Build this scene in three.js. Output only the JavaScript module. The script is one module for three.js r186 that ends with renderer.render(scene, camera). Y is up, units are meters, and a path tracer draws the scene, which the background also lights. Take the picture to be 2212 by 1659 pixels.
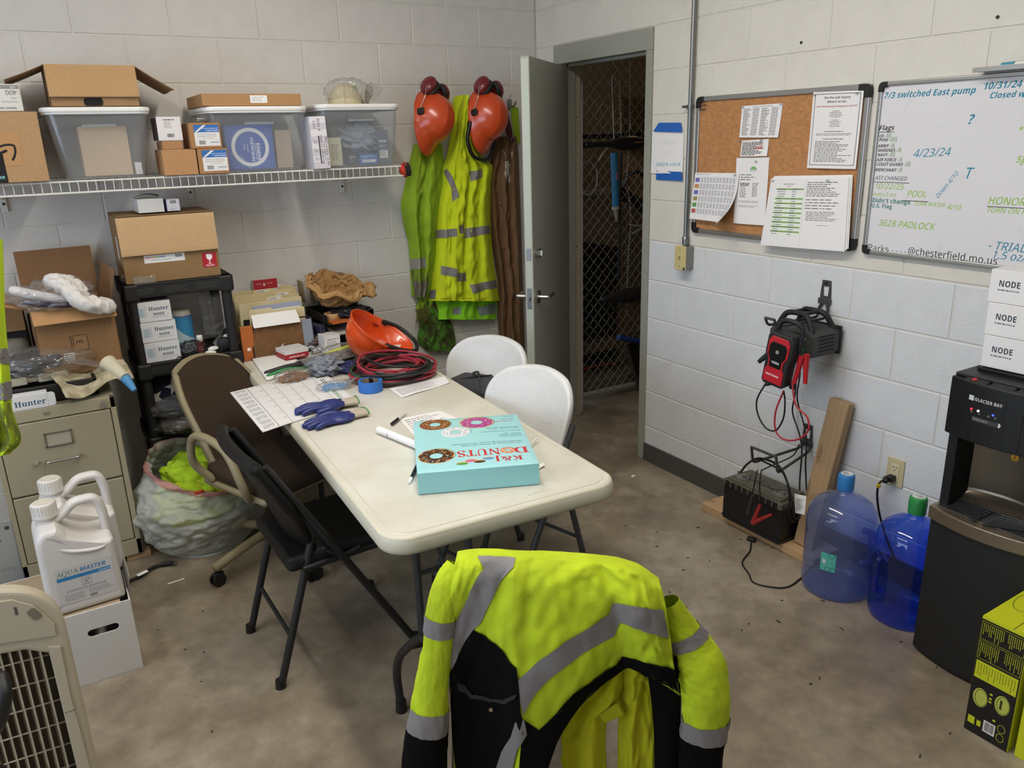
import * as THREE from 'three';
import { RoundedBoxGeometry } from 'three/addons/geometries/RoundedBoxGeometry.js';
import { mergeGeometries, mergeVertices, toCreasedNormals } from 'three/addons/utils/BufferGeometryUtils.js';
import { TessellateModifier } from 'three/addons/modifiers/TessellateModifier.js';
import { RectAreaLightUniformsLib } from 'three/addons/lights/RectAreaLightUniformsLib.js';
import { createNoise3D } from 'simplex-noise';

// ---------- camera, sky, exposure ----------
const scene = new THREE.Scene();
const camera = new THREE.PerspectiveCamera(51.94, 4 / 3, 0.05, 60);
camera.position.set(-2.7209, 1.7494, 4.205);
camera.rotation.set(-0.30367, -0.53496, -0.02946, 'YXZ');
scene.background = new THREE.Color().setRGB(0.72, 0.88, 1.12);
scene.backgroundIntensity = 3.4;
const renderer = new THREE.WebGLRenderer({ antialias: true });
renderer.toneMapping = THREE.LinearToneMapping;
renderer.toneMappingExposure = 1.5;
renderer.shadowMap.enabled = true;
RectAreaLightUniformsLib.init();
const LAMPS = [[-1.75, 2.35, 0.16, 2.4, 1], [-3.5, 2.2, 0.16, 2.4, 0.5]]; // x, z, width, length, share of power of the ceiling strips
const LAMP_POWER = 19, LAMP_COLOR = new THREE.Color(1, 0.94, 0.85);
for (const [x, z, w, l, k] of LAMPS) {
  const a = new THREE.RectAreaLight(LAMP_COLOR, LAMP_POWER * k, w, l);
  a.position.set(x, 2.955, z); a.rotation.x = -Math.PI / 2; a.castShadow = true; scene.add(a);
}

// ---------- helpers ----------
let seed = 7;
const rnd = () => { seed = (seed * 16807) % 2147483647; return (seed - 1) / 2147483646; };
const rr = (a, b) => a + (b - a) * rnd();
const n3 = createNoise3D(rnd);
const PI = Math.PI, V = (x, y, z) => new THREE.Vector3(x, y, z), V2 = (x, y) => new THREE.Vector2(x, y);
const lerp = (a, b, t) => a + (b - a) * t, clamp = (x, a = 0, b = 1) => Math.min(b, Math.max(a, x)), sstep = (a, b, x) => { const t = clamp((x - a) / (b - a)); return t * t * (3 - 2 * t); };
const names = {};
function numbered(n) { const k = names[n] = (names[n] ?? -1) + 1; return k ? n + '_' + String(k).padStart(3, '0') : n; }
const meta = (o, label, category, group, kind) => { o.userData.label = label; if (category) o.userData.category = category; if (group) o.userData.group = group; if (kind) o.userData.kind = kind; return o; };
function thing(name, label, category, p = [0, 0, 0], ry = 0, group) {
  const o = new THREE.Group(); o.name = numbered(name); o.position.set(...p); o.rotation.y = ry; scene.add(o); return meta(o, label, category, group);
}
function part(name, g, m, parent, label) {
  const o = new THREE.Mesh(g, m); o.name = name; o.castShadow = o.receiveShadow = true; parent.add(o); if (label) o.userData.label = label; return o;
}
function solo(name, g, m, label, category, group) { return meta(part(numbered(name), g, m, scene), label, category, group); }
function struct(name, g, m, label) { const o = g ? part(name, g, m, scene) : new THREE.Group(); o.name = name; if (!g) scene.add(o); o.userData.kind = 'structure'; if (label) o.userData.label = label; return o; }
function copyOf(o, label, group) {
  const c = o.clone(); c.name = numbered(o.name.replace(/_\d{3}$/, '')); c.userData = { ...o.userData, label }; if (group) c.userData.group = group; scene.add(c); return c;
}
const plain = (g) => { g = g.index ? g.toNonIndexed() : g; for (const k of Object.keys(g.attributes)) if (!['position', 'normal', 'uv'].includes(k)) g.deleteAttribute(k); g.morphAttributes = {}; if (!g.attributes.uv) g.setAttribute('uv', new THREE.BufferAttribute(new Float32Array(g.attributes.position.count * 2), 2)); return g; };
const mrg = (a) => { const g = mergeGeometries(a.flat(9).map(plain)); g.clearGroups?.(); return g; };
const E3 = new THREE.Euler(), Q = new THREE.Quaternion(), M4 = new THREE.Matrix4();
const tf = (g, p = [0, 0, 0], r = [0, 0, 0], s = [1, 1, 1]) => { M4.compose(V(...p), Q.setFromEuler(E3.set(r[0], r[1], r[2])), V(...s)); return g.applyMatrix4(M4); };
const bx = (w, h, d, x = 0, y = 0, z = 0, r = 0.002, sg = 1) => { const m = Math.min(w, h, d); r = Math.min(r, m * 0.45); return (r > 0 ? new RoundedBoxGeometry(w, h, d, sg, r) : new THREE.BoxGeometry(w, h, d)).translate(x, y, z); };
const box = (x0, x1, y0, y1, z0, z1, r, sg) => bx(Math.abs(x1 - x0), Math.abs(y1 - y0), Math.abs(z1 - z0), (x0 + x1) / 2, (y0 + y1) / 2, (z0 + z1) / 2, r, sg);
const cy = (r0, r1, h, x = 0, y = 0, z = 0, sg = 20) => new THREE.CylinderGeometry(r0, r1, h, sg).translate(x, y, z);
function rod(a, b, r, sg = 8, r2 = r) {
  const A = V(...a), B = V(...b), d = B.clone().sub(A), g = new THREE.CylinderGeometry(r2, r, d.length(), sg);
  return g.applyQuaternion(new THREE.Quaternion().setFromUnitVectors(V(0, 1, 0), d.clone().normalize())).translate(...A.add(B).multiplyScalar(0.5).toArray());
}
const curve = (pts, closed = false, ten = 0.5) => new THREE.CatmullRomCurve3(pts.map((p) => V(...p)), closed, 'catmullrom', ten);
function tube(pts, r, n = 40, rad = 7, closed = false, ten = 0.5) {
  const g = new THREE.TubeGeometry(curve(pts, closed, ten), n, r, rad, closed);
  if (closed) return g;
  const cap = (k, f) => { const c = new THREE.SphereGeometry(r, rad, 4); return c.translate(...pts[k]); };
  return mrg([g, cap(0), cap(pts.length - 1)]);
}
// rounded bends between straight runs
function bent(pts, r, bend = 0.03, rad = 9) {
  const path = new THREE.CurvePath(), P = pts.map((p) => V(...p)); let from = P[0];
  for (let i = 1; i < P.length - 1; i++) {
    const a = P[i].clone().add(P[i - 1].clone().sub(P[i]).setLength(Math.min(bend, P[i].distanceTo(P[i - 1]) * 0.49))), b = P[i].clone().add(P[i + 1].clone().sub(P[i]).setLength(Math.min(bend, P[i].distanceTo(P[i + 1]) * 0.49)));
    path.add(new THREE.LineCurve3(from, a)); path.add(new THREE.QuadraticBezierCurve3(a, P[i], b)); from = b;
  }
  path.add(new THREE.LineCurve3(from, P[P.length - 1]));
  const all = []; for (const c of path.curves) { const k = c.isLineCurve3 ? 2 : 7; for (let i = all.length ? 1 : 0; i <= k; i++) all.push(c.getPoint(i / k)); }
  const g = new THREE.TubeGeometry(new THREE.CatmullRomCurve3(all, false, 'catmullrom', 0.05), all.length * 3, r, rad);
  return mrg([g, new THREE.SphereGeometry(r, rad, 4).translate(...pts[0]), new THREE.SphereGeometry(r, rad, 4).translate(...pts[pts.length - 1])]);
}
const lath = (pts, sg = 32, a0 = 0, a = PI * 2) => new THREE.LatheGeometry(pts.map((p) => V2(p[0], p[1])), sg, a0, a);
const shp = (pts) => new THREE.Shape(pts.map((p) => V2(p[0], p[1])));
function ext(pts, depth, bevel = 0.0015, holes = [], bs = 1) {
  const s = pts instanceof THREE.Shape ? pts : shp(pts); for (const h of holes) s.holes.push(h instanceof THREE.Path ? h : new THREE.Path(h.map((p) => V2(p[0], p[1]))));
  const g = new THREE.ExtrudeGeometry(s, { depth: depth - 2 * bevel, bevelEnabled: bevel > 0, bevelSize: bevel, bevelThickness: bevel, bevelOffset: -bevel, bevelSegments: bs, curveSegments: 10 });
  return g.translate(0, 0, bevel);
}
function rshape(w, h, r, x = 0, y = 0) { // rounded rectangle, centred
  const s = new THREE.Shape(), a = x - w / 2, b = x + w / 2, c = y - h / 2, d = y + h / 2;
  s.moveTo(a + r, c); s.lineTo(b - r, c); s.quadraticCurveTo(b, c, b, c + r); s.lineTo(b, d - r); s.quadraticCurveTo(b, d, b - r, d); s.lineTo(a + r, d); s.quadraticCurveTo(a, d, a, d - r); s.lineTo(a, c + r); s.quadraticCurveTo(a, c, a + r, c); return s;
}
// grid surface from f(u, v) -> [x, y, z]
function surf(f, nu = 30, nv = 30, closedU = false) {
  const pos = [], uv = [], idx = [];
  for (let j = 0; j <= nv; j++) for (let i = 0; i <= nu; i++) { pos.push(...f(i / nu, j / nv)); uv.push(i / nu, 1 - j / nv); }
  for (let j = 0; j < nv; j++) for (let i = 0; i < nu; i++) { const a = j * (nu + 1) + i, b = a + 1, c = a + nu + 1, d = c + 1; idx.push(a, c, b, b, c, d); }
  const g = new THREE.BufferGeometry(); g.setAttribute('position', new THREE.Float32BufferAttribute(pos, 3)); g.setAttribute('uv', new THREE.Float32BufferAttribute(uv, 2)); g.setIndex(idx); g.computeVertexNormals();
  return g;
}
// a sheet with thickness: front f, back the same offset against the normal by th, rims closed
function sheet(f, nu = 24, nv = 24, th = 0.002) {
  const g = surf(f, nu, nv), p = g.attributes.position, n = g.attributes.normal, N = p.count, pos = Array.from(p.array), uv = Array.from(g.attributes.uv.array), idx = Array.from(g.index.array);
  for (let i = 0; i < N; i++) { pos.push(p.getX(i) - n.getX(i) * th, p.getY(i) - n.getY(i) * th, p.getZ(i) - n.getZ(i) * th); uv.push(uv[2 * i], uv[2 * i + 1]); }
  const m = g.index.count; for (let i = 0; i < m; i += 3) idx.push(idx[i] + N, idx[i + 2] + N, idx[i + 1] + N);
  const W = nu + 1, rim = []; for (let i = 0; i < nu; i++) rim.push([i, i + 1]); for (let j = 0; j < nv; j++) rim.push([j * W + nu, (j + 1) * W + nu]); for (let i = nu; i > 0; i--) rim.push([nv * W + i, nv * W + i - 1]); for (let j = nv; j > 0; j--) rim.push([j * W, (j - 1) * W]);
  for (const [a, b] of rim) idx.push(a, b, a + N, b, b + N, a + N);
  const o = new THREE.BufferGeometry(); o.setAttribute('position', new THREE.Float32BufferAttribute(pos, 3)); o.setAttribute('uv', new THREE.Float32BufferAttribute(uv, 2)); o.setIndex(idx); o.computeVertexNormals(); return o;
}
// polygon in the (u, v) of a surface, laid on that surface and lifted by off
const tess = new TessellateModifier(0.035, 7);
function patch(f, poly, off = 0.0025) {
  let g = plain(new THREE.ShapeGeometry(shp(poly))); g = tess.modify(g); g = mergeVertices(g, 1e-5);
  const p = g.attributes.position, out = new Float32Array(p.count * 3), e = 1e-3;
  for (let i = 0; i < p.count; i++) {
    const u = clamp(p.getX(i), 0.001, 0.999), v = clamp(p.getY(i), 0.001, 0.999), a = V(...f(u, v)), du = V(...f(u + e, v)).sub(V(...f(u - e, v))), dv = V(...f(u, v + e)).sub(V(...f(u, v - e)));
    const n = dv.cross(du).normalize(); a.addScaledVector(n, off); out.set([a.x, a.y, a.z], i * 3);
  }
  const o = new THREE.BufferGeometry(); o.setAttribute('position', new THREE.BufferAttribute(out, 3)); o.setAttribute('uv', g.attributes.uv); o.setIndex(g.index); o.computeVertexNormals(); return o;
}
// Catmull-Rom patch through a net of points, rows[v][u]
function net(rows) {
  const cr = (a, b, c, d, t) => 0.5 * (2 * b + (c - a) * t + (2 * a - 5 * b + 4 * c - d) * t * t + (3 * b - a - 3 * c + d) * t * t * t);
  const at = (arr, t, get) => { const n = arr.length - 1, x = clamp(t) * n, i = Math.min(n - 1, Math.floor(x)), k = x - i, g = (j) => get(j < 0 ? null : j > n ? null : arr[j], j); const q = (j) => (j < 0 ? get(arr[0]).map((v, m) => 2 * v - get(arr[1])[m]) : j > n ? get(arr[n]).map((v, m) => 2 * v - get(arr[n - 1])[m]) : get(arr[j])); const A = q(i - 1), B = q(i), C = q(i + 1), D = q(i + 2); return [0, 1, 2].map((m) => cr(A[m], B[m], C[m], D[m], k)); };
  return (u, v) => at(rows, v, (r) => at(r, u, (p) => p));
}
function blob(rx, ry, rz, amp = 0.15, fr = 3, seg = 40, flat = -1, off = rnd() * 50) { // lumpy closed body, base cut flat at y = flat * ry
  const g = new THREE.SphereGeometry(1, seg, Math.round(seg * 0.7)), p = g.attributes.position;
  for (let i = 0; i < p.count; i++) {
    let x = p.getX(i), y = p.getY(i), z = p.getZ(i); const k = 1 + amp * n3(x * fr + off, y * fr, z * fr) + amp * 0.5 * (Math.abs(n3(x * fr * 2.3, y * fr * 2.3 + off, z * fr * 2.3)) - 0.3);
    p.setXYZ(i, x * rx * k, Math.max(y * k, flat) * ry, z * rz * k);
  }
  const q = mergeVertices(g, 1e-4); q.computeVertexNormals(); return q;
}
function rumple(g, amp, fr, off = 0, sharp = 0) { // crumples an existing geometry along its normals
  const q = mergeVertices(g, 1e-5); q.computeVertexNormals(); const p = q.attributes.position, n = q.attributes.normal;
  for (let i = 0; i < p.count; i++) { const x = p.getX(i), y = p.getY(i), z = p.getZ(i); let k = n3(x * fr + off, y * fr, z * fr); if (sharp) k = lerp(k, 1 - 2 * Math.abs(k), sharp); k *= amp; p.setXYZ(i, x + n.getX(i) * k, y + n.getY(i) * k, z + n.getZ(i) * k); }
  q.computeVertexNormals(); return q;
}
// ---------- textures ----------
function tileNoise(size, cells, seed0, oct = 4, gain = 0.55) { // periodic value noise 0..1
  const out = new Float32Array(size * size); let amp = 1, tot = 0, s = seed0;
  const h = (x, y, k) => { let v = Math.imul(x + 374761 * k, 668265263) ^ Math.imul(y + 1013 * k, 374761393); v = Math.imul(v ^ (v >>> 13), 1274126177); return ((v ^ (v >>> 16)) >>> 0) / 4294967295; };
  for (let o = 0; o < oct; o++, cells *= 2, amp *= gain, s += 17) {
    tot += amp;
    for (let j = 0; j < size; j++) { const y = j / size * cells, y0 = Math.floor(y), fy = y - y0, sy = fy * fy * (3 - 2 * fy);
      for (let i = 0; i < size; i++) { const x = i / size * cells, x0 = Math.floor(x), fx = x - x0, sx = fx * fx * (3 - 2 * fx), m = (q) => q % cells;
        out[j * size + i] += amp * lerp(lerp(h(m(x0), m(y0), s), h(m(x0 + 1), m(y0), s), sx), lerp(h(m(x0), m(y0 + 1), s), h(m(x0 + 1), m(y0 + 1), s), sx), sy); } }
  }
  for (let i = 0; i < out.length; i++) out[i] /= tot; return out;
}
function dtex(size, fn, srgb = false) {
  const d = new Uint8Array(size * size * 4); for (let i = 0; i < size * size; i++) { const c = fn(i % size, Math.floor(i / size), i); d[4 * i] = c[0]; d[4 * i + 1] = c[1]; d[4 * i + 2] = c[2]; d[4 * i + 3] = 255; }
  const t = new THREE.DataTexture(d, size, size); t.wrapS = t.wrapT = THREE.RepeatWrapping; t.magFilter = t.minFilter = THREE.LinearFilter; if (srgb) t.colorSpace = THREE.SRGBColorSpace; t.needsUpdate = true; return t;
}
const grey = (size, a) => dtex(size, (x, y, i) => { const v = clamp(a[i]) * 255; return [v, v, v]; });
// prints share a few large sheets; each texture is a window on its sheet
const sheets = [], AS = 2048;
function cv(w, h, draw) {
  let s = sheets[sheets.length - 1];
  if (s && s.x + w + 4 > AS) { s.x = 0; s.y += s.h + 4; s.h = 0; }
  if (!s || s.y + h + 4 > AS) { const c = document.createElement('canvas'); c.width = c.height = AS; const t = new THREE.CanvasTexture(c); t.colorSpace = THREE.SRGBColorSpace; t.anisotropy = 4; sheets.push(s = { c: c.getContext('2d'), t, x: 0, y: 0, h: 0 }); }
  const X = s.x + 2, Y = s.y + 2, c = s.c; s.x += w + 4; s.h = Math.max(s.h, h);
  c.save(); c.beginPath(); c.rect(X - 1, Y - 1, w + 2, h + 2); c.clip(); c.translate(X, Y); draw(c, w, h); c.restore();
  const t = s.t.clone(); t.repeat.set((w - 1) / AS, (h - 1) / AS); t.offset.set((X + 0.5) / AS, 1 - (Y + h - 0.5) / AS); t.needsUpdate = true; return t;
}
const text = (c, s, x, y, size, col = '#111', font = 'sans-serif', style = '', align = 'left') => { c.fillStyle = col; c.font = `${style} ${size}px ${font}`; c.textAlign = align; c.textBaseline = 'alphabetic'; c.fillText(s, x, y); };
const tlines = (c, x, y, w, n, lh, col = '#555', th = 0.45, ragged = 0.35) => { c.fillStyle = col; for (let i = 0; i < n; i++) { let k = x; const end = x + w * (1 - ragged * rnd()); while (k < end) { const l = Math.min(lh * rr(0.6, 2.6), end - k); c.fillRect(k, y + i * lh, l, lh * th); k += l + lh * 0.4; } } };
const bars = (c, x, y, w, h, col = '#222') => { c.fillStyle = col; let k = x; while (k < x + w) { const l = rr(0.03, 0.08) * w; c.fillRect(k, y, Math.min(l, x + w - k), h); k += l + rr(0.03, 0.07) * w; } };
// ---------- materials ----------
const mats = {};
function M(color, roughness = 0.6, o = {}) {
  const k = color + '|' + roughness + '|' + Object.entries(o).map(([a, b]) => a + (b?.uuid ?? b)).join(); if (mats[k]) return mats[k];
  const { sheenColor, attenuationColor, emissive, ...rest } = o, phys = ['transmission', 'clearcoat', 'sheen', 'ior', 'thickness', 'specularIntensity'].some((q) => q in o);
  const m = new (phys ? THREE.MeshPhysicalMaterial : THREE.MeshStandardMaterial)({ color, roughness, ...rest }); if (sheenColor) m.sheenColor = new THREE.Color(sheenColor); if (attenuationColor) m.attenuationColor = new THREE.Color(attenuationColor); if (emissive) m.emissive = new THREE.Color(emissive);
  return mats[k] = m;
}
const fineN = tileNoise(512, 64, 3, 3), midN = tileNoise(512, 12, 9, 5), T_fine = grey(512, fineN), T_mid = grey(512, midN);
const rep = (t, x, y = x) => { const c = t.clone(); c.repeat.set(x, y); c.needsUpdate = true; return c; };
const T_weave = dtex(128, (x, y) => { const v = 128 + 90 * Math.sin(x * PI / 4) * Math.sin(y * PI / 4); return [v, v, v]; });
const T_cloth = rep(T_mid, 3);
// colour maps with mottling: base colour times 1 +- k
function mottle(hex, k, field = midN, tint = null, size = 512) { const c = new THREE.Color(hex), a = [c.r, c.g, c.b].map((v) => Math.pow(v, 1 / 2.2) * 255), b = tint ? new THREE.Color(tint) : null, bb = b ? [b.r, b.g, b.b].map((v) => Math.pow(v, 1 / 2.2) * 255) : null;
  return dtex(size, (x, y, i) => { const n = (field[i] - 0.5) * 2; const t = b ? clamp(0.5 + n * 1.4) * k : 0; return a.map((v, j) => clamp(b ? lerp(v, bb[j], t) : v * (1 + k * n), 0, 255)); }, true); }
const decal = (name, w, h, m, parent, p, r = [0, 0, 0], label) => part(name, tf(new THREE.PlaneGeometry(w, h), p, r), m, parent, label);
const print = (tex, rough = 0.55, o = {}) => new THREE.MeshPhysicalMaterial({ map: tex, roughness: rough, ...o });
const CARD = '#b08b62', cardMat = (hex = CARD, k = 0.06) => M('#ffffff', 0.85, { map: cardMap(hex, k) });
const cmaps = {}; function cardMap(hex, k) { return cmaps[hex] ??= mottle(hex, k, fineN); }
const glassy = (hex, rough, o = {}) => M(hex, rough, { transmission: 1, thickness: 0, ior: 1.45, side: THREE.DoubleSide, ...o });
const CLEAR = glassy('#f4f6f7', 0.12), FILM = M('#f6f6f6', 0.14, { transmission: 0.93, thickness: 0, ior: 1.5, side: THREE.DoubleSide });
const BLACK = M('#141414', 0.5), BLACKP = M('#1b1c1e', 0.62), CHROME = M('#c9c9c6', 0.25, { metalness: 1 }), STEEL = M('#8d8f8e', 0.42, { metalness: 0.9 }), WHITE = M('#e8e6e1', 0.55), PAPER = M('#eceae6', 0.8), WIRE = M('#dcdad4', 0.4);
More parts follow.
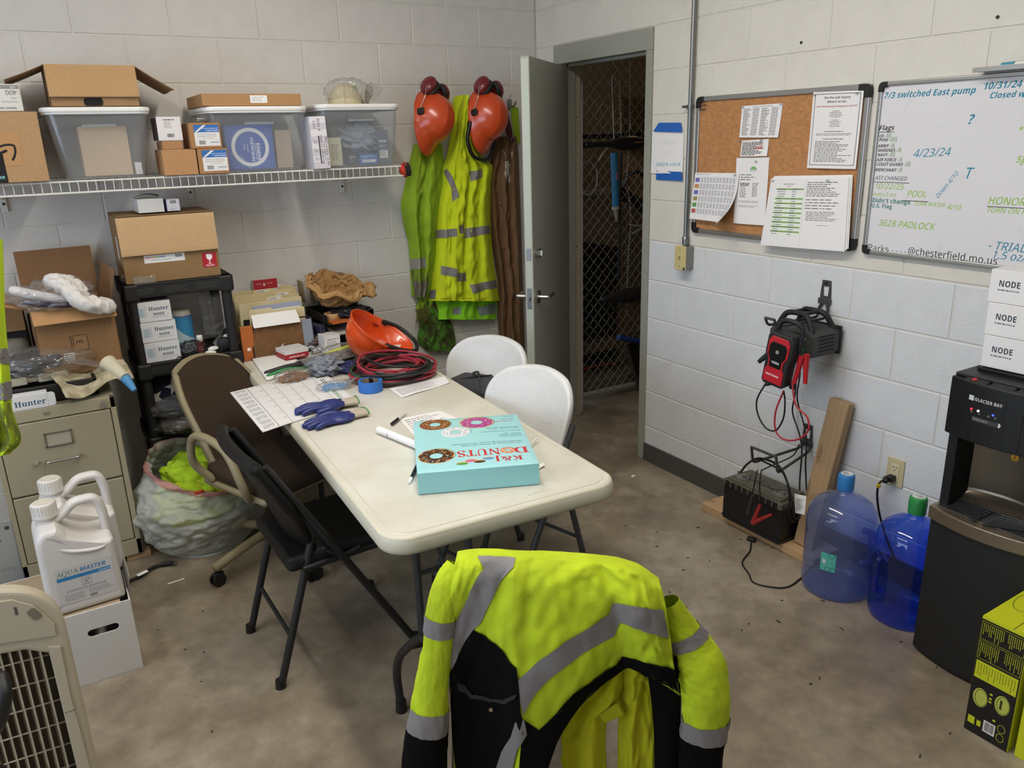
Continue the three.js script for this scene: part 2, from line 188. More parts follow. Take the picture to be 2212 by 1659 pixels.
// cloth nets, points in metres
const NET = {
  jacket: [[[-1.966,0.6,2.654],[-1.916,0.607,2.689],[-1.848,0.603,2.735],[-1.772,0.6,2.787],[-1.691,0.593,2.842],[-1.62,0.574,2.891],[-1.567,0.53,2.927]],[[-1.971,0.78,2.663],[-1.921,0.787,2.697],[-1.854,0.783,2.743],[-1.777,0.78,2.796],[-1.697,0.773,2.851],[-1.625,0.754,2.899],[-1.573,0.71,2.935]],[[-2,0.8,2.704],[-1.949,0.807,2.738],[-1.882,0.803,2.785],[-1.805,0.8,2.837],[-1.725,0.793,2.892],[-1.654,0.774,2.941],[-1.601,0.73,2.977]],[[-2.024,0.75,2.724],[-1.973,0.762,2.764],[-1.906,0.76,2.816],[-1.828,0.763,2.87],[-1.734,0.767,2.922],[-1.667,0.749,2.974],[-1.607,0.705,2.997]],[[-2.036,0.639,2.716],[-1.974,0.652,2.758],[-1.916,0.664,2.828],[-1.827,0.687,2.895],[-1.73,0.703,2.943],[-1.671,0.689,3.001],[-1.603,0.631,3.012]],[[-2.034,0.54,2.705],[-1.968,0.554,2.75],[-1.916,0.546,2.834],[-1.816,0.586,2.902],[-1.714,0.614,2.942],[-1.663,0.62,3.007],[-1.596,0.574,3.017]],[[-2.034,0.428,2.698],[-1.967,0.443,2.745],[-1.91,0.413,2.838],[-1.801,0.477,2.901],[-1.693,0.522,2.926],[-1.65,0.555,2.997],[-1.591,0.529,3.02]],[[-2.04,0.037,2.7],[-1.964,0.04,2.752],[-1.899,0.075,2.833],[-1.815,0.327,2.866],[-1.677,0.48,2.913],[-1.636,0.496,2.989],[-1.571,0.441,3.022]]],
  jacket_side: [[[-1.62,0.503,2.952],[-1.601,0.524,2.989],[-1.572,0.54,3.008]],[[-1.606,0.442,2.949],[-1.584,0.465,2.988],[-1.555,0.479,3.008]],[[-1.593,0.295,2.958],[-1.575,0.314,2.994],[-1.544,0.305,3.003]],[[-1.584,0.012,2.964],[-1.568,0.034,2.999],[-1.538,0.024,3.007]]],
  hood_a: [[[-1.684,0.466,2.859],[-1.666,0.474,2.883],[-1.641,0.466,2.889]],[[-1.747,0.352,2.816],[-1.702,0.392,2.883],[-1.64,0.383,2.889]],[[-1.77,0.271,2.8],[-1.731,0.313,2.864],[-1.671,0.293,2.868]],[[-1.765,0.144,2.804],[-1.731,0.189,2.864],[-1.673,0.162,2.867]],[[-1.759,-0.059,2.808],[-1.73,-0.025,2.864],[-1.671,-0.056,2.868]]],
  hood_b: [[[-1.641,0.459,2.876],[-1.625,0.482,2.924],[-1.577,0.461,2.933]],[[-1.642,0.288,2.876],[-1.623,0.314,2.925],[-1.571,0.298,2.936]],[[-1.642,-0.065,2.876],[-1.62,-0.032,2.927],[-1.566,-0.051,2.94]]],
  coat_lime: [[[-0.834,1.725,0.03],[-0.83,1.724,0.085],[-0.818,1.724,0.12],[-0.78,1.723,0.1],[-0.761,1.722,0.12],[-0.717,1.721,0.09],[-0.663,1.72,0.04]],[[-0.873,1.608,0.03],[-0.862,1.608,0.085],[-0.842,1.608,0.12],[-0.796,1.606,0.1],[-0.769,1.605,0.12],[-0.718,1.602,0.09],[-0.656,1.599,0.04]],[[-0.91,1.485,0.03],[-0.893,1.486,0.085],[-0.867,1.486,0.12],[-0.816,1.483,0.1],[-0.783,1.481,0.12],[-0.726,1.477,0.09],[-0.657,1.471,0.04]],[[-0.933,1.411,0.03],[-0.914,1.413,0.085],[-0.887,1.413,0.12],[-0.835,1.408,0.1],[-0.801,1.407,0.12],[-0.743,1.402,0.09],[-0.674,1.395,0.04]],[[-0.926,1.309,0.03],[-0.913,1.312,0.085],[-0.892,1.313,0.12],[-0.846,1.308,0.1],[-0.818,1.307,0.12],[-0.766,1.301,0.09],[-0.704,1.292,0.04]],[[-0.906,1.204,0.03],[-0.899,1.208,0.085],[-0.883,1.21,0.12],[-0.843,1.205,0.1],[-0.821,1.204,0.12],[-0.775,1.198,0.09],[-0.719,1.188,0.04]],[[-0.902,1.098,0.03],[-0.898,1.104,0.085],[-0.885,1.107,0.12],[-0.847,1.101,0.1],[-0.828,1.101,0.12],[-0.785,1.093,0.09],[-0.732,1.082,0.04]],[[-0.895,0.991,0.03],[-0.898,0.999,0.085],[-0.892,1.003,0.12],[-0.862,0.997,0.1],[-0.849,0.998,0.12],[-0.813,0.99,0.09],[-0.768,0.978,0.04]],[[-0.883,0.873,0.03],[-0.894,0.883,0.085],[-0.897,0.889,0.12],[-0.875,0.883,0.1],[-0.871,0.886,0.12],[-0.844,0.878,0.09],[-0.808,0.865,0.04]]],
  coat_lime_body: [[[-0.784,1.427,0.03],[-0.762,1.427,0.06],[-0.721,1.424,0.05],[-0.689,1.423,0.06],[-0.638,1.418,0.03]],[[-0.784,1.246,0.03],[-0.766,1.247,0.06],[-0.729,1.243,0.05],[-0.702,1.241,0.06],[-0.654,1.235,0.03]],[[-0.798,1.088,0.03],[-0.782,1.09,0.06],[-0.747,1.085,0.05],[-0.721,1.084,0.06],[-0.676,1.076,0.03]],[[-0.823,0.929,0.03],[-0.812,0.932,0.06],[-0.782,0.927,0.05],[-0.762,0.926,0.06],[-0.722,0.917,0.03]],[[-0.888,0.806,0.03],[-0.871,0.808,0.06],[-0.837,0.802,0.05],[-0.811,0.8,0.06],[-0.766,0.789,0.03]]],
  pants_dirty: [[[-0.857,0.849,0.02],[-0.843,0.853,0.055],[-0.816,0.85,0.06],[-0.782,0.844,0.05],[-0.737,0.834,0.02]],[[-0.877,0.769,0.02],[-0.845,0.771,0.055],[-0.799,0.765,0.06],[-0.746,0.756,0.05],[-0.682,0.742,0.02]],[[-0.864,0.698,0.02],[-0.826,0.699,0.055],[-0.775,0.692,0.06],[-0.716,0.682,0.05],[-0.645,0.666,0.02]],[[-0.882,0.616,0.02],[-0.836,0.616,0.055],[-0.777,0.608,0.06],[-0.71,0.595,0.05],[-0.631,0.577,0.02]],[[-0.826,0.542,0.02],[-0.797,0.544,0.055],[-0.754,0.539,0.06],[-0.703,0.528,0.05],[-0.641,0.512,0.02]]],
  coat_yellow: [[[-0.514,1.981,0.05],[-0.542,1.978,0.11],[-0.55,1.976,0.13],[-0.557,1.975,0.15],[-0.54,1.977,0.125],[-0.551,1.975,0.15],[-0.537,1.976,0.13],[-0.539,1.976,0.14],[-0.487,1.981,0.05]],[[-0.56,1.883,0.05],[-0.581,1.881,0.11],[-0.581,1.88,0.13],[-0.582,1.88,0.15],[-0.558,1.88,0.125],[-0.562,1.879,0.15],[-0.541,1.88,0.13],[-0.536,1.88,0.14],[-0.477,1.882,0.05]],[[-0.58,1.772,0.05],[-0.598,1.772,0.11],[-0.596,1.771,0.13],[-0.593,1.771,0.15],[-0.567,1.771,0.125],[-0.567,1.77,0.15],[-0.543,1.77,0.13],[-0.536,1.77,0.14],[-0.474,1.77,0.05]],[[-0.628,1.661,0.05],[-0.633,1.661,0.11],[-0.618,1.661,0.13],[-0.603,1.66,0.15],[-0.564,1.659,0.125],[-0.552,1.659,0.15],[-0.515,1.657,0.13],[-0.495,1.657,0.14],[-0.419,1.654,0.05]],[[-0.67,1.595,0.05],[-0.66,1.595,0.11],[-0.631,1.594,0.13],[-0.602,1.593,0.15],[-0.548,1.591,0.125],[-0.521,1.59,0.15],[-0.47,1.587,0.13],[-0.434,1.586,0.14],[-0.341,1.581,0.05]],[[-0.687,1.499,0.05],[-0.677,1.5,0.11],[-0.647,1.5,0.13],[-0.617,1.499,0.15],[-0.564,1.495,0.125],[-0.536,1.494,0.15],[-0.484,1.491,0.13],[-0.448,1.489,0.14],[-0.355,1.481,0.05]],[[-0.724,1.373,0.05],[-0.711,1.375,0.11],[-0.678,1.374,0.13],[-0.646,1.373,0.15],[-0.59,1.368,0.125],[-0.559,1.367,0.15],[-0.504,1.362,0.13],[-0.465,1.36,0.14],[-0.37,1.349,0.05]],[[-0.741,1.244,0.05],[-0.726,1.247,0.11],[-0.692,1.246,0.13],[-0.657,1.245,0.15],[-0.599,1.238,0.125],[-0.567,1.238,0.15],[-0.511,1.231,0.13],[-0.47,1.229,0.14],[-0.372,1.213,0.05]],[[-0.763,1.087,0.05],[-0.744,1.091,0.11],[-0.706,1.09,0.13],[-0.668,1.088,0.15],[-0.606,1.079,0.125],[-0.57,1.078,0.15],[-0.51,1.07,0.13],[-0.465,1.067,0.14],[-0.363,1.046,0.05]],[[-0.786,0.954,0.05],[-0.762,0.96,0.11],[-0.72,0.958,0.13],[-0.677,0.955,0.15],[-0.61,0.944,0.125],[-0.569,0.943,0.15],[-0.504,0.933,0.13],[-0.454,0.928,0.14],[-0.346,0.903,0.05]],[[-0.805,0.847,0.05],[-0.777,0.853,0.11],[-0.73,0.85,0.13],[-0.683,0.848,0.15],[-0.613,0.835,0.125],[-0.568,0.833,0.15],[-0.498,0.821,0.13],[-0.443,0.815,0.14],[-0.331,0.787,0.05]]],
  coat_under: [[[-0.738,0.975,0.04],[-0.694,0.975,0.08],[-0.625,0.966,0.07],[-0.568,0.962,0.085],[-0.494,0.951,0.07],[-0.433,0.946,0.08],[-0.342,0.93,0.04]],[[-0.762,0.84,0.04],[-0.714,0.84,0.08],[-0.641,0.83,0.07],[-0.58,0.824,0.085],[-0.502,0.812,0.07],[-0.436,0.805,0.08],[-0.341,0.786,0.04]],[[-0.781,0.731,0.04],[-0.732,0.732,0.08],[-0.658,0.719,0.07],[-0.595,0.713,0.085],[-0.516,0.699,0.07],[-0.449,0.692,0.08],[-0.353,0.671,0.04]]],
  coverall: [[[-0.279,1.753,0.03],[-0.29,1.752,0.08],[-0.265,1.752,0.07],[-0.258,1.751,0.09],[-0.23,1.751,0.075],[-0.217,1.751,0.085],[-0.171,1.75,0.04]],[[-0.326,1.663,0.03],[-0.327,1.663,0.08],[-0.293,1.662,0.07],[-0.277,1.662,0.09],[-0.24,1.661,0.075],[-0.217,1.66,0.085],[-0.161,1.658,0.04]],[[-0.371,1.508,0.03],[-0.364,1.509,0.08],[-0.322,1.507,0.07],[-0.298,1.506,0.09],[-0.253,1.503,0.075],[-0.223,1.502,0.085],[-0.159,1.497,0.04]],[[-0.367,1.374,0.03],[-0.36,1.376,0.08],[-0.319,1.373,0.07],[-0.295,1.373,0.09],[-0.251,1.369,0.075],[-0.221,1.368,0.085],[-0.157,1.361,0.04]],[[-0.361,1.211,0.03],[-0.355,1.214,0.08],[-0.314,1.21,0.07],[-0.291,1.21,0.09],[-0.247,1.205,0.075],[-0.218,1.203,0.085],[-0.155,1.194,0.04]],[[-0.342,1.042,0.03],[-0.339,1.047,0.08],[-0.301,1.042,0.07],[-0.281,1.043,0.09],[-0.24,1.037,0.075],[-0.213,1.035,0.085],[-0.153,1.024,0.04]],[[-0.319,0.869,0.03],[-0.32,0.876,0.08],[-0.285,0.87,0.07],[-0.269,0.871,0.09],[-0.231,0.865,0.075],[-0.208,0.863,0.085],[-0.151,0.85,0.04]],[[-0.33,0.666,0.03],[-0.329,0.675,0.08],[-0.292,0.668,0.07],[-0.274,0.669,0.09],[-0.234,0.661,0.075],[-0.209,0.659,0.085],[-0.15,0.643,0.04]],[[-0.322,0.441,0.03],[-0.322,0.451,0.08],[-0.287,0.443,0.07],[-0.269,0.445,0.09],[-0.231,0.435,0.075],[-0.207,0.434,0.085],[-0.149,0.414,0.04]]],
  coat_edge: [[[-2.909,1.471,1],[-2.886,1.476,1.08],[-2.866,1.476,1.1],[-2.848,1.471,1.06],[-2.828,1.473,1.1],[-2.81,1.466,1.04]],[[-2.933,1.349,1],[-2.908,1.357,1.08],[-2.887,1.357,1.1],[-2.869,1.35,1.06],[-2.847,1.353,1.1],[-2.829,1.343,1.04]],[[-2.958,1.226,1],[-2.931,1.236,1.08],[-2.91,1.237,1.1],[-2.891,1.227,1.06],[-2.868,1.231,1.1],[-2.85,1.218,1.04]],[[-2.982,1.1,1],[-2.954,1.113,1.08],[-2.93,1.113,1.1],[-2.91,1.101,1.06],[-2.885,1.106,1.1],[-2.865,1.089,1.04]],[[-3.005,0.988,1],[-2.974,1.002,1.08],[-2.948,1.003,1.1],[-2.927,0.989,1.06],[-2.9,0.994,1.1],[-2.878,0.974,1.04]],[[-3.024,0.89,1],[-2.991,0.906,1.08],[-2.965,0.907,1.1],[-2.942,0.891,1.06],[-2.914,0.896,1.1],[-2.891,0.874,1.04]],[[-3.03,0.788,1],[-2.995,0.806,1.08],[-2.966,0.806,1.1],[-2.941,0.787,1.06],[-2.911,0.793,1.1],[-2.885,0.768,1.04]],[[-3.041,0.735,1],[-3.012,0.755,1.08],[-2.99,0.756,1.1],[-2.972,0.739,1.06],[-2.948,0.746,1.1],[-2.931,0.722,1.04]]]
};
// ---------- room ----------
const S = 0.2032, RX = -4.7, RZ = 6.2, RH = S * 15;
const grain = tileNoise(512, 90, 21, 3, 0.7), lump = tileNoise(512, 9, 31, 5);
const T_block = grey(512, grain.map((v, i) => 0.55 * v + 0.45 * lump[i]));
const paint = (hex, k = 0.025) => M('#ffffff', 0.62, { map: mottle(hex, k, lump), bumpMap: T_block, bumpScale: 0.0022 });
const P_up = paint('#d8d4ca'), P_low = paint('#d6d8da'), P_left = paint('#d3cfc9'), P_mortar = paint('#d4d0c8');
const bcache = {};
function blockGeo(w, h, v) { // block face with eased arrises, back open into the wall
  const key = w.toFixed(3) + h.toFixed(3) + v; if (bcache[key]) return bcache[key];
  const b = 0.004, d = 0.0045, g = 0.0015, a = w / 2 - g, c = h / 2 - g, P = [[-a, -c, -d], [a, -c, -d], [a, c, -d], [-a, c, -d], [-a + b, -c + b, 0], [a - b, -c + b, 0], [a - b, c - b, 0], [-a + b, c - b, 0]], F = [[4, 5, 6, 7], [0, 1, 5, 4], [1, 2, 6, 5], [2, 3, 7, 6], [3, 0, 4, 7]], pos = [], uv = [];
  for (const q of F) for (const i of [q[0], q[1], q[2], q[0], q[2], q[3]]) { pos.push(...P[i]); uv.push(P[i][0] * 1.6 + v * 0.37, P[i][1] * 1.6 + v * 0.61); }
  const o = new THREE.BufferGeometry(); o.setAttribute('position', new THREE.Float32BufferAttribute(pos, 3)); o.setAttribute('uv', new THREE.Float32BufferAttribute(uv, 2)); o.computeVertexNormals(); return bcache[key] = o;
}
function blocks(wall, from, to, phase, place, mat, hole) {
  for (let k = 0; k < 15; k++) {
    const odd = (k % 2 === 0) ? 1 : 0; let joints = [from];
    for (let n = -40; n < 60; n++) { if ((n & 1) !== odd) continue; const q = phase + n * S; if (q > from + 0.03 && q < to - 0.03) joints.push(q); } joints.push(to);
    let segs = joints.slice(1).map((q, i) => [joints[i], q]);
    if (hole && k < hole[2]) segs = segs.flatMap(([a, b]) => (b <= hole[0] || a >= hole[1]) ? [[a, b]] : [[a, Math.min(b, hole[0])], [Math.max(a, hole[1]), b]].filter(([p, q]) => q - p > 0.02));
    for (const [a, b] of segs) { const m = part('block', blockGeo(b - a, S, Math.floor(rnd() * 4)), mat(k), wall); place(m, (a + b) / 2, (k + 0.5) * S); m.position.add(V(0, 0, 0)); }
  }
}
const wl = struct('wall_left', null, null, 'painted concrete block wall behind the wire shelf');
part('mortar', box(RX - 0.2, 0.02, 0, RH, -0.2, -0.0032, 0), P_mortar, wl);
blocks(wl, -3.42, -0.0005, 0.0264, (m, c, y) => m.position.set(c, y, 0), () => P_left);
part('block', box(RX, -3.42, 0, RH, -0.006, 0, 0), P_left, wl);
const wr = struct('wall_right', null, null, 'white painted concrete block wall with the doorway and boards');
part('mortar', mrg([box(0.0032, 0.2, 0, RH, 0, 0.191, 0), box(0.0032, 0.2, 0, RH, 1.046, RZ, 0), box(0.0032, 0.2, 2.2352, RH, 0.191, 1.046, 0)]), P_mortar, wr);
blocks(wr, 0.0005, 4.29, 1.0423, (m, c, y) => { m.position.set(0, y, c); m.rotation.y = -PI / 2; }, (k) => (k < 6 ? P_low : P_up), [0.191, 1.046, 11]);
part('block', box(0, 0.006, 0, RH, 4.29, RZ, 0), P_up, wr);
struct('wall_back', box(RX - 0.2, 0.2, 0, RH, RZ, RZ + 0.2, 0), P_up);
struct('ceiling', box(RX - 0.2, 0.2, RH, RH + 0.15, -0.2, RZ + 0.2, 0), M('#d8d5cf', 0.8));
{ // far wall with the daylight window, left of the picture
  const w = struct('wall_side', mrg([box(RX - 0.2, RX, 0, 0.95, 0, RZ, 0), box(RX - 0.2, RX, 2.35, RH, 0, RZ, 0), box(RX - 0.2, RX, 0.95, 2.35, 0, 1.3, 0), box(RX - 0.2, RX, 0.95, 2.35, 4.1, RZ, 0)]), P_up);
  const win = struct('window_1', null, null, 'wide steel window on the side wall');
  part('window_frame', mrg([box(RX - 0.14, RX - 0.08, 0.95, 0.99, 1.3, 4.1, 0), box(RX - 0.14, RX - 0.08, 2.31, 2.35, 1.3, 4.1, 0), ...[1.3, 2.22, 3.14, 4.06].map((z) => box(RX - 0.14, RX - 0.08, 0.95, 2.35, z, z + 0.04, 0))]), M('#9b9a94', 0.5), win);
}
{ // concrete floor: stains, scuffs, trowel marks
  const size = 1024, a = tileNoise(size, 7, 41, 7, 0.68), b = tileNoise(size, 40, 55, 4, 0.6), c0 = [138, 125, 107], c1 = [157, 145, 127], c2 = [117, 104, 88];
  const t = dtex(size, (x, y, i) => { const n = a[i], m = b[i]; let c = c0.map((v, j) => lerp(v, c1[j], sstep(0.46, 0.7, n))); c = c.map((v, j) => lerp(v, c2[j], sstep(0.5, 0.28, n) * 0.75)); const k = 1 + (m - 0.5) * 0.26; return c.map((v) => clamp(v * k, 0, 255)); }, true);
  const fm = M('#ffffff', 0.5, { map: t, bumpMap: T_fine, bumpScale: 0.0006, roughnessMap: grey(512, lump.map((v) => 0.75 + 0.5 * (v - 0.5))) });
  const g = new THREE.BoxGeometry(3.4 - RX, 0.1, RZ + 3.2), p = g.attributes.position, uv = g.attributes.uv; g.translate((3.4 + RX) / 2, -0.05, (RZ - 3) / 2 + 0.1);
  for (let i = 0; i < p.count; i++) uv.setXY(i, p.getX(i) / 2.3, p.getZ(i) / 2.3);
  struct('floor', g, fm, 'bare stained concrete floor');
}
struct('baseboard_right', box(-0.012, 0.001, 0, 0.101, 1.05, 4.6, 0.003), M('#4b4a47', 0.55), 'dark grey rubber cove base');
{ // doorway: steel frame and the room behind it
  const F = M('#97988d', 0.5), f = struct('trim_1', null, null, 'grey painted steel door frame');
  const jamb = (z0, z1) => box(-0.006, 0.146, 0, 2.1335, z0, z1, 0.002);
  part('jamb', jamb(0.191, 0.241), M('#ada48d', 0.5), f); part('jamb', jamb(0.997, 1.046), F, f);
  part('head', box(-0.006, 0.146, 2.134, 2.234, 0.191, 1.046, 0.002), F, f);
  part('stop', mrg([box(0.05, 0.1, 0, 2.134, 0.241, 0.256, 0.001), box(0.05, 0.1, 2.119, 2.134, 0.241, 0.997, 0.001), box(0.05, 0.1, 0, 2.134, 0.982, 0.997, 0.001)]), F, f);
  for (const y of [0.35, 1.1, 1.85]) part('screw', tf(cy(0.005, 0.005, 0.002, 0, 0, 0, 10), [0.12, y, 0.242], [PI / 2, 0, 0]), STEEL, f);
  const D = M('#a39d91', 0.85);
  struct('wall_storage', mrg([box(0.2, 3.4, 0, RH, -2.7, -2.6, 0), box(3.3, 3.4, 0, RH, -2.6, 1.7, 0), box(0.2, 3.4, 0, RH, 1.6, 1.7, 0), box(0.1, 0.2, 0, RH, -2.7, -0.2, 0)]), D, 'dark walls of the store room behind the doorway');
  struct('ceiling_storage', box(0.2, 3.4, RH, RH + 0.1, -2.7, 1.7, 0), D);
}
{ // door leaf
  const th = 49 * PI / 180, w = 0.752, T = 0.045, h = 2.11, o = thing('door_leaf', 'grey steel door standing open beside the hanging work coats', 'door', [0, 0.008, 0.244], -th); o.userData.kind = 'thing';
  // local: z along the leaf, x from room side (0) to far side (T)
  part('panel', box(0, T, 0, h, 0, w, 0.002), M('#a2a397', 0.45), o); part('edge_channel', box(0.004, T - 0.004, 0.01, h - 0.01, w - 0.001, w + 0.002, 0.0008), M('#b9bfb2', 0.42), o);
  const lev = (y) => { const g = []; for (const s of [-1, 1]) { const x = s < 0 ? 0 : T; g.push(tf(cy(0.033, 0.036, 0.012, 0, 0, 0, 24), [x + s * 0.006, y, w - 0.06], [0, 0, PI / 2]), tf(cy(0.012, 0.012, 0.05, 0, 0, 0, 16), [x + s * 0.035, y, w - 0.06], [0, 0, PI / 2]), bx(0.016, 0.02, 0.115, x + s * 0.062, y, w - 0.105, 0.007, 2)); } return mrg(g); };
  part('lever_handle', lev(0.93), CHROME, o, 'satin chrome lever handle'); part('latch_plate', mrg([box(0.01, 0.035, 0.875, 0.985, w + 0.002, w + 0.005, 0.001), bx(0.012, 0.02, 0.014, 0.022, 0.93, w + 0.01)]), STEEL, o);
  part('deadbolt', mrg([tf(cy(0.022, 0.026, 0.02, 0, 0, 0, 20), [T + 0.01, 1.16, w - 0.06], [0, 0, PI / 2]), bx(0.02, 0.028, 0.008, T + 0.025, 1.16, w - 0.06)]), CHROME, o); part('latch_plate', box(0.01, 0.035, 1.13, 1.19, w + 0.002, w + 0.005, 0.001), STEEL, o);
  for (const y of [0.25, 1.05, 1.85]) part('hinge', cy(0.008, 0.008, 0.1, -0.006, y, -0.002, 10), STEEL, o);
}
for (const [i, [x, z, w, l, k]] of LAMPS.entries()) {
  const o = thing('ceiling_light', i ? 'white ceiling strip light toward the window side' : 'white ceiling strip light above the folding table', 'lamp', [x, RH, z]);
  part('housing', box(-w / 2 - 0.02, w / 2 + 0.02, -0.07, 0, -l / 2 - 0.03, l / 2 + 0.03, 0.004), M('#e4e4e0', 0.5), o);
  part('lamp_tube', box(-w / 2, w / 2, -0.085, -0.07, -l / 2, l / 2, 0.004), M('#ffffff', 0.4, { emissive: '#fff6e6', emissiveIntensity: 6 * k }), o);
}
{ // dim bulb in the store room
  const o = thing('store_room_bulb', 'dim bare bulb hanging inside the dark store room', 'lamp', [1.9, RH, -0.9]); part('cord', cy(0.004, 0.004, 0.35, 0, -0.175, 0, 6), BLACK, o); part('lamp_bulb', new THREE.SphereGeometry(0.035, 16, 12).translate(0, -0.385, 0), M('#ffffff', 0.4, { emissive: '#ffd9a0', emissiveIntensity: 0.8 }), o);
  const l = new THREE.PointLight('#ffd9a8', 0.22, 0, 2); l.position.set(1.9, RH - 0.385, -0.9); l.castShadow = true; l.shadow.radius = 1.5; scene.add(l);
}
// ---------- right wall: boards ----------
const ALU = M('#b9bab8', 0.3, { metalness: 0.9 }), CORK = M('#ffffff', 0.9, { map: dtex(512, (x, y, i) => { const n = fineN[i], k = 0.88 + 0.24 * n; return [178 * k, 126 * k, 80 * k]; }, true), bumpMap: T_fine, bumpScale: 0.0008 });
function board(name, label, z0, z1, y0, y1, face, rim, corner) { // wall board at x = 0
  const o = thing(name, label, 'board', [0, y0, z0]), W = z1 - z0, H = y1 - y0, t = 0.02;
  const fm = part('face', surf((u, v) => [-0.012, rim + (H - 2 * rim) * (1 - v), rim + (W - 2 * rim) * u], 1, 1), face, o);
  part('backing', box(-0.011, -0.001, 0.004, H - 0.004, 0.004, W - 0.004, 0), M('#6e6a62', 0.8), o);
  const bar = (a, b, c, d) => box(-t, -0.001, a, b, c, d, 0.004, 2);
  part('frame_rail', bar(H - rim, H, corner, W - corner), ALU, o); part('frame_rail', bar(0, rim, corner, W - corner), ALU, o); part('frame_rail', bar(corner, H - corner, 0, rim), ALU, o); part('frame_rail', bar(corner, H - corner, W - rim, W), ALU, o);
  for (const [a, b] of [[0, 0], [1, 0], [0, 1], [1, 1]]) { // black corner caps, rounded outside
    const L = corner + 0.004, s = new THREE.Shape(), r = rim * 1.25; s.moveTo(0, r); s.quadraticCurveTo(0, 0, r, 0); s.lineTo(L, 0); s.lineTo(L, rim + 0.003); s.lineTo(rim + 0.006, rim + 0.003); s.lineTo(rim + 0.003, rim + 0.006); s.lineTo(rim + 0.003, L); s.lineTo(0, L); s.closePath();
    let g = ext(s, 0.023, 0.002); g.scale(a ? -1 : 1, b ? -1 : 1, 1).rotateY(-PI / 2); g.translate(0, b ? H : 0, a ? W : 0); if (a !== b) { const ix = plain(g).attributes.position; g = plain(g); for (let i = 0; i < ix.count; i += 3) { const p = [0, 1, 2].map((k) => [ix.getX(i + k), ix.getY(i + k), ix.getZ(i + k)]); ix.setXYZ(i + 1, ...p[2]); ix.setXYZ(i + 2, ...p[1]); } g.computeVertexNormals(); }
    part('corner_cap', g, BLACK, o);
  }
  return o;
}
board('cork_board', 'framed brown cork board covered with pinned papers', 1.371, 2.265, 1.289, 1.899, CORK, 0.022, 0.045);
const TEAL = '#1f7f9c', GRN = '#8ab83a', WB0 = 2.298, WB1 = 3.518, WBY0 = 1.286, WBY1 = 1.9;
const wbTex = cv(2048, 1024, (c, w, h) => {
  c.fillStyle = '#dedce0'; c.fillRect(0, 0, w, h);
  for (let i = 0; i < 60; i++) { c.fillStyle = `rgba(150,150,170,${rr(0.02, 0.06)})`; c.beginPath(); c.ellipse(rnd() * w, rnd() * h, rr(10, 70), rr(4, 18), rnd() * 3, 0, 7); c.fill(); }
  const rim = 0.016, put = (p, s, size, col, rot = 0, font = 'sans-serif', style = 'italic') => { const X = (p[2] - WB0 - rim) / (WB1 - WB0 - 2 * rim) * w, Y = (1 - (p[1] - WBY0 - rim) / (WBY1 - WBY0 - 2 * rim)) * h; c.save(); c.translate(X, Y); c.rotate(rot); text(c, s, 0, 0, size, col, font, style); c.restore(); };
  put([-0.012,1.842,2.316], '7/3 switched East pump', 50, TEAL, 0, 'sans-serif', 'italic bold');
  put([-0.012,1.852,2.669], '10/31/24', 50, TEAL, 0, 'sans-serif', 'italic bold'); put([-0.012,1.824,2.694], 'Closed water', 44, TEAL, 0, 'sans-serif', 'italic bold'); put([-0.012,1.82,2.794], 'for season', 40, TEAL, 0, 'sans-serif', 'italic bold');
  put([-0.012,1.747,2.633], '?', 74, TEAL, 0, 'sans-serif', 'italic bold');
  put([-0.012,1.64,2.457], '4/23/24', 66, TEAL, -0.05); put([-0.012,1.573,2.646], 'T', 88, TEAL);
  put([-0.012,1.734,2.311], 'Flags', 42, '#222', 0, 'sans-serif', 'italic bold');
  const L = [['US -', 3, [-0.012,1.709,2.314]], ['POW -', 4, [-0.012,1.695,2.316]], ['Army -', 2, [-0.012,1.674,2.314]], ['Marines -', 2, [-0.012,1.659,2.316]], ['Navy -', 3, [-0.012,1.643,2.316]], ['Air Force -', 2, [-0.012,1.626,2.315]], ['Coast Guard -', 3, [-0.012,1.61,2.315]], ['Merchant -', 2, [-0.012,1.59,2.313]]];
  for (const [s, n, p] of L) { put(p, s.toUpperCase(), 27, '#222', 0, 'sans-serif', 'italic bold'); c.font = 'italic bold 27px sans-serif'; const W = c.measureText(s.toUpperCase()).width, X = (p[2] - WB0 - rim) / (WB1 - WB0 - 2 * rim) * w, Y = (1 - (p[1] - WBY0 - rim) / (WBY1 - WBY0 - 2 * rim)) * h; c.fillStyle = '#4c8a3e'; for (let i = 0; i < n; i++) c.fillRect(X + W + 8 + i * 11, Y - 26, 4, 28); }
  put([-0.012,1.56,2.307], 'LAST CHANGED', 34, '#2a2a2a'); c.fillStyle = '#444';
  for (const [p, l] of [[[-0.012,1.729,2.311], 110], [[-0.012,1.553,2.31], 250], [[-0.012,1.492,2.437], 170], [[-0.012,1.488,2.739], 420]]) { const X = (p[2] - WB0 - rim) / (WB1 - WB0 - 2 * rim) * w, Y = (1 - (p[1] - WBY0 - rim) / (WBY1 - WBY0 - 2 * rim)) * h; c.fillRect(X, Y, l, 4); }
  put([-0.012,1.528,2.317], '10/22/25', 50, GRN); put([-0.012,1.503,2.316], 'every 3 mo.', 32, GRN); put([-0.012,1.478,2.315], "Didn't change", 40, '#1f6f6a', 0, 'sans-serif', 'bold'); put([-0.012,1.459,2.314], 'U.S. Flag', 36, '#1f6f6a', 0, 'sans-serif', 'bold');
  put([-0.012,1.506,2.45], 'POOL', 50, GRN); put([-0.012,1.476,2.468], '- TURN WATER', 34, GRN); put([-0.012,1.469,2.603], '4/10', 42, GRN); put([-0.012,1.502,2.568], 'Down 4/10', 38, TEAL, -0.95);
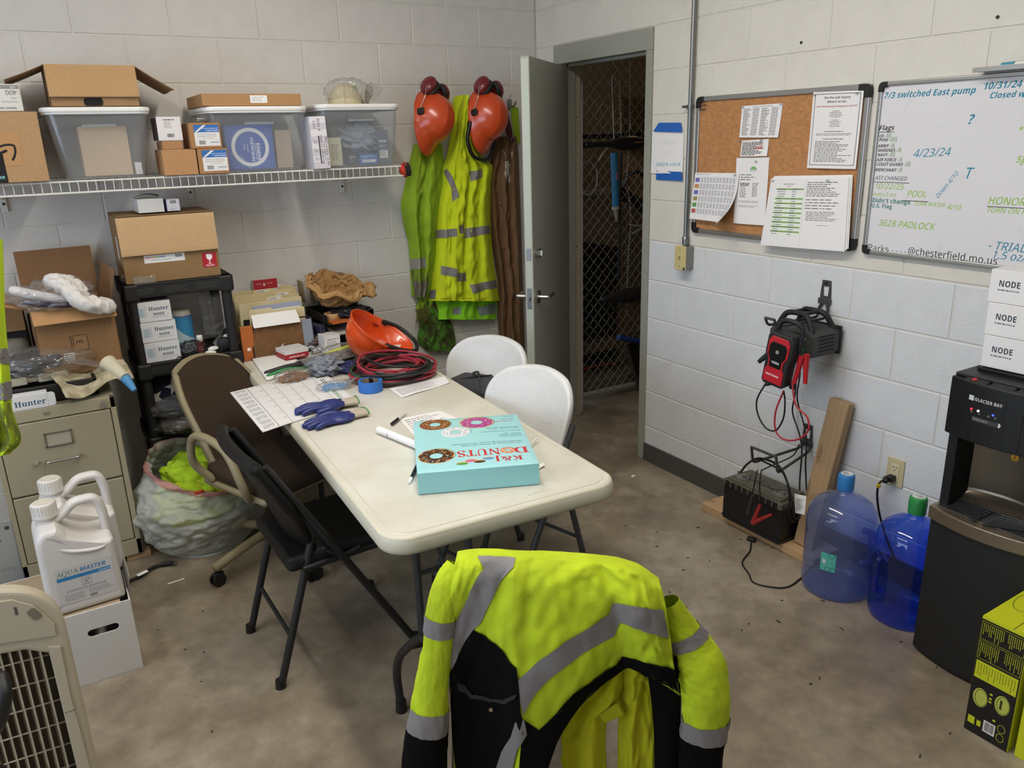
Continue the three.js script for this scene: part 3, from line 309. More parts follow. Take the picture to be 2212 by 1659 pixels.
  put([-0.012,1.395,2.349], '3628 PADLOCK', 56, GRN); put([-0.012,1.495,2.737], 'HONOR PARK', 58, GRN); put([-0.012,1.468,2.738], 'TURN ON H2O 4/10', 42, GRN);
  put([-0.012,1.715,2.797], '* P', 50, GRN); put([-0.012,1.628,2.807], 'str', 60, GRN); put([-0.012,1.611,2.816], '*', 40, GRN);
  put([-0.012,1.299,2.317], 'Parks', 62, '#555', 0, 'sans-serif', ''); put([-0.012,1.3,2.397], '- - - - -', 50, '#333'); put([-0.012,1.304,2.48], '@chesterfield.mo.us', 60, '#2a2a2a', 0.01, 'sans-serif', '');
  put([-0.012,1.349,2.759], '- TRIAD', 66, TEAL); put([-0.012,1.321,2.776], '1.5 oz/gal', 62, TEAL);
});
board('whiteboard', 'large white dry-erase board with green and teal handwriting', WB0, WB1, WBY0, WBY1, print(wbTex, 0.18, { clearcoat: 0.6, clearcoatRoughness: 0.1 }), 0.016, 0.03);
{ // marker tray above the whiteboard
  const t = thing('marker_tray', 'aluminium marker tray along the top of the whiteboard', 'tray', [0, 1.9, 2.66]);
  part('shelf', box(-0.065, -0.001, 0.004, 0.008, 0, 0.6, 0.001), ALU, t); part('lip', box(-0.068, -0.064, 0.003, 0.018, 0, 0.6, 0.001), ALU, t); part('end_wedge', tf(ext([[0, 0], [0.06, 0], [0.06, 0.012]], 0.003, 0.0004), [-0.064, 0.004, 0.001]), ALU, t);
  const pen = (z, len, body, cap, label, capEnd) => { const m = thing('dry_erase_marker', label, 'marker', [-0.036, 1.918, z], 0, 'markers on the tray'); part('barrel', tf(cy(0.009, 0.009, len * 0.68, 0, 0, 0, 14), [0, 0, capEnd ? len * 0.34 : len * 0.66], [PI / 2, 0, 0]), body, m); part('cap', tf(cy(0.0102, 0.0095, len * 0.34, 0, 0, 0, 14), [0, 0, capEnd ? len * 0.83 : len * 0.16], [PI / 2, 0, 0]), cap, m); };
  pen(2.735, 0.12, WHITE, M('#3d8ea6', 0.4), 'marker with a teal cap, nearest the tray end', 0); pen(2.86, 0.13, M('#7d9b3a', 0.5), M('#e6e6df', 0.5), 'olive green marker in the middle of the tray', 0); pen(2.995, 0.12, M('#e6e6df', 0.5), M('#7fc241', 0.4), 'marker with a bright green cap at the picture edge', 0);
}
// ---------- papers ----------
const qmix = (q, u, v) => [0, 1, 2].map((k) => lerp(lerp(q[0][k], q[1][k], u), lerp(q[3][k], q[2][k], u), v));
function wallPaper(name, label, q, tex, bow = 0.004, curl = null) {
  const f = (u, v) => { const p = qmix(q, u, v); p[0] -= bow * Math.sin(PI * u) * v + 0.004 * v * v; if (curl) p[0] -= curl(u, v); return p; };
  const o = solo(name, sheet(f, 14, 18, 0.0005), print(tex, 0.75), label, 'paper'); return o;
}
const pageTex = (w, h, d) => cv(w, h, (c) => { c.fillStyle = '#e9e7e6'; c.fillRect(0, 0, w, h); d(c, w, h); });
wallPaper('phone_list', 'small printed list pinned at the upper middle of the cork board', [[-0.014,1.848,1.645], [-0.014,1.849,1.864], [-0.014,1.716,1.855], [-0.014,1.719,1.642]], pageTex(256, 256, (c) => { for (let k = 0; k < 2; k++) for (let j = 0; j < 27; j++) { tlines(c, 14 + k * 118, 26 + j * 8, 52, 1, 6, '#444', 0.6, 0.5); tlines(c, 76 + k * 118, 26 + j * 8, 42, 1, 6, '#555', 0.6, 0.1); } tlines(c, 70, 12, 140, 1, 7, '#333'); }));
wallPaper('contact_card', 'small typed contact slip pinned under the printed list', [[-0.014,1.705,1.654], [-0.014,1.711,1.804], [-0.014,1.642,1.803], [-0.014,1.639,1.653]], pageTex(200, 128, (c) => { tlines(c, 10, 16, 170, 11, 9.5, '#333', 0.6, 0.5); tlines(c, 110, 48, 70, 3, 9.5, '#b04040', 0.6); }));
const q3 = [[-0.014,1.633,1.63], [-0.014,1.637,1.813], [-0.016,1.355,1.817], [-0.016,1.352,1.639]];
wallPaper('letter_sheet', 'letter with a small green emblem pinned in the middle of the cork board', q3, pageTex(256, 512, (c) => { c.strokeStyle = '#4f9a3a'; c.lineWidth = 6; for (const r of [22, 14, 6]) { c.beginPath(); c.arc(140, 92, r, PI, 0); c.stroke(); } tlines(c, 112, 98, 70, 1, 8, '#456'); tlines(c, 40, 128, 130, 3, 18, '#444', 0.3); tlines(c, 40, 192, 80, 3, 9, '#222', 0.6); tlines(c, 40, 222, 60, 8, 11, '#555', 0.4); tlines(c, 140, 192, 50, 10, 11, '#555', 0.4); tlines(c, 34, 330, 190, 2, 10, '#777', 0.35); tlines(c, 34, 366, 190, 2, 10, '#777', 0.35); }));
wallPaper('schedule_sheet', 'wide schedule grid with coloured cells and a curling corner on the cork board', [[-0.02,1.566,1.384], [-0.02,1.569,1.656], [-0.03,1.353,1.65], [-0.03,1.355,1.37]], pageTex(512, 512, (c) => { ['#6b6bb0', '#c08b5f', '#6b6bb0', '#9c8a5c', '#5d9a56', '#b85a5a'].forEach((k, i) => { c.fillStyle = k; c.fillRect(14, 56 + i * 68, 52, 46); for (let j = 0; j < 11; j++) tlines(c, 84 + j * 37, 52 + i * 68, 26, 6, 9.5, '#667', 0.5, 0.2); }); c.fillStyle = '#889'; for (let j = 0; j < 12; j++) c.fillRect(78 + j * 37, 34, 1.5, 440); tlines(c, 20, 16, 200, 1, 9, '#444'); }), 0.006, (u, v) => 0.075 * Math.pow(clamp((u - 0.62) / 0.38 + (v - 0.75) * 1.4 - 0.1, 0, 1.3), 2) * v);
wallPaper('injury_notice', 'bordered emergency notice in the upper right corner of the cork board', [[-0.022,1.882,2.017], [-0.022,1.877,2.24], [-0.016,1.597,2.237], [-0.016,1.597,2.013]], pageTex(512, 768, (c, w, h) => { c.strokeStyle = '#222'; c.lineWidth = 5; c.strokeRect(26, 24, w - 52, h - 60); text(c, 'On-the-Job Injury', w / 2, 72, 32, '#222', 'sans-serif', 'bold', 'center'); text(c, 'Where to Go:', w / 2, 112, 32, '#222', 'sans-serif', 'bold', 'center'); text(c, 'Life-Threatening Emergency Call 911', w / 2, 154, 24, '#a02a2a', 'sans-serif', 'bold', 'center'); for (const [y, n] of [[190, 5], [280, 5]]) for (let i = 0; i < n; i++) { const l = i ? rr(80, 140) : 70; tlines(c, w / 2 - l / 2, y + i * 15, l, 1, 10, '#333', 0.5, 0); } tlines(c, 160, 392, 190, 1, 11, '#222', 0.6, 0); tlines(c, 70, 414, 370, 2, 14, '#666', 0.4, 0.2); tlines(c, 150, 466, 210, 1, 11, '#222', 0.6, 0); tlines(c, 66, 492, 390, 14, 15.5, '#555', 0.42, 0.4); }));
const q6 = [[-0.022,1.551,1.838], [-0.026,1.565,2.216], [-0.03,1.289,2.24], [-0.03,1.275,1.821]];
{ const o = thing('stapled_pages', 'open two-page handout with green table rows hanging below the cork board', 'paper'); const tex = pageTex(768, 640, (c) => { c.fillStyle = '#d2d2d2'; c.fillRect(374, 0, 3, 640); tlines(c, 150, 50, 150, 1, 12, '#333'); tlines(c, 180, 70, 90, 1, 10, '#b05a5a'); for (let i = 0; i < 20; i++) { if (i !== 1 && i !== 2) { c.fillStyle = i % 2 ? '#e6ecdf' : '#7fa35c'; c.fillRect(78, 92 + i * 22, 286, i % 2 ? 22 : 14); } tlines(c, 96, 98 + i * 22, 90, 1, 9, '#335', 0.6, 0.5); tlines(c, 250, 98 + i * 22, 70, 1, 9, '#335', 0.6, 0.5); } tlines(c, 392, 36, 320, 8, 17, '#444', 0.35, 0.5); tlines(c, 392, 190, 330, 4, 26, '#555', 0.25, 0.5); tlines(c, 410, 300, 310, 6, 15, '#555', 0.35, 0.4); tlines(c, 520, 420, 120, 1, 9, '#777'); });
  const pg = (dx, off) => sheet((u, v) => { const p = qmix(q6, u, v); p[0] -= 0.012 * v + 0.006 * Math.sin(PI * u) - dx; p[1] += off; p[2] += off; return p; }, 16, 16, 0.0006);
  part('top_sheet', pg(0, 0), print(tex, 0.75), o); part('under_sheet', pg(0.0035, 0.006), PAPER, o); part('under_sheet', pg(0.0065, 0.011), PAPER, o); }
[[[-0.016,1.842,1.655], 'left clear push pin on the small printed list'], [[-0.016,1.844,1.859], 'right clear push pin on the small printed list'], [[-0.016,1.701,1.653], 'left clear push pin on the typed contact slip'], [[-0.016,1.706,1.769], 'right clear push pin on the typed contact slip'], [[-0.016,1.619,1.746], 'clear push pin above the green emblem of the letter'], [[-0.024,1.561,1.639], 'clear push pin on the coloured schedule grid'], [[-0.025,1.87,2.029], 'left clear push pin on the emergency notice'], [[-0.025,1.866,2.218], 'right clear push pin on the emergency notice'], [[-0.026,1.542,1.855], 'left clear push pin on the two-page handout'], [[-0.034,1.552,2.13], 'right clear push pin on the two-page handout']].forEach(([p, l]) => solo('push_pin', tf(mrg([cy(0.0055, 0.004, 0.008, 0, 0.004, 0, 12), cy(0.003, 0.003, 0.006, 0, -0.002, 0, 8)]), p, [0, 0, PI / 2]), glassy('#e8ecee', 0.08), l, 'pin', 'clear push pins on the cork board'));
{ const g0 = [-0.014,1.861,1.396]; for (let j = 0; j < 2; j++) for (let i = 0; i < 4; i++) solo('push_pin', tf(mrg([cy(0.0055, 0.004, 0.008, 0, 0.004, 0, 12), cy(0.003, 0.003, 0.006, 0, -0.002, 0, 8)]), [-0.016, g0[1] - j * 0.018, g0[2] + i * 0.011], [0, 0, PI / 2]), glassy('#e8ecee', 0.08), 'spare clear push pin in the upper left of the cork board', 'pin', 'spare pins in the cork board corner'); }
{ // taped note
  const q = [[-0.003,1.755,1.054], [-0.003,1.747,1.278], [-0.003,1.56,1.285], [-0.003,1.555,1.054]];
  wallPaper('handwritten_note', 'curling handwritten note taped to the wall beside the door frame', q, pageTex(256, 320, (c) => { c.save(); c.translate(40, 262); text(c, 'GREEN LOCK', 0, 0, 34, '#1d84a3', 'sans-serif', 'italic'); c.restore(); text(c, 'CABLE', 66, 96, 44, '#d3dadb', 'sans-serif', 'italic'); text(c, 'CUT', 78, 176, 44, '#d3dadb', 'sans-serif', 'italic'); }), 0.006);
  const tape = (a, l) => solo('masking_tape', sheet((u, v) => { const p = qmix(a, u, v); p[0] -= 0.0035; return p; }, 6, 3, 0.0004), M('#2260b4', 0.65), l, 'tape', 'blue tape strips on the note');
  tape([[-0.004,1.795,1.105], [-0.004,1.791,1.261], [-0.008,1.747,1.274], [-0.006,1.755,1.068]], 'torn blue tape strip at the top of the handwritten note'); tape([[-0.007,1.568,1.1], [-0.011,1.567,1.284], [-0.006,1.524,1.287], [-0.004,1.525,1.095]], 'blue tape strip at the bottom of the handwritten note');
}
// ---------- conduit, switch, outlet ----------
{ const o = thing('conduit_pipe', 'thin steel conduit running down the wall to the light switch', 'pipe', [-0.022, 1.225, 1.337]);
  part('pipe', cy(0.0105, 0.0105, RH - 1.225, 0, (RH - 1.225) / 2, 0, 16), STEEL, o); part('fitting', mrg([cy(0.0155, 0.0155, 0.022, 0, 0.018, 0, 16), cy(0.013, 0.0175, 0.012, 0, 0.036, 0, 6)]), STEEL, o); part('strap', mrg([bx(0.004, 0.018, 0.05, 0.018, 0.635, -0.02), cy(0.0135, 0.0135, 0.018, 0, 0.635, 0, 14)]), STEEL, o); part('strap_screw', tf(cy(0.006, 0.006, 0.02, 0, 0, 0, 10), [-0.004, 0.635, -0.036], [0, 0, PI / 2]), STEEL, o); }
{ const o = thing('light_switch', 'ivory toggle light switch on a grey surface box', 'switch', [0, 1.108, 1.305]);
  part('box', box(-0.052, -0.001, 0.004, 0.113, 0.004, 0.072, 0.006, 2), M('#8f908c', 0.45, { metalness: 0.6 }), o); part('cover_plate', box(-0.06, -0.051, 0, 0.117, 0, 0.076, 0.004, 2), M('#c9bb85', 0.45), o); part('toggle', mrg([box(-0.0605, -0.059, 0.046, 0.071, 0.032, 0.044, 0.0003), tf(bx(0.016, 0.012, 0.006), [-0.066, 0.062, 0.038], [0, 0, -0.5])]), M('#b5a877', 0.4), o); for (const y of [0.018, 0.099]) part('screw', tf(cy(0.003, 0.003, 0.002, 0, 0, 0, 8), [-0.0605, y, 0.038], [0, 0, PI / 2]), STEEL, o); part('chipped_corner', box(-0.0607, -0.06, 0.002, 0.016, 0.062, 0.0745, 0.0003), M('#3a3833', 0.8), o); }
{ const o = thing('wall_outlet', 'ivory wall outlet near the floor above the water bottles', 'outlet', [0, 0.4, 2.498]), I = M('#c8bb93', 0.45), sl = M('#3c382e', 0.7);
  part('cover_plate', box(-0.006, -0.0005, 0, 0.115, 0, 0.072, 0.003, 2), I, o); part('receptacle', box(-0.0085, -0.005, 0.024, 0.091, 0.019, 0.053, 0.001), M('#d3c8a6', 0.4), o);
  for (const [y, z, h] of [[0.079, 0.029, 0.009], [0.079, 0.042, 0.007]]) part('slot', box(-0.0092, -0.0083, y - h / 2, y + h / 2, z - 0.0012, z + 0.0012, 0), sl, o); part('slot', tf(cy(0.0028, 0.0028, 0.001, 0, 0, 0, 10), [-0.009, 0.066, 0.0355], [0, 0, PI / 2]), sl, o); part('test_button', box(-0.0095, -0.008, 0.054, 0.06, 0.028, 0.044, 0.0004), I, o);
  const c = thing('power_plug', 'black power plug with a yellow tag in the wall outlet', 'plug', [0, 0, 0]);
  part('plug_body', mrg([tf(bx(0.03, 0.026, 0.028, 0, 0, 0, 0.006, 2), [-0.024, 0.436, 2.532]), tf(bx(0.03, 0.018, 0.02, 0, 0, 0, 0.006, 2), [-0.044, 0.432, 2.524], [0, 0.5, 0.3])]), BLACK, c); part('cord', tube([[-0.045, 0.43, 2.52], [-0.062, 0.415, 2.51], [-0.066, 0.36, 2.512], [-0.055, 0.27, 2.53], [-0.04, 0.15, 2.58], [-0.035, 0.05, 2.66], [-0.03, 0.006, 2.8], [-0.03, 0.006, 2.9]], 0.0045, 50), BLACK, c); part('tag', tf(cy(0.008, 0.008, 0.014, 0, 0, 0, 10), [-0.063, 0.408, 2.5105], [0.2, 0, 0.2]), M('#d8b41f', 0.5), c); }
for (const [i, p] of [[0, [-0.001,2.071,1.923]], [1, [-0.001,2.066,2.679]]]) solo('wall_anchor', tf(cy(0.0055, 0.0055, 0.004, 0, 0, 0, 12), p, [0, 0, PI / 2]), M('#2a2622', 0.7), i ? 'dark screw hole in the wall above the whiteboard' : 'dark screw hole in the wall above the cork board', 'screw');
// ---------- hooks, charger, jump starter ----------
const HOOK = M('#5d5d5b', 0.45, { metalness: 0.7 }), RUB = M('#3a3a3a', 0.7);
function hook(label, y, z, len, tipUp, parts) {
  const o = thing('utility_hook', label, 'hook', [0, y, z]);
  part('plate', tf(ext([[-0.027, 0], [0.027, 0], [0.024, 0.05], [0.02, 0.094], [-0.02, 0.094], [-0.024, 0.05]], 0.006, 0.0015, [[[-0.011, 0.03], [0.011, 0.03], [0.014, 0.07], [-0.014, 0.07]]]), [-0.001, 0, 0], [0, -PI / 2, 0]), HOOK, o); part('crossbar', box(-0.013, -0.002, -0.004, 0.02, -0.03, 0.03, 0.003), HOOK, o); part('screw', tf(cy(0.006, 0.006, 0.006, 0, 0, 0, 10), [-0.008, 0.082, 0], [0, 0, PI / 2]), BLACK, o);
  return o;
}
{ const o = hook('grey steel utility hook carrying the battery charger on the wall', 1.066, 2.144, 0.3); part('prong', mrg([-1, 1].map((s) => bent([[-0.008, 0, s * 0.012], [-0.012, -0.03, s * 0.024], [-0.02, -0.058, s * 0.018], [-0.31, -0.052, s * 0.022], [-0.325, -0.02, s * 0.022]], 0.0055, 0.02)).concat([rod([-0.325, -0.02, -0.022], [-0.325, -0.02, 0.022], 0.0055)])), RUB, o); }
{ const o = hook('grey steel utility hook above the car battery', 0.437, 2.118, 0.3); part('prong', mrg([-1, 1].map((s) => bent([[-0.006, 0, s * 0.016], [-0.02, -0.02, s * 0.026], [-0.26, -0.045, s * 0.066], [-0.275, 0.03, s * 0.066]], 0.006, 0.018)).concat([rod([-0.275, 0.03, -0.066], [-0.275, 0.03, 0.066], 0.006)])), RUB, o); }
{ // charger: x back -0.02 .. front -0.2
  const o = thing('battery_charger', 'dark grey portable battery charger hanging on the wall hook', 'charger', [0, 0.88, 2.14]), B = M('#3b3c3b', 0.55), h = 0.108, w = 0.105;
  part('case', tf(ext([[-w + 0.018, 0], [w - 0.012, 0], [w, 0.014], [w, h - 0.02], [w - 0.018, h], [-w + 0.018, h], [-w, h - 0.02], [-w, 0.014]], 0.17, 0.006, [], 2), [-0.025, 0, 0], [0, -PI / 2, 0]), B, o); part('back_plate', box(-0.027, -0.018, -0.004, h + 0.004, -w - 0.004, w + 0.004, 0.004, 2), BLACKP, o);
  part('front_panel', decalGeo(0.15, 0.085), print(cv(256, 160, (c, W, H) => { c.fillStyle = '#26302b'; c.fillRect(0, 0, W, H); c.fillStyle = '#1d6b46'; c.beginPath(); c.moveTo(120, H); c.lineTo(W, 110); c.lineTo(W, H); c.fill(); text(c, 'CHARGER', 150, 40, 24, '#cfd3cf', 'sans-serif', 'bold'); text(c, '12V', 215, 118, 18, '#dfe4df'); c.fillStyle = '#70756f'; for (const y of [60, 88]) c.fillRect(150, y, 30, 14); tlines(c, 16, 20, 110, 6, 12, '#8b908a', 0.3); }), 0.5), o).position.set(-0.1965, h / 2, 0);
  for (let i = 0; i < 5; i++) part('vent_slot', box(-0.15, -0.06, 0.022 + i * 0.015, 0.027 + i * 0.015, w - 0.0005, w + 0.0012, 0.0004), M('#141414', 0.9), o);
  part('handle', mrg([bent([[-0.045, h - 0.004, 0.085], [-0.06, h + 0.05, 0.055], [-0.07, h + 0.058, 0.03], [-0.07, h + 0.058, -0.03], [-0.06, h + 0.05, -0.055], [-0.045, h - 0.004, -0.085]], 0.0115, 0.02), bent([[-0.17, h - 0.004, 0.085], [-0.165, h + 0.05, 0.055], [-0.16, h + 0.058, 0.03], [-0.16, h + 0.058, -0.03], [-0.165, h + 0.05, -0.055], [-0.17, h - 0.004, -0.085]], 0.0115, 0.02), box(-0.17, -0.06, h + 0.05, h + 0.064, 0.022, 0.036, 0.004), box(-0.17, -0.06, h + 0.05, h + 0.064, -0.036, -0.022, 0.004)]), BLACKP, o);
  const cable = (pts, r = 0.0035) => part('cable', tube(pts.map((p) => [p[0], p[1] - 0.88, p[2] - 2.14]), r, 60), BLACK, o);
  cable([[-0.19, 0.9, 2.2], [-0.12,0.797,2.128], [-0.05,0.668,2.072], [-0.03,0.573,2.05], [-0.04,0.494,2.101], [-0.05,0.421,2.131], [-0.05,0.302,2.133], [-0.055,0.219,2.143]]); cable([[-0.19, 0.9, 2.18], [-0.12,0.79,2.143], [-0.05,0.65,2.084], [-0.05,0.553,2.125], [-0.06,0.485,2.157], [-0.06,0.38,2.163], [-0.06,0.261,2.18]]);
  const clip = (base, tip, tip2, col, nm) => part(nm, mrg([rod(base, tip, 0.011, 8, 0.007), rod(base, tip2, 0.011, 8, 0.007)].map((g) => tf(g, [0, -0.88, -2.14]))), col, o);
  const cb = [-0.25,0.114,2.07]; clip([-0.262,0.116,2.076], [-0.262,0.218,2.109], [-0.262,0.195,2.169], M('#a02a2a', 0.5), 'red_clamp'); clip([-0.262,0.148,2.047], [-0.262,0.244,2.065], [-0.262,0.202,2.058], M('#2b2c2a', 0.6), 'black_clamp');
  cable([[-0.25,0.368,2.092], [-0.265,0.313,2.101], [-0.262,0.218,2.109]], 0.003); cable([[-0.25,0.36,2.07], [-0.265,0.303,2.073], [-0.262,0.238,2.06]], 0.003); cable([[-0.25,0.368,2.092], [-0.15,0.356,2.063], [-0.06,0.389,2.093], [-0.05,0.447,2.114]], 0.003); cable([[-0.18,0.278,1.916], [-0.2,0.343,1.971], [-0.24,0.412,2.067], [-0.25,0.421,2.174], [-0.24,0.362,2.219], [-0.24,0.271,2.256], [-0.2,0.19,2.24], [-0.16,0.181,2.236]], 0.005); cable([[-0.24,0.408,2.067], [-0.24,0.393,2.192], [-0.245,0.328,2.236], [-0.24,0.235,2.245], [-0.2,0.171,2.237], [-0.15,0.199,2.236]], 0.004);
  part('warning_tag', sheet((u, v) => { const p = qmix([[-0.2,0.3,2.229], [-0.19,0.306,2.281], [-0.2,0.227,2.288], [-0.21,0.222,2.25]], u, v); return [p[0], p[1] - 0.88, p[2] - 2.14]; }, 4, 5, 0.0006), print(pageTex(96, 128, (c) => tlines(c, 10, 30, 74, 8, 10, '#666')), 0.7), o);
}
function decalGeo(w, h) { return surf((u, v) => [0, h * (0.5 - v), w * (u - 0.5)], 1, 1); }
{ // jump starter pack, tilted on the hook end
  const o = thing('jump_starter', 'red and black jump starter hanging in front of the charger', 'jump starter', [-0.318, 0.9, 2.207]); o.rotation.set(0.16, 0.12, 0);
  const R = M('#b81e28', 0.42), out = [[-0.052, -0.1], [-0.04, -0.112], [0.04, -0.112], [0.052, -0.1], [0.052, -0.02], [0.058, 0.02], [0.058, 0.085], [0.045, 0.105], [-0.045, 0.105], [-0.058, 0.085], [-0.058, 0.02], [-0.052, -0.02]];
  part('case', tf(ext(out, 0.06, 0.008, [], 2), [0.03, 0, 0], [0, -PI / 2, 0]), BLACKP, o);
  part('red_shell', tf(ext([[-0.043, -0.098], [0.043, -0.098], [0.043, -0.05], [0.033, -0.035], [0.033, -0.005], [0.046, 0.018], [0.046, 0.072], [0.034, 0.09], [-0.034, 0.09], [-0.046, 0.072], [-0.046, 0.018], [-0.033, -0.005], [-0.033, -0.035], [-0.043, -0.05]], 0.006, 0.0015), [-0.028, 0, 0], [0, -PI / 2, 0]), R, o);
  part('display_panel', tf(ext([[-0.026, -0.034], [0.026, -0.034], [0.026, -0.004], [0.038, 0.016], [0.038, 0.056], [0.026, 0.068], [-0.026, 0.068], [-0.038, 0.056], [-0.038, 0.016], [-0.026, -0.004]], 0.002, 0.0004), [-0.0335, 0, 0], [0, -PI / 2, 0]), M('#0e0f10', 0.25), o);
  part('case_text', decalGeo(0.072, 0.0125), print(cv(256, 44, (c) => { c.fillStyle = '#b81e28'; c.fillRect(0, 0, 256, 44); text(c, 'CRAFTSMAN', 8, 34, 36, '#f0eeee', 'sans-serif', 'bold'); }), 0.42), o).position.set(-0.0345, -0.066, 0); part('case_text', decalGeo(0.04, 0.014), print(cv(128, 44, (c) => { c.fillStyle = '#0e0f10'; c.fillRect(0, 0, 128, 44); text(c, '1500A', 6, 36, 40, '#e9e9e9', 'sans-serif', 'bold'); }), 0.3), o).position.set(-0.036, -0.012, 0); part('power_button', tf(cy(0.0075, 0.0075, 0.003, 0, 0, 0, 18), [-0.0362, 0.032, 0], [0, 0, PI / 2]), M('#8f9088', 0.4), o);
  part('handle', bent([[0.01, 0.085, -0.05], [0.005, 0.15, -0.03], [0, 0.158, 0.03], [0.01, 0.14, 0.062], [0.012, 0.05, 0.062]], 0.0095, 0.022), BLACKP, o); part('cable_clip', mrg([bx(0.014, 0.03, 0.028, 0.02, -0.1, 0.062, 0.006), rod([-0.01, -0.112, -0.01], [-0.01, -0.128, -0.035], 0.005)]), BLACKP, o);
  const cl = (a, b, c0, m, n) => part(n, mrg([rod(a, b, 0.013, 8, 0.009), rod([a[0] + 0.012, a[1] + 0.01, a[2] + 0.01], c0, 0.013, 8, 0.008)]), m, o);
  cl([0.02, 0.03, 0.072], [0.015, -0.085, 0.068], [0.03, -0.075, 0.105], R, 'red_clamp'); cl([0.03, 0.0, -0.062], [0.02, -0.06, -0.105], [0.035, 0.05, -0.058], BLACKP, 'black_clamp');
  const lo = (p) => { const v = V(...p).sub(o.position).applyEuler(new THREE.Euler(-0.16, 0, 0)); return v.toArray(); };
  part('red_cable', tube([[-0.31,0.767,2.222], [-0.31,0.672,2.192], [-0.31,0.594,2.197], [-0.31,0.567,2.236], [-0.31,0.582,2.294], [-0.31,0.629,2.338], [-0.31,0.684,2.332], [-0.31,0.725,2.278], [-0.31,0.814,2.256]].map(lo), 0.0038, 80), M('#b02a36', 0.5), o); part('black_cable', tube([[-0.31,0.785,2.142], [-0.31,0.702,2.103], [-0.31,0.639,2.111], [-0.31,0.591,2.152], [-0.31,0.595,2.199], [-0.31,0.653,2.228], [-0.31,0.722,2.231], [-0.31,0.767,2.222]].map(lo), 0.0036, 80), BLACK, o);
}
// ---------- battery and lumber ----------
const cvr = (w, h, draw) => { const e = document.createElement('canvas'); e.width = w; e.height = h; draw(e.getContext('2d'), w, h); const t = new THREE.CanvasTexture(e); t.colorSpace = THREE.SRGBColorSpace; t.wrapS = t.wrapT = THREE.RepeatWrapping; return t; };
const woodTex = (hex1, hex2, knots = 2) => cvr(256, 512, (c, w, h) => { c.fillStyle = hex1; c.fillRect(0, 0, w, h); for (let i = 0; i < 90; i++) { c.strokeStyle = hex2; c.globalAlpha = rr(0.05, 0.3); c.lineWidth = rr(0.5, 3); const x = rnd() * w, a = rr(-14, 14), ph = rnd() * 6; c.beginPath(); for (let y = 0; y <= h; y += 32) c.lineTo(x + a * Math.sin(y / 300 + ph), y); c.stroke(); } c.globalAlpha = 1; for (let i = 0; i < knots; i++) { const x = rr(60, 190), y = rr(100, 420); for (let r = 18; r > 2; r -= 4) { c.strokeStyle = r < 8 ? '#6d4827' : hex2; c.lineWidth = 3; c.beginPath(); c.ellipse(x, y, r, r * 1.5, 0, 0, 7); c.stroke(); } } });
const PINE = print(woodTex('#c2a27a', '#97744e'), 0.75), PINE2 = print(woodTex('#b3956f', '#82654a'), 0.8);
solo('lumber_board', (() => { const g = box(-0.185, -0.02, 0, 0.038, 1.69, 2.34, 0.003); const p = g.attributes.position, uv = g.attributes.uv; for (let i = 0; i < p.count; i++) uv.setXY(i, p.getX(i) * 5, p.getZ(i) * 1.3); return g; })(), PINE, 'pine board lying on the floor under the car battery', 'board');
{ const g = bx(0.04, 0.66, 0.092, 0, 0.33, 0, 0.003), p = g.attributes.position, uv = g.attributes.uv; for (let i = 0; i < p.count; i++) uv.setXY(i, p.getZ(i) * 8 + p.getX(i) * 7, p.getY(i) * 1.3); const o = solo('lumber_stud', g, PINE2, 'short wooden stud leaning upright against the block wall', 'lumber'); o.position.set(-0.118, 0.04, 2.243); o.rotation.set(0.075, 0, -0.125); }
{ const o = thing('car_battery', 'dusty black car battery sitting on a pine board', 'battery', [-0.128, 0.038, 2.015]), W = 0.17, L = 0.33, B = M('#17181a', 0.4);
  part('case', bx(W, 0.17, L, 0, 0.085, 0, 0.006, 2), B, o); part('lid', mrg([bx(W + 0.008, 0.03, L + 0.008, 0, 0.18, 0, 0.005, 2), bx(W - 0.02, 0.012, L - 0.03, 0, 0.198, 0, 0.004)]), M('#ffffff', 0.75, { map: mottle('#4c4a40', 0.5, midN, '#6f7258') }), o);
  for (let i = 0; i < 9; i++) part('rib', box(-W / 2 - 0.006, -W / 2 - 0.003, 0.166, 0.194, -0.15 + i * 0.034, -0.126 + i * 0.034, 0.001), B, o);
  part('rim', box(-W / 2 - 0.003, W / 2 + 0.003, 0.014, 0.02, -L / 2 - 0.003, L / 2 + 0.003, 0.001), B, o);
  for (const z of [-0.11, 0.11]) { part('terminal', mrg([cy(0.0095, 0.011, 0.022, -0.03, 0.213, z + 0.014, 16), cy(0.005, 0.005, 0.026, -0.03, 0.215, z - 0.022, 10), tf(cy(0.024, 0.024, 0.006, 0, 0, 0, 24), [-0.03, 0.206, z], [0, 0, 0], [1, 1, 1.5])]), M('#8e8d88', 0.5, { metalness: 0.6 }), o); }
  part('vent_seam', mrg([-0.06, 0.05].map((z) => tube([[0.02, 0.2045, z - 0.04], [-0.01, 0.2045, z - 0.02], [0.0, 0.2045, z + 0.02], [0.03, 0.2045, z + 0.04]], 0.0012, 16, 5))), BLACK, o); }
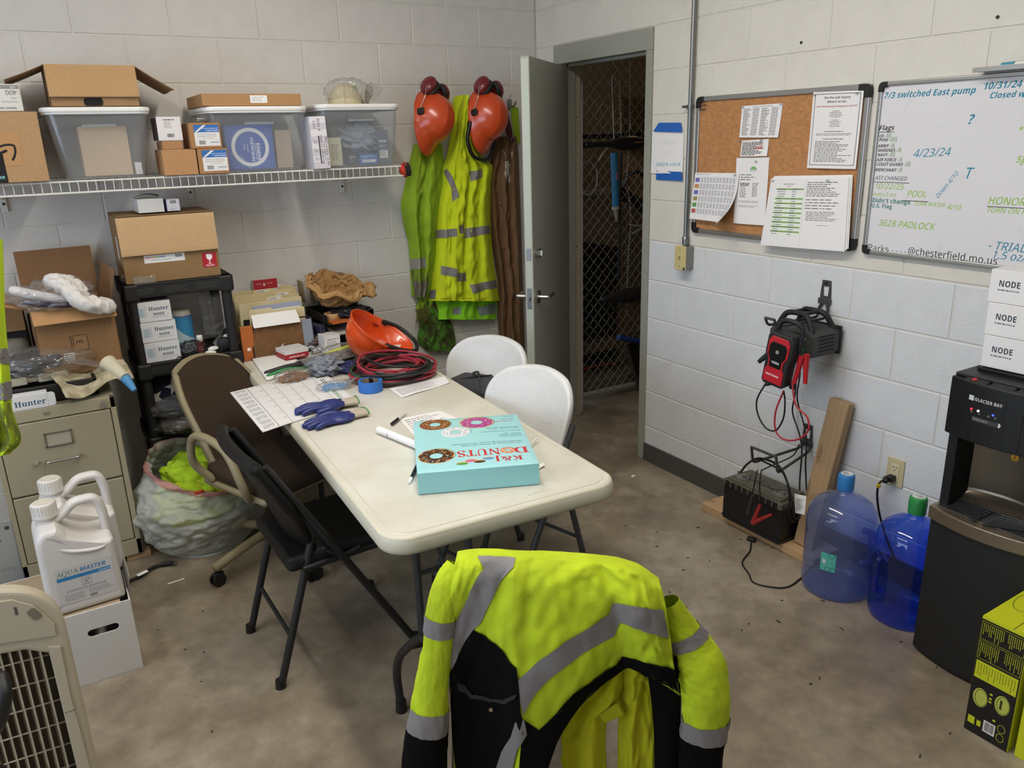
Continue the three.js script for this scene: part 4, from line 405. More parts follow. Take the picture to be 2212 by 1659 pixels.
// ---------- bottles ----------
function bottle(label, x, z, r, h, body, capM, turn, cloudy) {
  const o = thing('water_bottle', label, 'bottle', [x, 0.001, z], turn, 'five gallon bottles'), k = r / 0.135, prof = [[0, 0.012], [0.09, 0.008], [0.118, 0.0], [0.13, 0.006], [0.135, 0.03], [0.1345, 0.068], [0.13, 0.078], [0.1345, 0.09], [0.135, 0.13], [0.134, 0.235], [0.129, 0.245], [0.1345, 0.258], [0.135, 0.3], [0.128, 0.335], [0.108, 0.367], [0.075, 0.39], [0.042, 0.402], [0.03, 0.412], [0.0275, 0.425], [0.0275, 0.445]].map(([a, b]) => [a * k, b * h / 0.49]);
  const g = lath(prof, 56), p = g.attributes.position; for (let i = 0; i < p.count; i++) { const px = p.getX(i), py = p.getY(i), pz = p.getZ(i), an = Math.atan2(pz, px), dy = (py / (h / 0.49) - 0.17) / 0.085; const in1 = Math.max(0, 1 - Math.pow(Math.abs(an) / 0.5, 4)) * Math.max(0, 1 - Math.pow(Math.abs(dy), 4)); const s = 1 - 0.32 * in1; p.setXYZ(i, px * s, py, pz * (1 - 0.2 * in1)); } g.computeVertexNormals();
  part('shell', g, body, o); part('handle', tf(bent([[r * 0.7, 0.1, 0], [r * 0.95, 0.11, 0], [r * 0.95, 0.235, 0], [r * 0.7, 0.245, 0]], 0.013, 0.02), [0, 0, 0], [0, 0, 0], [1, h / 0.49, 1]), body, o);
  part('cap', lath([[0, h - 0.004], [0.024, h - 0.003], [0.03, h - 0.008], [0.031, h - 0.028], [0.0315, h - 0.032], [0.03, h - 0.06], [0.031, h - 0.066], [0.0285, h - 0.066]].map((q) => q), 28), capM, o);
  part('cap_label', tf(new THREE.CircleGeometry(0.022, 20), [0, h - 0.0025, 0], [-PI / 2, 0, 0]), print(cv(128, 128, (c) => { c.fillStyle = '#d8dcda'; c.fillRect(0, 0, 128, 128); bars(c, 24, 30, 60, 30); tlines(c, 20, 70, 90, 4, 10, '#555'); }), 0.4), o); return o;
}
const bA = bottle('hazy pale blue water bottle with a light blue cap', -0.225, 2.48, 0.131, 0.49, M('#b9c8f4', 0.1, { transmission: 0.9, thickness: 0, ior: 1.5, side: THREE.DoubleSide }), M('#2f7cc0', 0.45), -0.6);
part('paper_label', tf(surf((u, v) => { const a = (u - 0.5) * 0.42; return [-0.1345 * Math.cos(a), 0.1 + 0.075 * (1 - v), -0.1345 * Math.sin(a) * 1]; }, 8, 2), [0, 0.03, 0], [0, 0.95, 0]), print(cv(128, 160, (c) => { c.fillStyle = '#59b8b0'; c.fillRect(0, 0, 128, 160); c.strokeStyle = '#173a3a'; c.lineWidth = 4; for (const [x, y] of [[40, 10], [20, 150], [60, 150]]) { c.beginPath(); c.arc(x, y, 26, 0, 7); c.stroke(); } c.fillStyle = '#cfd6d6'; c.fillRect(84, 60, 28, 36); }), 0.5), bA);
bottle('deep blue water bottle with a green cap beside the dispenser', -0.178, 2.742, 0.127, 0.485, M('#8fb2ff', 0.05, { transmission: 0.98, thickness: 0, ior: 1.5, side: THREE.DoubleSide }), M('#2c8a46', 0.45), 2.6);
// ---------- water dispenser ----------
{ const o = thing('water_dispenser', 'tall black water dispenser with a steel drip tray', 'water dispenser', [-0.2, 0, 3.045]), D = M('#111214', 0.45), W = 0.16, F = -0.17, Bk = 0.17;
  const bow = (y0, y1, x0, m, name, inset = 0, dz = 0) => { const s = new THREE.Shape(), a = W - inset; s.moveTo(-a, Bk); s.lineTo(-a, x0 + 0.03); s.quadraticCurveTo(0, x0 - 0.03, a, x0 + 0.03); s.lineTo(a, Bk); s.closePath(); const g = ext(s, y1 - y0, 0.004, [], 2); g.rotateX(-PI / 2); g.applyMatrix4(new THREE.Matrix4().set(0, 0, -1, 0, 0, 1, 0, 0, 1, 0, 0, 0, 0, 0, 0, 1)); g.translate(0, y0, dz); return part(name, g, m, o); };
  bow(0.012, 0.515, F, M('#151618', 0.6, { bumpMap: rep(T_fine, 6), bumpScale: 0.0004 }), 'lower_cabinet'); bow(0, 0.014, F + 0.01, BLACK, 'plinth', 0.006); bow(0.51, 0.556, F - 0.012, M('#8a7c69', 0.35, { metalness: 0.75 }), 'steel_band', -0.004);
  bow(0.812, 1.0, F + 0.002, D, 'control_head', 0.002); part('back_column', box(0.02, Bk, 0.55, 1.0, -W + 0.004, W - 0.004, 0.004), D, o); for (const s of [-1, 1]) part('side_post', box(F + 0.055, 0.03, 0.55, 0.83, s > 0 ? W - 0.035 : -W + 0.004, s > 0 ? W - 0.004 : -W + 0.035, 0.004), D, o);
  part('splash_panel', surf((u, v) => { const a = (u - 0.5) * 2; return [-0.01 + 0.028 * (1 - a * a) - (v > 0.9 ? 0.6 * (v - 0.9) : 0), 0.815 - v * 0.258, a * (W - 0.034)]; }, 18, 18), M('#7d7465', 0.32, { metalness: 0.85 }), o, 'brushed steel splash panel');
  { const g = []; for (let i = 0; i < 7; i++) for (const s of [-1, 1]) { const k = i * 0.018; g.push(rod([-0.03 - k * 0.55, 0.561, s * (0.13 - 0.002 * i)], [-0.05 - k, 0.561, s * 0.012 + 0], 0.0035, 6)); } part('drip_grate', mrg(g.concat([box(F + 0.03, 0.015, 0.552, 0.558, -W + 0.012, W - 0.012, 0.002)])), M('#2b2d31', 0.35), o); }
  part('top_deck', mrg([box(-0.13, Bk - 0.005, 1.0, 1.012, -W + 0.006, W - 0.006, 0.004), box(-0.06, Bk - 0.02, 1.01, 1.026, -W + 0.03, W - 0.03, 0.006)]), D, o);
  for (let i = 0; i < 3; i++) part('dispense_key', tf(bx(0.026, 0.008, 0.07, 0, 0, 0, 0.003), [-0.145, 1.0, -0.078 + i * 0.078], [0, 0, 0.25]), BLACKP, o); part('hot_mark', tf(cy(0.008, 0.008, 0.001, 0, 0, 0, 14), [-0.144, 1.0055, -0.086], [0, 0, 0.25]), M('#b3202c', 0.5), o);
  const fz = (z) => F + 0.002 + 0.0 + (-0.03 * 0.5 * (1 - Math.pow(z / W, 2)) + 0.015 * 1) ; const fx = (z) => { const t = (z / W + 1) / 2; return (1 - t) * (1 - t) * (F + 0.032) + 2 * t * (1 - t) * (F - 0.028) + t * t * (F + 0.032) - 0.001; };
  const dec = (w, h, y, z, tex, r = 0.4) => part('panel_print', surf((u, v) => { const zz = z + w * (u - 0.5); return [fx(zz), y + h * (0.5 - v), zz]; }, 8, 1), print(tex, r), o), K = '#151618';
  dec(0.115, 0.022, 0.952, -0.03, cv(256, 48, (c) => { c.fillStyle = K; c.fillRect(0, 0, 256, 48); c.fillStyle = '#c9d2cf'; c.fillRect(4, 6, 36, 34); text(c, 'GLACIER BAY', 46, 36, 30, '#cfd0d0', 'sans-serif', 'bold'); }));
  dec(0.115, 0.05, 0.9, -0.03, cv(256, 112, (c) => { c.fillStyle = K; c.fillRect(0, 0, 256, 112); for (const x of [30, 86, 150, 196]) { c.strokeStyle = '#b9bcbc'; c.lineWidth = 2; c.beginPath(); c.arc(x + 6, 34, 6, 0, 7); c.stroke(); } c.fillStyle = '#3a3c3e'; c.fillRect(44, 62, 186, 32); tlines(c, 54, 70, 140, 2, 10, '#b9bcbc', 0.3); c.fillStyle = '#d6d8d6'; c.beginPath(); c.arc(226, 78, 16, -1.57, 1.57); c.fill(); }));
  for (const [z, col] of [[-0.072, '#ff2030'], [-0.05, '#ffffff'], [-0.004, '#2a3cff']]) part('indicator_light', tf(cy(0.003, 0.003, 0.002, 0, 0, 0, 10), [fx(z) - 0.001, 0.918, z], [0, 0, PI / 2]), M(col, 0.3, { emissive: col, emissiveIntensity: 3.5 }), o);
  part('head_seam', box(fx(0.075) - 0.0006, fx(0.075) + 0.003, 0.82, 0.996, 0.074, 0.0755, 0), BLACK, o); part('heat_sticker', tf(new THREE.CircleGeometry(0.012, 20), [0.0155, 0.735, -0.01], [0, -PI / 2, 0]), print(cv(64, 64, (c) => { c.fillStyle = '#e0a81c'; c.fillRect(0, 0, 64, 64); c.fillStyle = '#c23a12'; c.beginPath(); c.ellipse(32, 24, 7, 12, 0, 0, 7); c.fill(); c.strokeStyle = '#333'; c.lineWidth = 3; c.strokeRect(18, 40, 28, 8); }), 0.5), o);
}
const nodeSide = cv(256, 128, (c) => { c.fillStyle = '#e4e2e2'; c.fillRect(0, 0, 256, 128); text(c, 'NODE', 40, 64, 36, '#26303c', 'sans-serif', 'bold'); tlines(c, 40, 76, 96, 1, 9, '#667', 0.6, 0); });
[['lowest of the three white boxes stacked on the water dispenser', 1.029, 2.928, -0.268, 0.02], ['middle of the three white boxes stacked on the water dispenser', 1.129, 2.922, -0.262, -0.02], ['topmost of the three white boxes on the water dispenser', 1.229, 2.914, -0.258, 0.01]].forEach(([l, y, z, x, t]) => {
  const o = thing('controller_box', l, 'box', [x, y, z], t, 'white boxes on the dispenser'); part('carton', box(0, 0.2, 0, 0.099, 0, 0.17, 0.002), M('#e2e0e0', 0.6), o); part('front_print', tf(decalGeo(0.16, 0.09), [-0.0008, 0.05, 0.082]), print(nodeSide, 0.6), o); part('side_flap', box(0.004, 0.196, 0.002, 0.097, -0.0012, -0.0002, 0), M('#5d3a34', 0.7), o); });
{ // yellow and black light boxes on the floor
  const Yl = '#c9cf1e'; const mk = (x, z, d, w, h, l) => { const o = thing('light_box', l, 'box', [x, 0, z], 0.02, 'yellow retail boxes on the floor'); part('carton', box(0, d, 0, h, 0, w, 0.002), M(Yl, 0.5), o); return o; };
  const tall = mk(-0.568, 3.2, 0.3, 0.127, 0.392, 'yellow and black retail box standing on the floor by the dispenser');
  part('front_print', tf(decalGeo(0.124, 0.388), [-0.0012, 0.196, 0.0635]), print(cv(320, 1000, (c, w, h) => { c.fillStyle = '#0f0f0d'; c.fillRect(0, 0, w, h); c.fillStyle = Yl; c.fillRect(0, 0, w, 14); c.strokeStyle = Yl; c.lineWidth = 3; c.strokeRect(8, 30, w - 16, 150); c.strokeRect(8, 196, w - 16, 150); const col = (x, y, n) => { for (let i = 0; i < n; i++) { c.fillStyle = Yl; let k = y; const e = y + rr(60, 120); while (k < e) { const l = rr(6, 20); c.fillRect(x + i * 14, k, 5, l); k += l + 4; } } }; col(20, 44, 11); col(196, 44, 8); col(20, 208, 10); col(196, 208, 8); c.fillStyle = Yl; c.fillRect(10, 366, w - 20, 150); for (let i = 0; i < 14; i++) { c.fillStyle = '#55580f'; let k = 384; const e = rr(440, 500); while (k < e) { const l = rr(6, 20); c.fillRect(28 + i * 20, k, 5, l); k += l + 4; } } const puck = (x, y, r) => { c.fillStyle = '#b9c257'; c.beginPath(); c.ellipse(x, y, r, r * 1.5, 0, 0, 7); c.fill(); c.strokeStyle = '#4f5516'; c.lineWidth = 5; c.beginPath(); c.ellipse(x + 6, y, r * 0.82, r * 1.3, 0, 0, 7); c.stroke(); }; puck(80, 670, 54); puck(236, 640, 54); c.strokeStyle = '#b9bf60'; c.lineWidth = 3; for (let i = 0; i < 5; i++) { c.beginPath(); c.moveTo(80, 670); c.lineTo(80 + 40 * Math.cos(i * 1.25), 670 + 58 * Math.sin(i * 1.25)); c.stroke(); } c.fillStyle = '#33380f'; c.fillRect(218, 600, 16, 80); c.fillStyle = Yl; for (const [x, y] of [[140, 590], [140, 628], [140, 656], [190, 792]]) c.fillRect(x, y, 20, 16); c.fillStyle = Yl; c.fillRect(18, 860, 50, 66); c.fillRect(84, 868, 30, 50); c.fillStyle = '#e6e6e0'; c.fillRect(132, 836, 86, 100); bars(c, 142, 846, 66, 78); c.strokeStyle = Yl; c.lineWidth = 4; for (const y of [838, 916]) { c.beginPath(); c.ellipse(258, y, 26, 34, 0, 0, 7); c.stroke(); } }), 0.5), tall);
  part('top_print', tf(surf((u, v) => [u * 0.3, 0, v * 0.124], 1, 1), [0, 0.3931, 0.0015]), print(cv(512, 256, (c, w, h) => { c.fillStyle = Yl; c.fillRect(0, 0, w, h); c.fillStyle = '#4c4f12'; c.fillRect(0, 170, w, 5); c.beginPath(); c.ellipse(300, 90, 120, 70, 0, 0, 7); c.lineWidth = 6; c.strokeStyle = '#777c25'; c.stroke(); }), 0.5), tall);
  mk(-0.558, 3.342, 0.3, 0.13, 0.35, 'second yellow retail box at the lower right picture corner');
}
// cord on the floor in front of the battery
{ const o = thing('loose_extension_lead', 'thin black cord with a loose plug lying on the floor', 'cord'); part('cord', tube([[-0.242,0.006,2.056], [-0.3,0.005,2.104], [-0.4,0.005,2.154], [-0.446,0.005,2.234], [-0.479,0.005,2.289], [-0.448,0.005,2.35], [-0.396,0.005,2.386], [-0.303,0.005,2.373], [-0.15,0.005,2.322]], 0.0032, 80), BLACK, o); part('plug', tf(bx(0.022, 0.018, 0.04, 0, 0, 0, 0.005), [-0.224,0.01,2.042], [0, 0.3, 0]), BLACK, o); }
{ // crumbs and flakes on the floor along the right wall
  const g = []; for (let i = 0; i < 34; i++) { const x = rr(-0.85, -0.12), z = rr(1.6, 3.3), a = rnd() * 6; g.push(tf(new THREE.BoxGeometry(rr(0.004, 0.02), 0.002, rr(0.002, 0.006)), [x, 0.0012, z], [0, a, 0])); } for (let i = 0; i < 9; i++) g.push(tf(new THREE.BoxGeometry(rr(0.004, 0.012), 0.002, rr(0.002, 0.004)), [rr(-2.65, -2.4), 0.0012, rr(1.2, 2.3)], [0, rnd() * 6, 0]));
  const o = solo('floor_debris', mrg(g), M('#3b3128', 0.9), 'small dark crumbs and flakes scattered on the concrete floor', 'debris'); o.userData.kind = 'stuff'; }
// ---------- wire shelf on the left wall ----------
const ZF = 0.40, DY = 1.628;
{ const o = thing('wire_shelf', 'long white wire shelf full of boxes on the block wall', 'shelf', [-2.1, DY, 0]), x0 = -1.25, x1 = 1.045;
  for (const [y, z, r] of [[0, 0.012, 0.0035], [-0.004, 0.14, 0.003], [-0.004, 0.27, 0.003], [0, ZF, 0.0038], [-0.045, ZF, 0.0045]]) part('rail_wire', rod([x0, y - 0.004, z], [x1, y - 0.004, z], r, 8), WIRE, o);
  const cross = mrg([rod([0, 0, 0.005], [0, 0, ZF + 0.003], 0.0019, 5), rod([0, 0.001, ZF + 0.003], [0, -0.05, ZF + 0.003], 0.0019, 5)]); for (let x = x0; x <= x1; x += 0.0331) part('cross_wire', cross, WIRE, o).position.x = x;
  for (const p of [[-2.806,1.531,0], [-2.027,1.536,0], [-1.258,1.523,0]]) { const c = V(p[0] + 2.1, p[1] - DY, 0), cl = part('wall_clip', mrg([box(-0.013, 0.013, -0.034, 0.034, 0, 0.016, 0.003), box(-0.009, -0.006, 0.004, 0.03, 0.015, 0.017, 0), box(0.006, 0.009, 0.004, 0.03, 0.015, 0.017, 0)]), WIRE, o); cl.position.copy(c); const s = part('clip_screw', tf(cy(0.006, 0.006, 0.004, 0, 0, 0, 10), [0, 0, 0.018], [PI / 2, 0, 0]), BLACK, cl); part('brace', rod([c.x, c.y + 0.02, 0.014], [c.x, -0.046, ZF - 0.01], 0.004, 8), WIRE, o); }
  const e = thing('end_sleeve', 'red and black knit band pulled over the end of the wire shelf', 'band', [-2.1 + x1, DY - 0.022, ZF - 0.005]); part('red_knit', rumple(tf(new THREE.SphereGeometry(0.033, 24, 18), [0, 0, 0], [0, 0, 0], [0.85, 1.05, 0.8]), 0.004, 60, 3), M('#b03018', 0.85), e); part('black_band', rumple(tf(new THREE.CylinderGeometry(0.033, 0.032, 0.03, 26, 4), [0.008, 0, 0], [0, 0, PI / 2 + 0.15], [1.05, 1, 0.85]), 0.002, 60, 3), M('#1e1c1c', 0.9), e); }
// cartons: thing origin at the base centre, front face toward +z
function carton(name, label, X, Yr, Z, hex = CARD, group, ry = 0, cat = 'box') {
  const W = X[1] - X[0], H = Yr[1] - Yr[0], D = Z[1] - Z[0], o = thing(name, label, cat, [(X[0] + X[1]) / 2, Yr[0], (Z[0] + Z[1]) / 2], ry, group);
  part('carton', bx(W, H, D, 0, H / 2, 0, 0.0022), hex.isMaterial ? hex : cardMat(hex), o); o.dim = [W, H, D]; return o;
}
const face = (o, name, w, h, x, y, tex, rough = 0.6, extra = {}) => decal(name, w, h, print(tex, rough, extra), o, [x, y, o.dim[2] / 2 + 0.0009]);
const sideface = (o, name, w, h, z, y, tex, rough = 0.6, s = -1) => decal(name, w, h, print(tex, rough), o, [s * (o.dim[0] / 2 + 0.0009), y, z], [0, s * PI / 2, 0]);
const tapeSeam = (o, m = M('#a98450', 0.35)) => { const [W, H, D] = o.dim; part('tape', mrg([box(-0.024, 0.024, H + 0.0002, H + 0.0012, -D / 2, D / 2, 0), box(-0.024, 0.024, H - 0.05, H, D / 2 + 0.0002, D / 2 + 0.001, 0)]), m, o); };
{ const a = [-2.744,1.9,0.43], b = [-2.647,1.638,0.43], o = carton('shipping_box', 'brown carton with a black swoosh arrow at the left end of the shelf', [-2.98, -2.622], [DY + 0.004, 1.897], [0.06, 0.43]);
  face(o, 'swoosh_print', 0.21, 0.12, -0.005, 0.125, cv(420, 240, (c) => { c.fillStyle = '#b58a5c'; c.fillRect(0, 0, 420, 240); c.strokeStyle = '#1c1a18'; c.lineWidth = 20; c.lineCap = 'round'; c.beginPath(); c.moveTo(10, 130); c.quadraticCurveTo(150, 210, 318, 128); c.stroke(); c.lineWidth = 16; c.beginPath(); c.moveTo(262, 104); c.quadraticCurveTo(340, 70, 378, 92); c.quadraticCurveTo(392, 140, 352, 196); c.stroke(); }), 0.85);
  part('black_tape', box(-0.16, 0.036, 0.001, 0.112, 0.1856, 0.1862, 0), M('#16181a', 0.35), o); decal('tape_print', 0.06, 0.03, print(cv(128, 64, (c) => { c.fillStyle = '#16181a'; c.fillRect(0, 0, 128, 64); text(c, 'ne', 60, 46, 44, '#8fc6c8', 'sans-serif', 'bold'); }), 0.4), o, [0.005, 0.022, 0.1866]);
  const w = carton('bulb_box', 'white printed bulb box lying upside down at the left end of the shelf', [-2.98, -2.663], [1.899, 2.0], [0.12, 0.41], M('#d6d3cc', 0.6)); face(w, 'box_print', 0.16, 0.094, 0.075, 0.05, cv(320, 190, (c, W, H) => { c.fillStyle = '#d6d3cc'; c.fillRect(0, 0, W, H); c.fillStyle = '#8d8a84'; c.fillRect(0, 0, W, 30); c.save(); c.translate(W, H); c.rotate(PI); text(c, '400', 20, H - 40, 46, '#2b2b2b'); text(c, 'LED', 22, H - 8, 22, '#f0f0f0'); text(c, 'watt', 26, H - 92, 20, '#777'); text(c, 'Metal Halide', 20, H - 118, 20, '#777'); text(c, 'Damar Lamp', 40, 26, 22, '#222', 'sans-serif', 'bold'); c.restore(); }), 0.6); }
// totes
function loopPt(a, b, r, u) { // rounded rectangle, half sizes a, b; sides and corners take fixed shares of u
  u = ((u % 1) + 1) % 1; const q = Math.floor(u * 4), t = u * 4 - q, P = [[a, b, 1, 0], [b, a, 0, 1]][q & 1], side = 0.62; let x, z; const A = q & 1 ? b : a, B = q & 1 ? a : b;
  if (t < side) { x = (A - r) - 2 * (A - r) * t / side; z = -B; } else { const w = (t - side) / (1 - side) * PI / 2; x = -(A - r) - r * Math.sin(w); z = -(B - r) - r * Math.cos(w); }
  return [[x, z], [z, -x], [-x, -z], [-z, x]][q];
}
function tote(label, x0, x1, xb0, xb1, y0, y1, z0, z1) {
  const cx = (x0 + x1) / 2, W = (x1 - x0) / 2, Wb = (xb1 - xb0) / 2, D = (z1 - z0) / 2, o = thing('storage_tote', label, 'storage bin', [cx, y0, (z0 + z1) / 2], 0, 'clear storage totes on the shelf'), sh = (xb0 + xb1) / 2 - cx, H = y1 - y0, PL = M('#eef1f4', 0.14, { transmission: 0.86, thickness: 0, ior: 1.5, side: THREE.DoubleSide });
  const tub = (u, v) => { const t = 1 - v, a = lerp(Wb, W - 0.012, Math.pow(t, 0.8)), b = lerp(D * 0.84, D - 0.012, t), p = loopPt(a, b, 0.045, u), k = sstep(0.25, 0.3, Math.abs(p[0]) / a) * 0; return [p[0] + sh * v, H * t, p[1] * (1 - 0.03 * sstep(0.8, 0.7, Math.abs(p[0]) / a) * sstep(0.1, 0.16, t) * sstep(0.8, 0.74, t))]; };
  part('tub', surf(tub, 96, 26), PL, o); part('tub_floor', new THREE.ShapeGeometry((() => { const s = new THREE.Shape(); for (let i = 0; i <= 60; i++) { const p = loopPt(Wb, D * 0.84, 0.045, i / 60); i ? s.lineTo(p[0], p[1]) : s.moveTo(p[0], p[1]); } return s; })()).rotateX(-PI / 2).translate(sh, 0.002, 0), PL, o);
  const rim = []; for (let i = 0; i < 64; i++) { const p = loopPt(W - 0.008, D - 0.008, 0.05, i / 64); rim.push([p[0], H - 0.004, p[1]]); } part('rim', new THREE.TubeGeometry(curve(rim, true), 128, 0.005, 6, true), M('#d4d6d6', 0.3), o);
  const ls = new THREE.Shape(); for (let i = 0; i <= 72; i++) { const p = loopPt(W, D, 0.055, i / 72); i ? ls.lineTo(p[0], p[1]) : ls.moveTo(p[0], p[1]); } part('lid', ext(ls, 0.02, 0.006, [], 2).rotateX(-PI / 2).translate(0, H + 0.0, 0), M('#e9e8e5', 0.45), o);
  part('grip_lip', tf(bx(0.13, 0.012, 0.012, 0, 0, 0, 0.005, 2), [0, H * 0.8, D - 0.012]), PL, o); return o;
}
const T1 = tote('clear tote with a white lid holding a tan box', -2.612, -2.203, -2.552, -2.262, DY + 0.004, 1.893, 0.015, 0.432), T2 = tote('clear tote with a white lid holding the blue lamp carton', -1.992, -1.527, -1.93, -1.572, DY + 0.004, 1.892, 0.015, 0.432), T3 = tote('clear tote with a white lid holding bagged lamp boxes', -1.487, -1.062, -1.44, -1.1, DY + 0.004, 1.9, 0.015, 0.43);
{ carton('tan_carton', 'tan carton seen through the clear tote at the left', [-2.485, -2.3], [DY + 0.012, 1.84], [0.16, 0.34], '#cdae8a'); const w = solo('white_packet', box(-2.29, -2.262, DY + 0.012, 1.69, 0.25, 0.34, 0.002), M('#d9d4d0', 0.6), 'small white packet at the right inside the left tote', 'packet');
  const b = carton('lamp_carton', 'blue lamp carton with a white ring inside the middle tote', [-1.905, -1.69], [DY + 0.012, 1.835], [0.14, 0.362], M('#2f55a8', 0.6)); face(b, 'ring_print', 0.205, 0.19, 0, 0.1, cv(512, 470, (c, W, H) => { c.fillStyle = '#2f55a8'; c.fillRect(0, 0, W, H); c.strokeStyle = '#e6e4e0'; c.lineWidth = 40; c.beginPath(); c.arc(256, 240, 190, 0, 7); c.stroke(); c.save(); c.translate(W / 2, H / 2); c.rotate(PI / 2); text(c, 'DAMAR', -40, -70, 54, '#efeeea', 'sans-serif', 'bold'); c.fillStyle = '#efeeea'; c.fillRect(-42, -60, 190, 6); text(c, 'FC8T9CW/RS', -100, -6, 44, '#efeeea', 'sans-serif', 'bold'); text(c, '22 WATT', -30, 40, 24, '#efeeea'); text(c, '4100K', -30, 76, 22, '#efeeea'); c.restore(); c.save(); c.translate(110, 330); c.rotate(0.9); text(c, 'CIRCLINE LAMP', 0, 0, 34, '#dfe4f2', 'sans-serif', 'italic'); c.restore(); }), 0.55); carton('inner_carton', 'plain pale brown carton beside the blue one in the middle tote', [-1.675, -1.6], [DY + 0.012, 1.81], [0.12, 0.34], '#b39a84');
  const t3 = [['lamp_pack', 'grey lamp pack standing at the right inside the right tote', -1.165, -1.105, 1.8, '#596170', 0.33], ['lamp_pack', 'blue and white lamp pack lying at the front of the right tote', -1.28, -1.185, 1.69, '#3f68a8', 0.37], ['lamp_pack', 'narrow dark lamp pack beside the blue one in the right tote', -1.335, -1.29, 1.69, '#3a404c', 0.36]]; t3.forEach(([n, l, a, b2, t, h, z], i) => { const q = carton(n, l, [a, b2], [DY + 0.012, t], [z - 0.06, z], M(h, 0.5), 'lamp packs in the right tote'); face(q, 'pack_print', (b2 - a) * 0.9, (t - DY) * 0.6, 0, (t - DY) * 0.4, cv(96, 128, (c) => { c.fillStyle = i === 1 ? '#3f68a8' : h; c.fillRect(0, 0, 96, 128); text(c, 'PHILIPS', 6, 24, 20, '#dfe3ea', 'sans-serif', 'bold'); text(c, i ? 'CFL' : 'O-PL-T', 10, 52, 20, '#dfe3ea'); c.fillStyle = '#d6d6d0'; if (i !== 2) c.fillRect(10, 70, 76, 46); tlines(c, 16, 78, 60, 3, 10, '#777'); }), 0.5); });
  const pl = carton('paper_sleeve', 'cream printed lamp sleeve at the left inside the right tote', [-1.432, -1.365], [DY + 0.012, 1.77], [0.33, 0.365], M('#cbc5a8', 0.7)); face(pl, 'sleeve_print', 0.05, 0.09, 0, 0.06, pageTex(64, 128, (c) => { c.fillStyle = '#cbc5a8'; c.fillRect(0, 0, 64, 128); tlines(c, 6, 10, 52, 9, 12, '#8a8466'); }));
  const gb = solo('grey_bag_bundle', tf(rumple(blob(0.11, 0.075, 0.08, 0.3, 3, 44, -0.8, 4), 0.008, 40, 2, 0.6), [-1.235, 1.755, 0.26]), M('#8f96a3', 0.45), 'crumpled grey plastic bag bundle inside the right tote', 'bag'); }
// open carton on the left tote
{ const y0 = 1.914, y1 = [-2.474,2.077,0.41][1] - 0.002, x0 = [-2.567,1.939,0.41][0], x1 = [-2.237,1.923,0.41][0], zf = 0.4, zb = 0.08, o = thing('open_carton', 'open cardboard carton with splayed flaps on the left tote', 'box', [(x0 + x1) / 2, y0, (zf + zb) / 2]), W = (x1 - x0) / 2, D = (zf - zb) / 2, H = y1 - y0, t = 0.004, m = cardMat('#96754f'), m2 = cardMat('#b59063');
  part('wall', box(-W, W, 0, H, D - t, D, 0.001), m, o); part('wall', box(-W, W, 0, H, -D, -D + t, 0.001), m, o); part('wall', box(-W, -W + t, 0, H, -D, D, 0.001), m, o); part('wall', box(W - t, W, 0, H, -D, D, 0.001), m, o); part('base', box(-W, W, 0, t, -D, D, 0.001), m, o);
  const fl = (w, l, p, r, mm, warp = 0.004) => part('flap', tf(sheet((u, v) => [(u - 0.5) * w, -v * l, warp * Math.sin(u * 7) * v + warp * 2 * v * v], 12, 8, 0.004), p, r), mm, o);
  fl(W * 2, H * 0.76, [0, H, D + 0.003], [-0.03, 0, 0], m2); fl(D * 1.9, 0.155, [-W, H, 0], [0, -PI / 2, -0], m); o.children[o.children.length - 1].geometry.applyMatrix4(new THREE.Matrix4().makeTranslation(W, -H, 0)).applyMatrix4(new THREE.Matrix4().makeRotationZ(-1.12)).applyMatrix4(new THREE.Matrix4().makeTranslation(-W, H, 0));
  fl(D * 1.9, 0.17, [W, H, 0], [0, PI / 2, 0], m); o.children[o.children.length - 1].geometry.applyMatrix4(new THREE.Matrix4().makeTranslation(-W, -H, 0)).applyMatrix4(new THREE.Matrix4().makeRotationZ(0.95)).applyMatrix4(new THREE.Matrix4().makeTranslation(W, H, 0));
  part('hand_hole', tf(ext(rshape(0.07, 0.03, 0.012), 0.002, 0.0003), [-0.01, 0.02, D + 0.0002]), M('#15120f', 0.9), o); }
